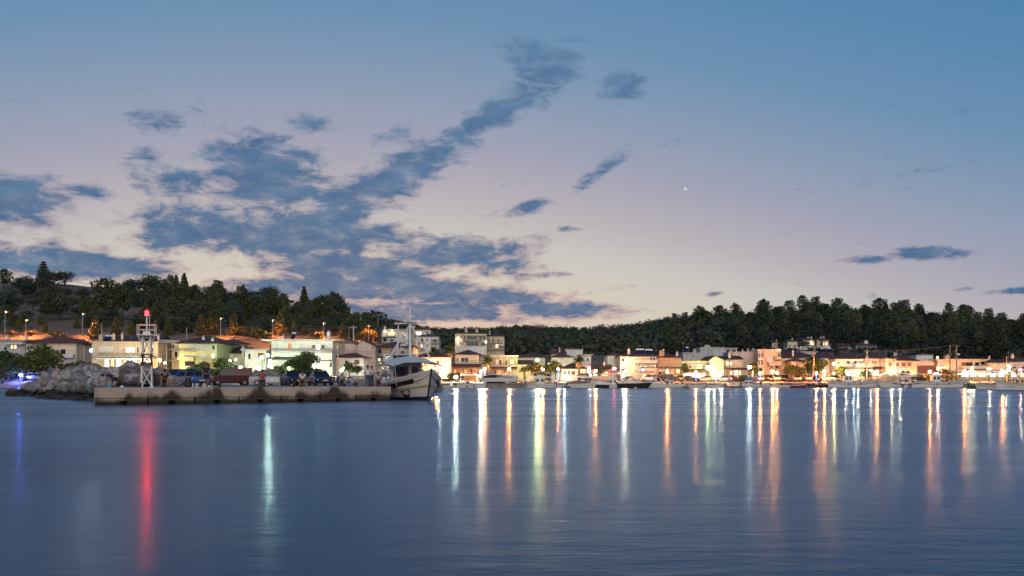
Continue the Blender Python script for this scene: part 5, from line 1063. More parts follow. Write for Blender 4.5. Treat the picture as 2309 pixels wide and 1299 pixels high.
# ---- small craft along the quay
def nets(root, h):
    rr = random.Random(5); mb = MB()
    for i in range(26):
        x = rr.uniform(-h.L*.05, h.L*.38); y = rr.uniform(-1, 1)*h.B*.2; z = h.sheer(.6)-.1
        mb.tube([(x, y, z), (x+rr.uniform(-.8, .8), y+rr.uniform(-.5, .5), z+rr.uniform(.3, 1.1))], .05, 4)
    mb.build('fishing_gear', NET, root)
SB = [('white dinghy with an outboard just right of the big bow', 1001, 216, 4.6, 175, 'skiff', {}), ('open white boat with a black outboard under the white floodlight', 1022, 219, 4.6, 95, 'skiff', {}),
 ('small white wooden boat with a tall wheelhouse left of the jetty', 1062, 219, 5.6, 5, 'caique', {}), ('boat under a dark tarpaulin on the jetty, left of two', 1118, 224, 5.2, 0, 'covered', dict(cover=BLKT)), ('boat under a grey tarpaulin on the jetty, right of two', 1140, 224, 4.8, 10, 'covered', dict(cover=GREYT)),
 ('white double ended boat with a little wheelhouse right of the jetty', 1176, 221, 6.0, 180, 'caique', dict(stripe=BNAVY)), ('white cabin cruiser with dark side windows before the round white tent', 1220, 223, 6.2, 180, 'cabin', {}),
 ('small white cabin boat with a single window right of the cruiser', 1254, 224, 4.2, 175, 'cabin', {}), ('open boat seen from its black outboards near the white lamp', 1276, 225, 4.5, 88, 'skiff', dict(top=BDARK)),
 ('white wooden boat with a brown tarpaulin over its bow', 1310, 226, 5.6, 0, 'covered', dict(cover=mat('brown_tarpaulin', (.2, .15, .11), .9))), ('dark hulled boat with a pale cover and black outboard', 1345, 227, 5.2, 180, 'covered', dict(top=BDARK, cover=AWN_W)),
 ('white cabin boat with a low house and open after deck', 1384, 228, 5.6, 180, 'cabin', {}), ('dark grey sports cruiser with a black folding top', 1427, 227, 6.4, 0, 'sport', dict(top=BDARK)),
 ('white sports boat with an arch beside the dark cruiser', 1472, 230, 5.8, 180, 'sport', {}), ('white open boat with a square windscreen console', 1512, 232, 5.0, 180, 'cabin', {}), ('grey inflatable boat with a hoop frame at the quay', 1541, 234, 4.0, 100, 'rib', {}),
 ('white skiff lying low left of the small dinghy', 1569, 235, 3.8, 0, 'skiff', {}), ('tiny white dinghy alone against the quay wall', 1610, 236, 3.4, 0, 'skiff', {}), ('pinkish white motor boat with two black outboards', 1657, 237, 4.6, 110, 'rib', {}),
 ('white motor boat with a console, left of the blue tarpaulin', 1690, 237, 4.8, 170, 'cabin', {}), ('low white rowing boat below the blue lit lamp post', 1713, 238, 3.6, 0, 'skiff', {}), ('pale wooden rowing boat below the middle pair of lamps', 1741, 238, 4.0, 180, 'skiff', dict(top=BCR)),
 ('white dinghy with a raised outboard below the right lamp of the pair', 1763, 239, 3.4, 170, 'skiff', {}), ('red and white dinghy at the quay before the silver pickup', 1797, 239, 3.8, 0, 'skiff', dict(top=BREDP)), ('grey dinghy by the quay left of the black one', 1828, 240, 3.2, 90, 'skiff', dict(top=GREYT)), ('black inflatable dinghy left of the long fishing boat', 1845, 239, 4.4, 180, 'rib', dict(top=BDARK)),
 ('small green dinghy between the fishing boats on the right', 2197, 215, 2.8, 15, 'skiff', dict(top=BGRN, cap=BGRN))]
for lab, px, Y, L, rz, kd, kw in SB:
    b_, _h = boat(lab, px, Y, L, rz, kd, **kw)
    b_.scale = (1.08, 1.08, 1.3)
    if 'on the jetty' in lab: b_.location.z = 1.12+.3
FB = dict(group='fishing boats on the right')
boat('long white fishing boat with a low wheelhouse amidships', 1925, 234, 11.6, 0, 'caique', stripe=BDARK, cover=PANE['x'], extra=nets, **FB)
def tyres(root, h):
    h.band(.78, .98, .03, t0=.0, t1=.72, rows=1).build('blue_wash_strake', BNAVY, root)
    for t in (.3, .5):
        p = h.pt(t, .7, 1, .12); ring = [(p[0]+.3*math.cos(a*math.pi/6), p[1], p[2]+.3*math.sin(a*math.pi/6)-.15) for a in range(13)]; MB().tube(ring, .1, 6).build('tyre_fender', BBLK, root, smooth=True)
boat('white fishing boat with a blue wash strake and two tyre fenders', 2030, 232, 9.0, 180, 'caique', extra=tyres, cover=AWN_B, **FB)
boat('long white fishing boat with clean curved sheer near the power poles', 2123, 232, 11.8, 0, 'caique', stripe=BDARK, cover=AWN_B, extra=nets, **FB)
boat('grey white boat with a tall boxy deckhouse behind the last bow', 2240, 190, 6.2, 180, 'caique', stripe=BDARK, cover=AWN_W, **FB)
def regno(root, h):
    k = mat('black_lettering', (.02, .02, .02), .6, var=0)
    for tx, t, l, s_ in (('ΑΓ.ΝΙΚΟΛΑΟΣ', .80, .52, .26), ('Ν.Ι.1', .76, .37, .22)):
        p = Vector(h.pt(t, l, 1, .03)); q_ = Vector(h.pt(t-.06, l, 1, .03)); d = q_-p
        lettering(tx, s_, k, root, p, (R(76), 0, math.atan2(d.y, d.x)))
    h.band(.70, .74, .02, rows=1).build('ochre_stripe', BGOLD, root); nets(root, h)
boat('big white fishing boat with an ochre stripe cut off by the right edge', 2310, 172, 9.6, 186, 'caique', cover=AWN_W, extra=regno, **FB)
for i, (px, Y) in enumerate(((1433, 222), (1690, 230), (1922, 222), (2040, 226))):
    tag(MB().ball((0, 0, 0.05), .26, 10, 8).build('mooring_buoy', BW, smooth=True), ('white mooring buoy under the dark sports cruiser', 'white mooring buoy near the motor boats by the blue tarpaulin', 'white mooring buoy before the longest fishing boat', 'white mooring buoy before the blue striped fishing boat')[i], 'buoy', 'mooring buoys').location = (wx(px, Y), Y, 0)
# ------------------------------------------------------------------ cars
TYRE = mat('tyre_rubber', (.015, .015, .015), .85, var=0); RIM = mat('alloy_rim', (.28, .285, .3), .4, .6, var=0); CHEAD = mat('headlight_glass', (.55, .57, .6), .1, var=0); CTAIL = mat('tail_lamp', (.30, .012, .015), .25, var=0)
PLATE = mat('number_plate', (.62, .58, .42), .5, var=0); BUMP = mat('bumper_plastic', (.03, .03, .032), .6, var=0)
CARS = {'sedan': (4.5, 1.44, .86, (-1.75, .85, -1.1, .05), [(-2.25, .38, .80, .70), (-2.12, .24, .93, .80), (-1.3, .2, .95, .85), (0, .2, .93, .86), (.9, .2, .91, .86), (1.75, .2, .82, .83), (2.12, .24, .68, .77), (2.25, .34, .56, .68)]),
        'hatch': (3.9, 1.45, .83, (-1.86, .75, -1.55, .0), [(-1.95, .36, .85, .70), (-1.85, .22, .97, .80), (-1.1, .2, .96, .83), (0, .2, .94, .83), (.8, .2, .92, .83), (1.5, .2, .84, .80), (1.85, .24, .70, .75), (1.95, .34, .58, .66)]),
        'suv': (4.3, 1.68, .88, (-2.05, .95, -1.8, .3), [(-2.15, .42, 1.0, .74), (-2.05, .28, 1.08, .84), (-1.2, .26, 1.08, .88), (0, .26, 1.06, .88), (1.0, .26, 1.04, .88), (1.7, .26, .96, .86), (2.05, .3, .84, .80), (2.15, .4, .7, .7)]),
        'van': (4.5, 1.85, .90, (-2.18, 1.25, -2.1, .55), [(-2.25, .4, 1.0, .80), (-2.18, .26, 1.05, .88), (-1.2, .24, 1.05, .90), (0, .24, 1.05, .90), (1.1, .24, 1.05, .90), (1.75, .24, .95, .88), (2.15, .28, .8, .82), (2.25, .38, .66, .72)])}
CARP = {}
def car_proto(kind):
    L, H, W2, (xr, xf, xr2, xf2), st = CARS[kind]; root = empty('car')
    mb = MB(); vs = []
    for x, zl, zt, w in st: vs += [(x, -w*.95, zl), (x, -w, zl+.16), (x, -w, zt-.16), (x, -w*.9, zt), (x, w*.9, zt), (x, w, zt-.16), (x, w, zl+.16), (x, w*.95, zl)]
    n = len(st); fs = [(i*8+j, i*8+(j+1) % 8, (i+1)*8+(j+1) % 8, (i+1)*8+j) for i in range(n-1) for j in range(8)]+[tuple(range(8)), tuple((n-1)*8+j for j in range(8))]
    body = mb.add(vs, fs).build('body', BW, root, bevel=.015)
    zb = min(s[2] for s in st[2:5])-.02; zt = H-.05; wb, wtp = W2*.9, W2*.72
    g = [(xr, -wb, zb), (xf, -wb, zb), (xf, wb, zb), (xr, wb, zb), (xr2, -wtp, zt), (xf2, -wtp, zt), (xf2, wtp, zt), (xr2, wtp, zt)]
    gl = MB().add(g, [(0, 3, 2, 1), (4, 5, 6, 7), (0, 1, 5, 4), (2, 3, 7, 6), (1, 2, 6, 5), (3, 0, 4, 7)]).build('windows', glass_mat(), root)
    MB().add([(x, y*1.02, z) for z in (zt+.002, H) for x, y in ((xr2-.03, -wtp), (xf2+.03, -wtp), (xf2+.03, wtp), (xr2-.03, wtp))], [(0, 3, 2, 1), (4, 5, 6, 7), (0, 1, 5, 4), (1, 2, 6, 5), (2, 3, 7, 6), (3, 0, 4, 7)]).build('roof', BW, root, bevel=.02)
    for sd in (-1, 1):
        for x0, x1 in ((xr, xr2), (xf, xf2), ((xr+xf)/2-.1, (xr2+xf2)/2-.1)): MB().tube([(x0, sd*wb*1.005, zb), (x1, sd*wtp*1.005, zt)], .04, 4).build('pillar', BW, root)
        if kind == 'van': MB().add([(xr+.15, sd*(wb+.01), zb), (-.35, sd*(wb+.01), zb), (-.35, sd*(wtp+.012), zt), (xr2+.1, sd*(wtp+.012), zt), (xr+.15, sd*(wb-.03), zb), (-.35, sd*(wb-.03), zb), (-.35, sd*(wtp-.03), zt), (xr2+.1, sd*(wtp-.03), zt)], [(0, 1, 2, 3), (7, 6, 5, 4), (0, 1, 5, 4), (1, 2, 6, 5), (2, 3, 7, 6), (3, 0, 4, 7)]).build('side_panel', BW, root)
        xf_, zh = st[-2][0], st[-2][2]-.12; MB().box(xf_-.16, xf_+.07, sd*.62-.14, sd*.62+.14, zh-.07, zh+.07).build('headlight', CHEAD, root, bevel=.02)
        xb_, zt_ = st[1][0], st[1][2]-.2; MB().box(xb_-.07, xb_+.1, sd*.66-.12, sd*.66+.12, zt_-.1, zt_+.1).build('tail_light', CTAIL, root, bevel=.02)
        MB().box(xf-.12, xf+.02, sd*(wb+.14)-.07, sd*(wb+.14)+.07, zb+.08, zb+.2).build('mirror', BUMP, root)
        for xw in (-L*.3, L*.31):
            y = sd*(W2-.1); wh_ = MB().tube([(xw, y-.1, .31), (xw, y+.1, .31)], .31, 16).build('wheel', TYRE, root)
            MB().tube([(xw, y+sd*.09, .31), (xw, y+sd*.112, .31)], .175, 10).build('rim', RIM, wh_)
    for x, nm in ((st[-1][0], 'bumper'), (st[0][0], 'bumper')):
        s_ = 1 if x > 0 else -1; MB().box(x-.05, x+.05, -.68, .68, .33, .46).build('bumper', BUMP, root, bevel=.02); MB().box(x+s_*.051, x+s_*.065, -.26, .26, .47, .57).build('number_plate', PLATE, root)
    MB().box(st[-2][0]+.03, st[-2][0]+.115, -.4, .4, .52, .62).build('grille', BUMP, root)
    return root
def paint(name, c): return mat('car_paint_'+name, c, .22, .25, var=.03, spec=.6)
PT = {k: paint(k, c) for k, c in dict(black=(.012, .013, .016), navy=(.02, .03, .055), silver=(.42, .45, .47), blue=(.035, .09, .24), maroon=(.085, .022, .022), white=(.68, .68, .67), grey=(.15, .155, .16), green=(.025, .04, .035), beige=(.42, .38, .30), red=(.25, .03, .025)).items()}
def car(label, px, Y, z, rz, kind, col, group):
    if kind not in CARP: CARP[kind] = car_proto(kind)
    root = CARP[kind].copy(); COL.objects.link(root); root.name = {'van': 'van', 'suv': 'parked_car'}.get(kind, 'parked_car')
    for ch in [c for c in COL.objects if c.parent == CARP[kind]] if ('kids', kind) not in CARP else CARP[('kids', kind)]:
        CARP.setdefault(('kids', kind), [c for c in COL.objects if c.parent == CARP[kind]])
        c = ch.copy(); COL.objects.link(c); c.parent = root; base = ch.name.split('.')[0]; c.name = base
        if base in ('body', 'roof', 'pillar', 'side_panel'): c.material_slots[0].link = 'OBJECT'; c.material_slots[0].material = PT[col]
        if base == 'wheel':
            for g in CARP.setdefault(('g', ch.name), [k for k in COL.objects if k.parent == ch]): d = g.copy(); COL.objects.link(d); d.parent = c; d.name = 'rim'
    root.location = (wx(px, Y), Y, z); root.rotation_euler = (0, 0, R(rz)); tag(root, label, 'van' if kind == 'van' else 'car', group)
G1 = 'cars on the car park'; Zc = PZ
car('blue hatchback seen from behind, left of the standing man', 452, 99, Zc, 112, 'hatch', 'blue', G1); car('dark estate left of the blue hatchback', 432, 104, Zc, 112, 'hatch', 'grey', G1); car('second dark car beyond the blue hatchback', 418, 109, Zc, 112, 'sedan', 'navy', G1)
car('maroon delivery van facing left behind the fishing gear', 519, 105, Zc, 205, 'van', 'maroon', G1); car('dark green estate car with bright wheel covers beside the maroon van', 583, 109, Zc, 192, 'suv', 'green', G1)
car('silver saloon seen from the side left of the black saloon', 612, 104, Zc, 4, 'sedan', 'silver', G1); car('black saloon facing the water behind the man in white', 661, 99.5, Zc, -62, 'sedan', 'black', G1); car('black car half hidden between the two dark saloons', 688, 110, Zc, -70, 'sedan', 'black', G1)
car('dark grey saloon with a pale front number plate facing the water', 722, 99.5, Zc, -66, 'sedan', 'navy', G1); car('pale blue van parked behind the breakwater rocks', 405, 118, Zc, 150, 'van', 'blue', G1)
G2 = 'cars above the beach'
for lab, px, Y, rz, kd, col in (('dark car at the left edge under the orange lit trees', 8, 243, 5, 'suv', 'black'), ('dark car left of the blue lit tree trunk', 36, 243, 185, 'sedan', 'navy'), ('white car tinted blue beside the lit tree trunk', 70, 242, 185, 'hatch', 'white'), ('beige off-road car under the big tree', 93, 241, 180, 'suv', 'beige'), ('grey car behind the post under the big tree', 117, 243, 182, 'hatch', 'grey'), ('black saloon at the right end of the beach car row', 139, 241, 180, 'sedan', 'black')):
    car(lab, px, Y, ground(px, Y)+.02, rz, kd, col, G2)
G3 = 'cars along the far quay'
for lab, px, dY, rz, kd, col in (('silver off-road car behind the dark sports cruiser', 1462, 8, 180, 'suv', 'silver'), ('black car right of the silver off-road car', 1487, 9, 0, 'sedan', 'black'), ('dark car below the orange lamp by the apricot house', 1512, 9, 0, 'suv', 'navy'), ('dark hatchback left of the bright taverna', 1533, 9, 90, 'hatch', 'grey'),
  ('dark saloon below the bright taverna front', 1556, 8, 0, 'sedan', 'black'), ('pale saloon in front of the dazzling taverna', 1590, 8, 180, 'sedan', 'beige'), ('pale pinkish saloon left of the lit veranda', 1630, 8, 180, 'sedan', 'white'), ('red car below the lit veranda', 1652, 9, 0, 'hatch', 'red'), ('dark car left of the blue lit lamp post', 1686, 9, 0, 'sedan', 'black'),
  ('small white car beside the blue lit lamp post', 1713, 8, -90, 'hatch', 'white'), ('dark car between the lamps left of the white van', 1733, 8, -85, 'suv', 'navy'), ('white van below the right lamp of the middle pair', 1750, 8, -95, 'van', 'white'), ('black car right of the white van', 1769, 8, -90, 'suv', 'black'), ('silver pickup like car before the round street trees', 1797, 8, -100, 'suv', 'silver'),
  ('white off-road car right of the round street trees', 1819, 8, -90, 'suv', 'white'), ('dark car just left of the twin lamps', 1838, 8, -80, 'sedan', 'black'), ('pale car under the twin lamps', 1862, 8, 180, 'sedan', 'beige'), ('dark car behind the long fishing boat stern', 1886, 9, 0, 'hatch', 'grey')):
    Y = float(YQ(px))+dY; car(lab, px, Y, max(ground(px, Y), 1.15)+.02, rz, kd, col, G3)
for k_ in list(CARP):
    if isinstance(k_, str):
        for c in [c for c in COL.objects if c.parent == CARP[k_]]:
            for g in [g for g in COL.objects if g.parent == c]: bpy.data.objects.remove(g)
            bpy.data.objects.remove(c)
        bpy.data.objects.remove(CARP[k_])
# ------------------------------------------------------------------ people
SKIN = mat('skin', (.30, .16, .10), .55, var=.05); HAIRM = mat('dark_hair', (.02, .016, .014), .7, var=0)
def skinned(name, verts, edges, m, parent, sub=1):
    me = bpy.data.meshes.new(name); me.from_pydata([v[0] for v in verts], edges, []); o = bpy.data.objects.new(name, me); COL.objects.link(o)
    sm = o.modifiers.new('s', 'SKIN'); sm.use_smooth_shade = True; o.modifiers.new('u', 'SUBSURF').levels = sub
    for d, v in zip(me.skin_vertices[0].data, verts): d.radius = (v[1], v[1])
    me.skin_vertices[0].data[0].use_root = True
    dg = bpy.context.evaluated_depsgraph_get(); m2 = bpy.data.meshes.new_from_object(o.evaluated_get(dg)); bpy.data.objects.remove(o)
    m2.materials.clear(); m2.materials.append(m); return mesh_obj(name, m2, None, parent)
POSE = {'stand': dict(pel=(0, 0, .93), wai=(0, 0, 1.08), che=(0, -.01, 1.32), nec=(0, -.01, 1.48), hd=(0, -.03, 1.63), kn=((-.1, -.02, .5), (.11, -.04, .5)), an=((-.11, .02, .08), (.13, 0, .08)), el=((-.29, .03, 1.1), (.29, 0, 1.1)), wr=((-.26, -.14, .9), (.22, -.2, .98))),
        'sit': dict(pel=(0, .12, .5), wai=(0, .08, .66), che=(0, 0, .9), nec=(0, -.04, 1.06), hd=(0, -.1, 1.2), kn=((-.2, -.32, .54), (.2, -.32, .54)), an=((-.22, -.3, .08), (.22, -.3, .08)), el=((-.27, -.08, .68), (.27, -.08, .68)), wr=((-.08, -.3, .62), (.08, -.32, .64))),
        'bend': dict(pel=(.25, 0, .62), wai=(.1, 0, .74), che=(-.12, -.02, .84), nec=(-.28, -.03, .84), hd=(-.4, -.04, .82), kn=((.05, -.22, .42), (.1, .16, .42)), an=((.15, -.2, .08), (.2, .15, .08)), el=((-.22, -.2, .56), (-.2, .18, .56)), wr=((-.3, -.2, .3), (-.28, .16, .3)))}
def person(label, loc, rz, pose, shirt, legs, hair=HAIRM, hat=None, sc=1.0, long=False, bare_arms=True, shoes=BBLK):
    P = POSE[pose]; root = empty('person', loc, rz, label, 'person'); root.scale = (sc, sc, sc); V = Vector
    side = V((0, 1, 0)) if pose == 'bend' else V((1, 0, 0)); fw = V((-1, 0, 0)) if pose == 'bend' else V((0, -1, 0))
    vs, es = [], []
    def a(p, r, to=None):
        vs.append((tuple(p), r))
        if to is not None: es.append((to, len(vs)-1))
        return len(vs)-1
    pel = a(P['pel'], .14); wai = a(P['wai'], .125, pel); che = a(P['che'], .15, wai); nec = a(P['nec'], .055, che)
    hd = V(P['hd']); up = (hd-V(P['nec'])).normalized(); h1 = a(hd-up*.05+fw*.02, .075, nec); h2 = a(hd+up*.03, .1, h1); a(hd+up*.1, .07, h2)
    torso = [0, 1, 2]
    for i, s in enumerate((-1, 1)):
        sh = a(V(P['che'])+side*s*.19+V((0, 0, .09 if pose != 'bend' else .02)), .062, che); el = a(P['el'][i], .045, sh); wr = a(P['wr'][i], .03, el)
        d = (V(P['wr'][i])-V(P['el'][i])).normalized(); pm_ = a(V(P['wr'][i])+d*.07, .035, wr); n_ = d.cross(side).normalized(); t_ = d.cross(n_).normalized()
        for f in range(4): k1 = a(V(P['wr'][i])+d*(.13+.01*(f in (1, 2)))+t_*(f-1.5)*.021, .010, pm_); a(V(vs[k1][0])+d*.035+n_*.03, .008, k1)
        k1 = a(V(P['wr'][i])+d*.06+t_*s*.055+n_*.015, .011, wr); a(V(vs[k1][0])+d*.04+n_*.02, .009, k1)
        hp = a(V(P['pel'])+side*s*.09-V((0, 0, .04)), .1, pel); kn = a(P['kn'][i], .062, hp); an = a(P['an'][i], .04, kn); ft = a(V(P['an'][i])+fw*.13-V((0, 0, .04)), .035, an)
    skinned('body', vs, es, SKIN, root)
    c0 = [(P['pel'], .155), (P['wai'], .145), (P['che'], .168)]; ce = [(0, 1), (1, 2)]
    for i, s in enumerate((-1, 1)):
        sh = V(P['che'])+side*s*.19+V((0, 0, .09 if pose != 'bend' else .02)); c0.append((tuple(sh), .08)); ce.append((2, len(c0)-1)); c0.append((tuple(sh.lerp(V(P['el'][i]), .6 if bare_arms else .98)), .066)); ce.append((len(c0)-2, len(c0)-1))
    skinned('shirt', c0, ce, shirt, root)
    t0, te = [(tuple(V(P['pel'])+V((0, 0, .03))), .158)], []
    for i, s in enumerate((-1, 1)):
        hp = V(P['pel'])+side*s*.09-V((0, 0, .04)); kn = V(P['kn'][i]); an = V(P['an'][i]); t0.append((tuple(hp), .115)); te.append((0, len(t0)-1)); t0.append((tuple(hp.lerp(kn, .9)), .088)); te.append((len(t0)-2, len(t0)-1))
        if long: t0.append((tuple(kn.lerp(an, .95)), .068)); te.append((len(t0)-2, len(t0)-1))
    skinned('trousers' if long else 'shorts', t0, te, legs, root)
    ce_ = hd+up*.05
    MB().ball(tuple(hd+up*.055-fw*.02), .108, 10, 8).build('hair', hair, root, smooth=True)
    if hat: MB().lathe([(.2, 0), (.2, .015), (.11, .02), (.1, .1), (.06, .12)], 12, tuple(hd+up*.08)).build('hat', hat, root, smooth=True)
    MB().ball(tuple(hd+fw*.108+up*.0), .02, 6, 5).build('nose', SKIN, root)
    MB().tube([tuple(hd+fw*.1-up*.05-side*.025), tuple(hd+fw*.1-up*.05+side*.025)], .007, 5).build('mouth', mat('lips', (.2, .07, .06), .6, var=0), root)
    for s in (-1, 1):
        MB().ball(tuple(hd+fw*.098+side*s*.035+up*.02), .012, 6, 5).build('eye', HAIRM, root); MB().ball(tuple(hd+side*s*.105), .024, 6, 5).build('ear', SKIN, root)
        i = 0 if s < 0 else 1; q_ = V(P['an'][i]); MB().tube([tuple(q_+V((0, 0, -.03))-fw*.05), tuple(q_+fw*.15-V((0, 0, .045)))], [.045, .036], 6).build('shoe', shoes, root)
    return root
def fab(n, c): return mat('cloth_'+n, c, .9, var=.1, scale=9)
face = math.atan2(PD.y, PD.x)                 # people on the pier face across its edge
def on_pier(px, back): p = pier_pt(px, back); return (p.x, p.y, PZ)
STOOLM = mat('dark_plastic_box', (.02, .02, .022), .6)
def stool(loc, lab, w=.34, h=.4, m=STOOLM): 
    o = MB().box(-w/2, w/2, -w/2, w/2, 0, h-.05).build('box_seat', m, bevel=.02); o.location = loc; MB().box(-w/2-.02, w/2+.02, -w/2-.02, w/2+.02, h-.045, h).build('lid', m, o, bevel=.01); return tag(o, lab, 'box')
def seat_off(loc, rz, b=.12): return (loc[0]-math.sin(rz)*b, loc[1]+math.cos(rz)*b, loc[2])
for px, bk, lab, sh, lg, kw, sl in ((293, .75, 'man in a black t-shirt sitting on the pier right of the beacon tower', fab('black', (.018, .017, .018)), fab('black', (.018, .017, .018)), {}, 'dark box seat under the man in the black t-shirt'),
    (682, .8, 'man in a white t-shirt sitting on the pier before the black saloon', fab('white', (.72, .71, .69)), fab('dark', (.03, .025, .028)), {}, 'brown box seat under the man in the white t-shirt'),
    (853, .8, 'man in a vest and white sun hat sitting near the pier end', fab('vest', (.42, .45, .52)), fab('grey', (.13, .12, .13)), dict(hat=fab('white', (.72, .71, .69))), 'dark box seat under the man in the sun hat')):
    if px == 293: px = 372
    l = on_pier(px, bk); rz = face*.25; person(lab, l, rz, 'sit', sh, lg, **kw); stool(seat_off(l, rz), sl, m=STOOLM if px != 682 else mat('brown_box', (.10, .05, .03), .7))
person('standing fisherman in dark red shirt and shorts by the buckets', on_pier(465, 1.0), .5, 'stand', fab('darkred', (.045, .016, .017)), fab('black', (.018, .017, .018)), hat=fab('khaki', (.2, .17, .12)), sc=1.03)
person('fisherman in a red shirt sitting with his back turned on the pier', on_pier(591, .9), math.pi+face*.3, 'sit', fab('red', (.30, .05, .04)), fab('black', (.018, .017, .018))); stool(seat_off(on_pier(591, .9), math.pi+face*.3), 'dark box seat under the man in red')
person('person in pale shirt and blue jeans standing left of the man in the sun hat', on_pier(829, .9), .3, 'stand', fab('white', (.72, .71, .69)), fab('jeans', (.06, .09, .16)), long=True, hat=fab('brown', (.06, .035, .025)), sc=.98)
person('second person in pale shirt and jeans nearest the big boat', on_pier(838, 1.6), -.2, 'stand', fab('cream', (.58, .53, .47)), fab('jeans2', (.05, .07, .12)), long=True, sc=.99)
person('stooping man in a dark blue top at the left end of the pier', on_pier(248, 1.2), .35, 'bend', fab('navy', (.03, .03, .10)), fab('dark', (.03, .025, .028)), sc=1.1)
person('man in a grey shirt bending behind the buckets near the stern frame', (-15.8, 92.5, PZ-.0), .2, 'sit', fab('grey2', (.35, .35, .36)), fab('dark', (.03, .025, .028))); stool(seat_off((-15.8, 92.5, PZ), .2), 'dark box under the man in the grey shirt')
# ------------------------------------------------------------------ fishing gear and odds and ends on the pier
def tub(label, px, back, r, h, m, lidm=None, band=None, name='bucket', handle=False):
    l = on_pier(px, back); o = MB().lathe([(r*.86, 0), (r, h), (r*.96, h), (r*.94, h-.02)], 14).build(name, m, smooth=False); o.location = l
    if lidm: MB().lathe([(r*1.05, h+.002), (r*1.05, h+.03), (r*.9, h+.04)], 14).build('lid', lidm, o)
    if band: MB().lathe([(r*.905, h*.22), (r*.985, h*.78), (r*.96, h*.78), (r*.9, h*.22)], 14).build('printed_band', band, o)
    if handle: MB().tube([(r*math.cos(a*math.pi/8), 0, h+r*.9*math.sin(a*math.pi/8)) for a in range(9)], .012, 4).build('handle', STEEL, o)
    return tag(o, label, 'bucket')
PLW = mat('white_plastic', (.7, .7, .68), .4, var=.03); PLB = mat('light_blue_plastic', (.10, .30, .42), .4, var=.03); PLR = mat('brick_plastic', (.35, .09, .06), .4, var=.03); PLT = mat('tan_plastic', (.55, .38, .26), .4, var=.03); PLN = mat('blue_plastic', (.10, .2, .5), .4, var=.03)
tub('white lidded tub with a light blue printed band', 444, .7, .165, .24, PLW, PLW, PLB); tub('tan lidded tub beside the standing fisherman', 461, .75, .15, .24, PLW, PLT, PLT); tub('light blue bucket near the pier end', 783, .6, .14, .24, PLN, handle=True); tub('black bucket beside the light blue bucket', 776, .7, .2, .26, STOOLM)
tub('dark bucket behind the standing pair', 834, .5, .16, .26, STOOLM); tub('turquoise tub at the left end of the pier', 247, .55, .17, .2, mat('turquoise_plastic', (.05, .3, .4), .4))
bt = MB().lathe([(.045, 0), (.05, .02), (.05, .2), (.02, .26), (.02, .3)], 10).build('bottle', PLW, smooth=True); bt.location = on_pier(435, .6); MB().lathe([(.024, .301), (.024, .33), (.01, .335)], 8).build('cap', PLB, bt); tag(bt, 'small white plastic bottle left of the lidded tub', 'bottle')
bag = MB(); rr = random.Random(3); bag.lathe([(.2, 0), (.27, .15), (.25, .4), (.2, .55), (.24, .68)], 14)
bag.v = [(x*(1+rr.uniform(-.12, .12)), y*(1+rr.uniform(-.12, .12)), z+rr.uniform(-.02, .02) if z > .01 else z) for x, y, z in bag.v]
b_ = bag.build('rubbish_bag', BLKT, smooth=True); b_.location = on_pier(424, .8); tag(b_, 'black bulging rubbish sack on the pier left of the tubs', 'sack')
cr_ = empty('folding_chair', on_pier(406, 1.6), .4, 'pale folding chair frame left of the black sack', 'chair')
for x in (-.22, .22): MB().tube([(x, .2, 0), (x, -.2, .42), (x, -.22, .44)], .016, 5).build('leg', STEEL, cr_); MB().tube([(x, -.2, 0), (x, .2, .42), (x, .28, .82)], .016, 5).build('back_leg', STEEL, cr_)
MB().box(-.21, .21, -.19, .18, .415, .435).build('seat', GREYT, cr_); MB().box(-.21, .21, .235, .25, .55, .8).build('backrest', GREYT, cr_)
for px, bk, lab in ((472, .5, 'crumpled white plastic bag at the fisherman feet'), (275, .5, 'white plastic bags at the left end of the pier')):
    s_ = MB().ball((0, 0, .06), .16, 9, 6, .45); s_.v = [(x*(1+rr.uniform(-.25, .25)), y*(1+rr.uniform(-.25, .25)), max(z*(1+rr.uniform(-.3, .3)), 0)) for x, y, z in s_.v]; o = s_.build('plastic_bag', PLW); o.location = on_pier(px, bk); tag(o, lab, 'bag')
def rod(label, px, lean):
    l = Vector(on_pier(px, .3)); d = PN; o = empty('fishing_rod', l, 0, label, 'fishing rod'); tip = d*2.4+Vector((0, 0, 1.7))+PD*lean
    MB().tube([(0, 0, .35), tuple(tip*.5+Vector((0, 0, .2))), tuple(tip)], [.014, .009, .004], 5).build('blank', BBLK, o); MB().tube([(-PN.x*.25, -PN.y*.25, .1), (0, 0, .35)], .02, 5).build('grip', VARN, o); MB().ball((0, 0, .3), .04, 6, 5).build('reel', STEEL, o)
    MB().tube([(0, 0, 0), (0, 0, .33)], .012, 5).build('rest', STEEL, o)
rod('thin fishing rod leaning over the water before the man in white', 690, .2); rod('thin fishing rod leaning over the water by the standing fisherman', 478, -.2); rod('thin fishing rod before the man in the sun hat', 846, .1)
for i, s_ in enumerate((3.0, 9.0, 15.2, 21.0)):
    p = P0+PD*s_-PN*.55; o = MB().lathe([(.11, 0), (.11, .2), (.15, .24), (.15, .3), (.08, .33)], 10).build('bollard', RUST, smooth=True); o.location = (p.x, p.y, PZ); tag(o, ('rusty mooring bollard near the beacon tower', 'rusty mooring bollard by the tubs', 'rusty mooring bollard before the silver saloon', 'rusty mooring bollard nearest the big boat')[i], 'bollard', 'mooring bollards on the pier')
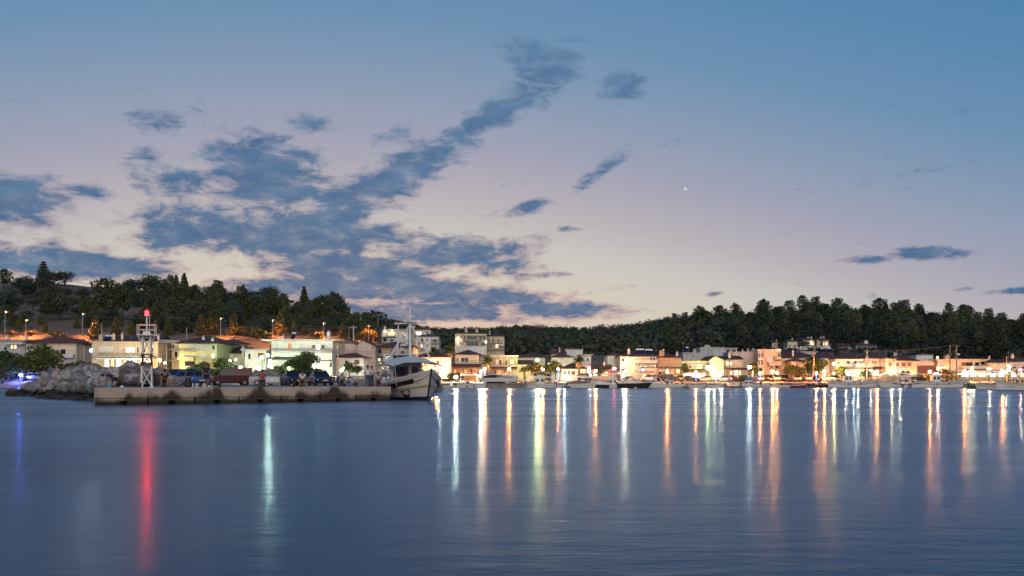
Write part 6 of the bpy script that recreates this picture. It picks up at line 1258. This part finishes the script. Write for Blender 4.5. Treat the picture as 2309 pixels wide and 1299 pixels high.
def scooter(label, px, Y, rz, m):
    r = empty('motor_scooter', (wx(px, Y), Y, PZ), R(rz), label, 'scooter')
    for x in (-.6, .6): w = MB().tube([(x, -.05, .24), (x, .05, .24)], .24, 14).build('wheel', TYRE, r); MB().tube([(x, -.055, .24), (x, .055, .24)], .12, 10).build('rim', RIM, w)
    MB().prism([(-.75, .45), (-.2, .3), (.25, .28), (.45, .5), (.5, .95), (.4, .95), (.25, .45), (-.15, .45), (-.25, .72), (-.8, .75)], -.15, .15).build('body', m, r, bevel=.03)
    MB().box(-.75, -.15, -.13, .13, .76, .86).build('seat', BBLK, r, bevel=.03); MB().tube([(.45, -.32, 1.02), (.42, 0, 1.0), (.45, .32, 1.02)], .02, 5).build('handlebar', STEEL, r); MB().tube([(.6, 0, .3), (.42, 0, .98)], .035, 5).build('fork', STEEL, r)
scooter('blue motor scooter parked right of the dark grey saloon', 757, 101, 60, PT['blue']); scooter('dark motor scooter among the clutter near the stern frame', 773, 103, 100, PT['black']); scooter('silver motor scooter left of the stern frame', 792, 104, 70, PT['silver'])
k_ = empty('kiosk', (wx(438, 128), 128, PZ), .1, 'dark boarded kiosk with a green canopy behind the blue hatchback', 'kiosk')
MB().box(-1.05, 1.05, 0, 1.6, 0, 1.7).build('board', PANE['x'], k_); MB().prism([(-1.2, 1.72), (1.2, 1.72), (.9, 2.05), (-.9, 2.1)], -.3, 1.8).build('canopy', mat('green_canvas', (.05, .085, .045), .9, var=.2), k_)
for x in (-1.12, 1.12): MB().tube([(x, -.2, 0), (x, -.2, 1.715)], .03, 5).build('post', FRAME_W, k_)
# ------------------------------------------------------------------ street lamps, lit signs, canopies
LC = {'O': (1.0, .31, .075), 'Y': (1.0, .66, .28), 'W': (.90, 1.0, .88), 'G': (.78, 1.0, .72), 'S': (1.0, .78, .44), 'B': (.10, .16, 1.0), 'R': (1.0, .08, .14), 'C': (.7, .95, 1.0), 'L': (.92, 1.0, .38)}
POLE = mat('lamp_post_paint', (.10, .095, .09), .5, .3); POLEW = mat('pale_lamp_post', (.5, .47, .42), .6)
GLOBE = {}
def globe_mesh(col, r, s):
    k = (col, r, s)
    if k not in GLOBE:
        mb = MB().ball((0, 0, 0), r, 10, 6); me = bpy.data.meshes.new('globe'); me.from_pydata(mb.v, [], mb.f); me.polygons.foreach_set('use_smooth', [True]*len(me.polygons)); me.materials.append(emis('lamp_%s_%d' % (col, s), LC[col], s)); GLOBE[k] = me
    return GLOBE[k]
LM = 4.3
def lamp(label, px, py, Y, col, s=330, r=.24, style='globe', z0=None, garland=None, group='lit lamps along the waterfront', pole=POLE):
    s = int(s*LM); zl = wz(py, Y); zg = (max(ground(px, Y), 1.13) if Y > 160 else PZ) if z0 is None else z0; h = max(zl-zg, .6)
    root = empty('street_lamp', (wx(px, Y), Y, zg), 0, label, 'lamp', group)
    if style == 'globe':
        MB().lathe([(.11, 0), (.11, .12), (.055, .25), (.04, max(h-r-.08, .3)), (.09, max(h-r-.03, .34))], 8).build('post', pole, root); g = mesh_obj('globe', globe_mesh(col, r, s), None, root); g.location = (0, 0, h)
        MB().lathe([(r*.75, h+r*.8), (r*.5, h+r*1.1), (.03, h+r*1.3)], 8).build('cap', POLE, root)
    elif style == 'arm':
        MB().tube([(0, .8, -.1), (0, .8, h*.92), (0, .55, h+.1), (0, 0, h+.14)], .055, 6).build('post', pole, root); MB().box(-.16, .16, -.38, .12, h+.06, h+.16).build('head', pole, root); g = mesh_obj('bulb', globe_mesh(col, r, s), None, root); g.location = (0, -.12, h-r*.75)
    elif style == 'hood':     # cut-off road lantern: only the flat glass under the hood shines
        MB().tube([(0, .1, -.1), (0, .1, h*.95), (0, .3, h+.15), (0, .7, h+.2)], .07, 6).build('post', pole, root); MB().box(-.3, .3, .6, 1.5, h+.1, h+.3).box(-.34, .34, .56, .6, h-.12, h+.3).box(-.34, -.302, .6, 1.5, h-.12, h+.3).box(.302, .34, .6, 1.5, h-.12, h+.3).build('hood', pole, root); MB().box(-.26, .26, .65, 1.45, h+.085, h+.097).build('lens', emis('lamp_%s_%d' % (col, s), LC[col], s), root)
    elif style == 'flood':
        MB().tube([(0, .25, 0), (0, .25, h+.1)], .045, 6).build('post', pole, root); MB().box(-r*1.3, r*1.3, .05, .2, h-r, h+r).build('housing', POLE, root); MB().box(-r*1.2, r*1.2, -.03, .045, h-r*.9, h+r*.9).build('lens', emis('lamp_%s_%d' % (col, s), LC[col], s), root)
    if garland:
        pts = [(.1*math.cos(a*.9), .1*math.sin(a*.9), .5+a*.028) for a in range(int(max(h-1.0, .6)/.028))]; MB().tube(pts, .022, 4).build('light_garland', emis('garland_'+garland, LC[garland], 14), root)
    return root
# left: beach and breakwater
lamp('white lamp high beside the cream house left of the taverna', 207, 788, 205, 'W', 260, .28, 'arm'); lamp('orange lamp beyond the breakwater rocks with a lit spiral on its post', 196, 823, 212, 'O', 330, .28, garland='O'); lamp('warm lamp just above the breakwater crest', 215, 834, 208, 'Y', 200, .26)
for px, lab in ((267, 'leftmost warm globe before the long taverna'), (293, 'small warm globe, second from the left before the taverna'), (319, 'warm globe before the taverna behind the beacon tower'), (360, 'warm globe before the taverna right of the beacon tower')): lamp(lab, px, 812, 192, 'S', 140 if px != 293 else 90, .25 if px != 293 else .16)
lamp('small orange lamp near the flagpole', 372, 818, 195, 'O', 120, .16)
lamp('blue lit post by the beach under the trees', 46, 846, 239, 'B', 230, .26, garland='B')
# car park floodlights
for px, py, Y, r, s, lab in ((543, 827, 172, .28, 260, 'dazzling white floodlight, leftmost of the row above the parked cars'), (563, 830, 174, .2, 150, 'white floodlight, second in the row above the parked cars'), (584, 828, 172, .28, 260, 'dazzling white floodlight, third in the row above the parked cars'),
   (608, 822, 172, .24, 170, 'lower dazzling floodlight of the stacked pair'), (609, 813, 176, .26, 260, 'upper dazzling floodlight of the stacked pair'), (604, 799, 182, .2, 110, 'high small white lamp left of the big white building'), (532, 810, 188, .14, 90, 'small white lamp left of the floodlight row'), (519, 812, 190, .12, 80, 'smallest white lamp left of the floodlight row')): lamp(lab, px, py, Y, 'G', s, r, 'arm')
lamp('greenish lamp in front of the leafy tree behind the black saloon', 652, 829, 165, 'G', 90, .16, 'arm'); lamp('square warm lamp on the white house left of the floodlights', 590, 806, 194.5, 'Y', 60, .22, 'flood')
lamp('orange lamp before the lit shop of the big white building', 727, 829, 178, 'O', 210, .22); lamp('white lamp beside the orange one before the lit shop', 737, 830, 180, 'C', 130, .16); lamp('white lamp by the cottage behind the clutter', 770, 836, 172, 'W', 120, .17); lamp('yellow lamp by the cottage right of the white one', 775, 830, 176, 'Y', 120, .15)
# roadside lamps on the bank: the orange light on the slope
for px, py, Y, s, lab in ((11, 703, 272, 120, 'tall roadside lamp at the left edge of the bank'), (58, 722, 274, 150, 'bent pale roadside lamp above the grey flat roof'), (186, 708, 272, 150, 'tall roadside lamp above the taverna left end'), (497, 718, 271, 170, 'tall roadside lamp above the yellow house'), (615, 722, 271, 170, 'roadside lamp before the golden conifer'), (730, 729, 272, 170, 'roadside lamp right of the flat white roof'), (831, 735, 276, 170, 'roadside lamp left of the hillside apartments')):
    lamp(lab, px, py, Y, 'O', 520, .34, 'hood', group='roadside lamps on the bank', pole=POLEW)
# waterfront, from the big bow to the right edge
WL = [(984, 831, 'O', 330, .24, 'orange lamp shining over the big bow', None), (973, 813, 'Y', 80, .22, 'yellow lamp on the palm behind the big bow', None), (990, 846, 'W', 90, .2, 'white lamp just right of the big bow', None), (1028, 850, 'W', 300, .26, 'white floodlight over the small boats left of the jetty', None), (1093, 832, 'O', 330, .24, 'orange lamp with a blue garland under the middle palm', 'B'), (1085, 838, 'S', 240, .24, 'warm white lamp left of the middle palm', None), (1083, 847, 'W', 200, .22, 'lower white lamp left of the middle palm', None),
 (1148, 832, 'O', 360, .25, 'orange lamp before the stone faced house', None), (1212, 812, 'L', 330, .3, 'tall yellow white lamp standing above the other lamps', None), (1224, 833, 'O', 330, .23, 'orange lamp over the round white tent', None), (1259, 833, 'O', 330, .23, 'orange lamp with a blue garland left of the grey gable cottage', 'B'), (1273, 848, 'C', 260, .2, 'low white lamp among the outboard motors', None), (1343, 836, 'O', 340, .25, 'orange lamp right of the tall palm', None), (1331, 846, 'S', 90, .14, 'small warm lamp under the long canopy', None),
 (1411, 817, 'S', 120, .24, 'high warm white lamp on the side of the loggia house', None), (1409, 838, 'S', 130, .24, 'middle warm white lamp beside the loggia house', None), (1405, 847, 'W', 110, .2, 'lower white lamp beside the loggia house', None), (1505, 838, 'O', 360, .25, 'orange lamp before the apricot rail balcony house', None), (1569, 839, 'O', 330, .22, 'orange lamp with a blue garland before the dazzling taverna', 'B'), (1596, 829, 'L', 34, .5, 'big yellow globe at the corner of the dazzling taverna', None),
 (1611, 839, 'S', 110, .2, 'warm globe right of the big yellow globe', None), (1627, 838, 'S', 110, .22, 'warm globe before the gabled house', None), (1690, 828, 'W', 70, .32, 'square white lamp beside the dark tree', None), (1714, 841, 'O', 360, .24, 'orange lamp with a blue garland before the four storey building', 'B'), (1742, 838, 'O', 380, .27, 'tall orange lamp, left of the pair before the beige building', None), (1752, 841, 'O', 340, .22, 'lower orange lamp, right of the pair before the beige building', None),
 (1841, 842, 'O', 360, .24, 'orange lamp with a blue garland, left of the twin lamps', 'B'), (1859, 838, 'O', 380, .26, 'taller orange lamp of the twin lamps', 'S'), (1880, 820, 'L', 180, .24, 'high yellow green lamp above the parked cars', None), (1880, 842, 'O', 300, .2, 'orange lamp below the yellow green one', None), (1908, 838, 'S', 130, .17, 'warm lamp left of the small waterfront tree', None), (1925, 845, 'C', 150, .16, 'white lamp behind the long fishing boat', None), (1935, 841, 'S', 130, .18, 'warm lamp beside the small waterfront tree', None),
 (1978, 838, 'O', 360, .24, 'orange lamp over the white lit market canopy', None), (1964, 835, 'S', 110, .16, 'warm lamp left of the market canopy', None), (2011, 836, 'S', 150, .18, 'warm lamp on the terrace left of the arches', None), (2029, 836, 'S', 140, .18, 'warm lamp on the terrace right under the arches', None), (2097, 838, 'O', 380, .26, 'orange lamp before the brown awning', None), (2114, 806, 'O', 150, .22, 'orange lamp high over the grey roofs', None), (2116, 832, 'C', 110, .18, 'white lamp at the parasol under the brown awning', None),
 (2175, 837, 'O', 380, .26, 'orange lamp right of the power poles', None), (2186, 838, 'S', 170, .18, 'warm lamp just right of the orange lamp by the poles', None), (2197, 839, 'S', 150, .16, 'second warm lamp right of the power poles', None), (2231, 842, 'S', 150, .18, 'warm lamp below the white sign box', None), (2260, 837, 'O', 300, .24, 'orange lamp left of the white sign stack', None), (2268, 839, 'S', 150, .18, 'warm lamp beside the white sign stack', None), (2303, 843, 'S', 150, .18, 'warm lamp at the right picture edge', None)]
for px, py, c, s, r, lab, gar in WL:
    Y = {1212: 244, 1411: 252, 1596: 252, 1690: 250, 1880: 250, 2114: 256, 973: 228}.get(px, float(YQ(px))+(3.5 if px > 1000 else 4)); st = 'flood' if px in (1690, 1028) else 'globe'
    lamp(lab, px, py, Y, c, s, r, st, garland=gar)
# wall lights on the apartment block and villas
for px, py, Y, lab in ((1032, 764, 291.6, 'upper wall light on the beige apartment block left corner'), (1033, 772, 291.6, 'lower wall light on the beige apartment block left corner'), (1096, 770, 291.6, 'wall light on the right corner of the beige apartment block'), (868, 747, 299.6, 'left balcony light of the white hillside block'), (884, 746, 299, 'right balcony light of the white hillside block'), (1830, 774, 346.6, 'porch lamp of the glowing villa'), (1648, 820, 255, 'hanging lamp on the lit upper veranda')):
    r = empty('wall_lamp', (wx(px, Y), Y, wz(py, Y)), 0, lab, 'lamp', 'wall lights'); MB().box(-.07, .07, 0, .4, -.06, .06).build('bracket', POLE, r); g = mesh_obj('bulb', globe_mesh('S', .13, 70), None, r); g.location = (0, -.13, 0)
# lit signs
def sign(label, px0, px1, py0, py1, Y, col, s, post=True):
    x0, x1, z0_, z1_ = wx(px0, Y), wx(px1, Y), wz(py1, Y), wz(py0, Y); r = empty('lit_sign', ((x0+x1)/2, Y, 0), 0, label, 'sign', 'lit signs'); w = (x1-x0)/2
    MB().box(-w, w, 0, .25, z0_, z1_).build('case', POLE, r); MB().box(-w+.04, w-.04, -.025, -.002, z0_+.04, z1_-.04).build('lit_panel', emis('sign_%s_%d' % (col, s), LC[col], s), r)
    if post: MB().box(-.05, .05, .05, .2, max(ground((px0+px1)/2, Y), 1.1), z0_-.003).build('post', POLE, r)
sign('red neon sign over a white panel right of the tall palm', 1324, 1332, 824, 828, 243, 'R', 9, False); sign('white blue lit panel below the red neon sign', 1325, 1332, 829, 842, 243, 'C', 7); sign('red lit sign box above the pink awning', 1381, 1389, 829, 834, 246, 'R', 60); sign('small blue white lit sign on the parapet of the loggia house', 1447, 1452, 833, 837, 252.5, 'B', 30, False)
sign('upright white lit sign box on the planted terrace', 2188, 2195, 827, 835, 251, 'S', 8); sign('wide white lit sign box on the terrace edge', 2225, 2236, 830, 834, 252, 'S', 9); sign('upper white box of the sign stack by the wooden pole', 2271, 2279, 823, 829, 249, 'C', 9, False); sign('lower white box of the sign stack by the wooden pole', 2271, 2278, 831, 838, 249, 'C', 9); sign('red lit sign box at the right edge', 2296, 2304, 832, 837, 250, 'R', 45)
sign('upright lit panel beside the lit lamp of the loggia house', 1403, 1407, 825, 831, 250, 'S', 9)
# canopies and tents
def canopy(label, px0, px1, py_top, py_eave, Y, D, m, light=None, s=5, arc=True, skirt=.25, name='canopy'):
    x0, x1 = wx(px0, Y), wx(px1, Y); w = (x1-x0)/2; zg = max(ground((px0+px1)/2, Y+D/2), 1.13); zt, ze = wz(py_top, Y)-zg, wz(py_eave, Y)-zg
    r = empty(name, ((x0+x1)/2, Y, zg), 0, label, 'canopy', 'white canopies along the quay'); n = 12; top = []
    for i in range(n+1):
        u = -1+2*i/n; top.append((u*w, ze+(zt-ze)*((1-abs(u)**2.6) if arc else (1-abs(u)))))
    MB().prism(top+[(a, b-.05) for a, b in top[::-1]], 0, D).build('roof', m, r)
    MB().box(-w, w, -.03, -.003, ze-skirt, ze+.02).build('valance', m, r)
    k = max(int(2*w/3.0), 1)
    for i in range(k+1):
        x = -w+.06+(2*w-.12)*i/k
        for y in (.08, D-.08): MB().tube([(x, y, 0), (x, y, ze)], .035, 5).build('post', FRAME_W, r)
    if light:
        for i in range(k): x = -w+2*w*(i+.5)/k; MB().box(x-.6, x+.6, D*.4, D*.4+.1, ze-.12, ze-.05).build('strip_light', emis('strip_%s_%d' % (light, s), LC[light], s), r)
    return r
canopy('white arched shelter over boats left of the jetty', 1038, 1076, 840, 844, 229, 3, AWN_W, 'W', 14); canopy('long white canopy behind the tarpaulin covered boats', 1092, 1170, 843, 847, 229.5, 4, AWN_W, 'W', 20); canopy('round topped white tent behind the cabin cruiser', 1190, 1248, 838, 849, 233, 4, AWN_W, 'W', 10); canopy('flat white canopy in the middle of the quay, left one', 1278, 1318, 845, 848, 236.5, 3.5, AWN_W, 'W', 14, skirt=.4); canopy('long white canopy right of the tall palm', 1312, 1386, 844, 849, 237.5, 4, AWN_W, 'W', 14, skirt=.4)
canopy('pink awning tent of the waterside restaurant', 1357, 1391, 834, 842, 244, 4, mat('pink_canvas', (.45, .16, .15), .85), 'Y', 20, arc=False); canopy('lit cream restaurant tent beside the pink awning', 1378, 1402, 837, 841, 246.5, 3, AWN_W, 'Y', 40, arc=False)
canopy('long bright white market canopy between the fishing boats', 1984, 2068, 841, 847, 248.5, 4, AWN_W, 'W', 26); canopy('striped market canopy running right of the bright one', 2066, 2092, 844, 848, 249, 3, AWN_W, 'C', 12)
canopy('low white awning of the taverna terrace near the right edge', 2236, 2312, 839, 843, 249.5, 4, AWN_W, 'Y', 26)
canopy('cream awning of the terrace right of the power poles', 2160, 2228, 839, 843, 249.5, 3, AWN_W, 'Y', 26)
def parasol(label, px, py_top, py_rim, wpx, Y, m, closed=False):
    zg = max(ground(px, Y), 1.13); r = empty('parasol', (wx(px, Y), Y, zg), 0, label, 'parasol', 'parasols'); zt, zr = wz(py_top, Y)-zg, wz(py_rim, Y)-zg; w = wpx*Y/FPX/2
    MB().tube([(0, 0, 0), (0, 0, zt)], .03, 6).build('pole', FRAME_W, r)
    MB().lathe([(w if not closed else .1, zr), (w*.99 if not closed else .2, zr+.1), (w*.5 if not closed else .16, (zt+zr)/2+.1), (.03, zt+.03)], 8).build('canvas', m, r)
parasol('beige parasol above the lit terrace beside the power poles', 2122, 823, 829, 24, 250, AWN_W); parasol('red parasol on the lit terrace left of the power poles', 2128, 842, 846, 22, 247, BREDP); parasol('cream parasol left of the red one', 2112, 840, 845, 18, 248, AWN_W); parasol('second red parasol beside the orange lamp', 2102, 845, 849, 16, 246, BREDP)
parasol('closed white parasol by the dark tree', 1697, 836, 850, 4, 249, AWN_W, True)
tarp = MB().box(-1.4, 1.4, -.5, .5, 0, 1.15).prism([(-1.5, 1.152), (1.5, 1.152), (1.2, 1.45), (-1.2, 1.45)], -.55, .55).build('covered_stall', BNAVY, bevel=.03); tarp.location = (wx(1693, 247.5), 247.5, 1.2); tag(tarp, 'dark blue tarpaulin covered stall on the quay', 'stall')
# ------------------------------------------------------------------ poles and wires
WOODP = mat('weathered_pole_wood', (.25, .17, .12), .9, var=.2, scale=4)
def pole(label, px, py_top, Y, r=.13, m=WOODP, arms=(), zb=None, lean=0.0, name='power_pole'):
    zg = ground(px, Y)-.1 if zb is None else zb; h = wz(py_top, Y)-zg; root = empty(name, (wx(px, Y), Y, zg), 0, label, 'pole', None)
    MB().tube([(0, 0, 0), (lean, 0, h)], [r, r*.75], 8).build('shaft', m, root)
    for (py, w) in arms:
        z = wz(py, Y)-zg; a_ = MB().box(-w, w, -.06, .06, z-.06, z+.06).build('crossarm', m, root)
        for x in (-w*.85, 0, w*.85): MB().lathe([(.05, z+.062), (.07, z+.12), (.04, z+.22)], 8, (x, 0, 0)).build('insulator', FRAME_W, a_)
    return root
pole('left pole of the tall wooden pair on the right', 2142, 779, 245, .2, arms=((800, .5),)); pole('right pole of the tall wooden pair on the right', 2157, 777, 245, .2); pole('wooden pole beside the white sign stack', 2270, 803, 246, .16); pole('concrete power pole before the blue shuttered houses', 1955, 788, 247, .2, POLEW, arms=((792, .7), (806, .5))); pole('slanting wooden pole left of the twin lamps', 1833, 790, 252, .28, arms=((800, .6),), lean=.3)
pole('thin wooden pole before the four storey building', 1721, 783, 250, .14); pole('thin dark pole before the lamplit gabled house', 1645, 810, 248, .1, POLE); pole('wooden pole before the white gable warehouse', 762, 781, 185, .12, arms=((783, .35),)); pole('pale wooden power pole on the bank behind the warehouse', 797, 734, 268, .2, POLEW, arms=((739, .9),)); pole('dark pole left of the pale power pole on the bank', 787, 736, 270, .14); pole('slanted pole above the hillside apartments', 858, 720, 310, .16, lean=-1.0)
pole('thin dark pole by the yellow house', 490, 770, 192, .08, POLE); pole('white flagpole right of the beacon tower', 375, 768, 188, .09, POLEW, name='flag_pole'); pole('thin post on the bank left of the yellow house roof', 421, 738, 270, .1, POLEW); pole('thin post on the bank behind the taverna chimneys', 229, 730, 270, .1, POLEW); pole('pale mast on the roof terrace right of the arches', 2020, 806, 250, .07, POLEW); pole('pale mast before the row houses right of the concrete pole', 2025, 820, 248, .09, POLEW)
pole('wooden post standing on the beach under the big tree', 97, 838, 236, .16, zb=ground(97, 236)-.1, name='post')
def wire(label, pts, r=.035, sag=.6):
    mb = MB()
    for (a, b) in zip(pts, pts[1:]):
        a, b = at(*a), at(*b); n = 10; mb.tube([a.lerp(b, i/n)-Vector((0, 0, sag*4*(i/n)*(1-i/n))) for i in range(n+1)], r, 4)
    tag(mb.build('power_line', mat('wire', (.12, .10, .085), .6)), label, 'wire', 'power lines')
wire('heavy cable running from the concrete pole to the tall wooden pair', [(1955, 791, 247), (2150, 778, 245), (2165, 777, 245)], .07, .5); wire('upper cable along the bank behind the left houses', [(-20, 703, 272), (186, 712, 272), (421, 716, 270)], .05, .4); wire('cable from the bank lamps to the pale power pole', [(660, 733, 268), (797, 736, 268), (870, 733, 300)], .07, .3); wire('second cable to the pale power pole', [(660, 738, 268), (797, 739, 268)], .05, .3)
wire('cable from the warehouse pole towards the big boat', [(762, 783, 185), (850, 793, 205)], .035, .3); wire('lower cable from the warehouse pole towards the big boat', [(762, 788, 185), (850, 797, 205)], .035, .3); wire('cable sagging before the blue shuttered houses', [(1860, 818, 250), (1955, 813, 247), (2142, 815, 245)], .03, .3); wire('cable before the gabled and apricot houses', [(1480, 812, 250), (1645, 812, 248), (1721, 818, 250), (1833, 818, 252)], .03, .3)
# guy and little roof aerials
for i, (px, py, Y, h) in enumerate(((1444, 792, 262, 2.2), (1579, 786, 285, 2.0), (1540, 795, 268, 3.2), (1552, 795, 268, 3.0), (2085, 805, 262, 1.5), (1480, 800, 262, 1.8), (2274, 812, 262, 2.8), (1250, 795, 268, 1.4), (885, 770, 222, 1.2), (296, 768, 206, 1.6), (1790, 800, 262, 3.0))):
    p = at(px, py, Y); r = empty('roof_aerial', p-Vector((0, 0, .6)), 0, 'thin television aerial on a roof, number %s from the left' % (['third', 'seventh', 'fifth', 'sixth', 'last but one', 'fourth', 'last', 'second but one after the boat', 'second', 'first', 'eighth'][i]), 'aerial', 'roof aerials'); MB().tube([(0, 0, 0), (0, 0, h)], .03, 4).build('mast', STEEL, r); MB().box(-.5, .5, -.015, .015, h-.1, h-.07).build('boom', STEEL, r)
# ------------------------------------------------------------------ palms and street trees
def palm(label, px, py_top, py_crown, Y, w, dead=True):
    zg = max(ground(px, Y), 1.1)-.1; h = wz(py_crown, Y)-zg; rad = w*Y/FPX/2; r = empty('palm_tree', (wx(px, Y), Y, zg), rnd.uniform(0, 6), label, 'palm', 'palms on the waterfront')
    MB().tube([(0, 0, 0), (.1, 0, h*.4), (0, 0, h)], [.3, .24, .27], 8).build('trunk', BARK, r); rr = random.Random(px)
    def fronds(n, e0, e1, L, droop):
        v, f = [], []
        for i in range(n):
            az = i*2.399+rr.random()*.3; el = e0+(e1-e0)*rr.random(); d = Vector((math.cos(az), math.sin(az), 0)); sd = Vector((-math.sin(az), math.cos(az), 0)); prev = None
            for k in range(9):
                t = k/8; p = Vector((0, 0, h))+d*L*t*math.cos(el)*(1-.2*t)+Vector((0, 0, L*(t*math.sin(el)-droop*t*t))); wv = L*.20*math.sin(math.pi*min(t*.85+.14, 1))
                if k:
                    for s_ in (-1, 1):
                        b = len(v); v += [prev, p, p+sd*s_*wv+Vector((0, 0, -wv*.45)), prev.lerp(p, .3)+sd*s_*wv*.9+Vector((0, 0, -wv*.4))]; f.append((b, b+1, b+2, b+3))
                prev = p
        return v, f
    v, f = fronds(34, -.1, 1.35, rad, .35); me = bpy.data.meshes.new('crown'); me.from_pydata([tuple(x) for x in v], [], f); mesh_obj('crown', me, F_PALM, r)
    if dead: v, f = fronds(26, -1.35, -.35, rad*.85, .25); me = bpy.data.meshes.new('dead_fronds'); me.from_pydata([tuple(x) for x in v], [], f); mesh_obj('dead_fronds', me, F_DEAD, r)
palm('palm right behind the mast of the big boat', 980, 775, 793, 236, 48); palm('palm right of the first one behind the big bow', 1013, 772, 790, 238, 50); palm('palm standing behind the warm lamp in the middle', 1099, 800, 815, 240, 46); palm('tall shaggy palm before the white bluish wall', 1306, 800, 813, 241, 44); palm('short bushy palm before the lean-to roof', 1182, 828, 836, 238, 36, False)
ST = [('street', 97, 768, 850, 234, 'big leafy tree over the beach cars', 1.05), ('street', 52, 800, 851, 240, 'orange lit tree left of the big leafy tree', 1.3), ('street', 12, 786, 851, 246, 'dark tree at the left edge above the beach', 1.2), ('street', 78, 790, 850, 245, 'dark tree behind the big leafy tree', 1.3), ('street', 5, 812, 852, 238, 'low orange lit tree at the left edge', 1.5), ('street', 160, 815, 851, 240, 'low russet tree right of the big leafy tree', 1.5), ('street', 182, 810, 851, 236, 'bushy tree behind the breakwater end', 1.3), ('street', 228, 806, 850, 204, 'small dark tree at the left end of the taverna', 1.3),
 ('street', 690, 788, 848, 168, 'leafy tree with a dark trunk behind the black saloon', 1.15), ('street', 662, 806, 848, 166, 'lower leafy tree lit green behind the black saloon', 1.4), ('bush', 640, 820, 848, 167, 'dark leafy shrub at the left foot of the leafy trees', 1.5), ('bush', 676, 818, 848, 169, 'leafy shrub filling the middle of the leafy trees', 1.5), ('bush', 708, 826, 848, 164, 'bright lit bush behind the dark grey saloon', 1.6), ('bush', 392, 828, 850, 160, 'dark bush behind the breakwater right end', 1.5), ('bush', 470, 824, 848, 172, 'hedge bush behind the blue hatchback', 1.8), ('bush', 495, 828, 848, 170, 'hedge bush behind the maroon van', 1.9), ('street', 461, 812, 842, 190, 'round clipped tree before the yellow house', 1.0), ('bush', 447, 816, 842, 190, 'small round bush before the yellow house', 1.2), ('street', 500, 804, 838, 192, 'dark round tree right of the yellow house', 1.3),
 ('bush', 520, 814, 845, 188, 'lit green bush left of the floodlights', 1.6), ('street', 788, 814, 850, 172, 'drooping tree before the cottage', 1.2), ('street', 805, 822, 850, 174, 'small tree right of the drooping one', 1.2), ('bush', 1025, 838, 856, 232, 'spiky green shrub right of the big bow', 1.6), ('street', 1208, 815, 856, 240, 'dark green tree below the tall yellow lamp', 1.3), ('street', 1230, 822, 856, 241, 'green tree behind the round white tent', 1.4), ('street', 1252, 810, 856, 244, 'golden lit tree behind the round white tent', 1.0), ('bush', 1322, 836, 856, 242, 'low green bush at the foot of the tall palm', 1.4), ('street', 1350, 826, 856, 246, 'golden lit tree behind the orange lamp', 1.1),
 ('bush', 1465, 842, 858, 250, 'palm like shrub at the foot of the loggia house', 1.2), ('bush', 1490, 844, 858, 250, 'shrub left of the orange lamp by the apricot house', 1.6), ('street', 1698, 815, 857, 252, 'tall dark narrow tree beside the square white lamp', .75), ('bush', 1682, 842, 857, 249, 'shrubs below the square white lamp', 1.6), ('street', 1785, 819, 857, 251, 'round leafy street tree before the stone house', 1.15), ('street', 1807, 826, 857, 251, 'smaller round street tree right of the first', 1.1), ('street', 1838, 802, 852, 258, 'broad dark tree left of the twin lamps', 1.2), ('street', 1822, 806, 852, 260, 'dark tree behind the round street trees', 1.2),
 ('street', 1897, 823, 857, 252, 'dark tree under the yellow green lamp', 1.1), ('street', 1952, 832, 857, 249, 'small waterfront tree behind the fishing boat bow', 1.2), ('bush', 2078, 838, 857, 250, 'shrub at the right end of the market canopy', 1.8), ('bush', 2135, 830, 845, 252, 'hedge on the terrace between the poles', 1.6), ('street', 1815, 768, 785, 344, 'dark tree before the glowing villa', 1.4), ('cypress', 1853, 765, 782, 345, 'cypress hedge on the last lit villa', 1.2), ('street', 1760, 772, 788, 350, 'dark tree between the two left villas', 1.5), ('street', 1925, 770, 798, 342, 'bare grey tree between the white villas', .9), ('street', 1880, 772, 800, 344, 'dark tree left of the white balcony villa', 1.3), ('street', 1545, 815, 858, 252, 'slim tree left of the bright taverna', .5)]
for k, px, t, b, Y, lab, w in ST:
    z = ground(px, Y) if Y > 160 else PZ; plant(k, wx(px, Y), Y, z-.05, wz(t, Y)-z, lab, 'bush' if k == 'bush' else 'tree', 'trees and shrubs of the town', wide=w)
# crescent moon
mo = []; n = 20
for i in range(n+1): a = -1.9+3.8*i/n; mo.append((math.cos(a)*6.0, math.sin(a)*6.0))
for i in range(n, -1, -1): a = -1.9+3.8*i/n; mo.append((math.cos(a)*6.0-.9*max(math.cos(a*.82), 0), math.sin(a)*6.0))
m_ = MB().prism(mo, -.5, .5).build('moon', emis('moonlight', (1.0, .95, .85), .7)); p = at(1546, 425, 3200); m_.location = p; m_.rotation_euler = (0, R(130), 0); tag(m_, 'thin white crescent moon in the upper right sky', 'moon')
for v in PROTO.values():                       # the prototypes themselves leave the scene
    for r_ in v:
        for k in KIDS[r_.name]: bpy.data.objects.remove(k)
        bpy.data.objects.remove(r_)
PROTO = None; KIDS.clear()
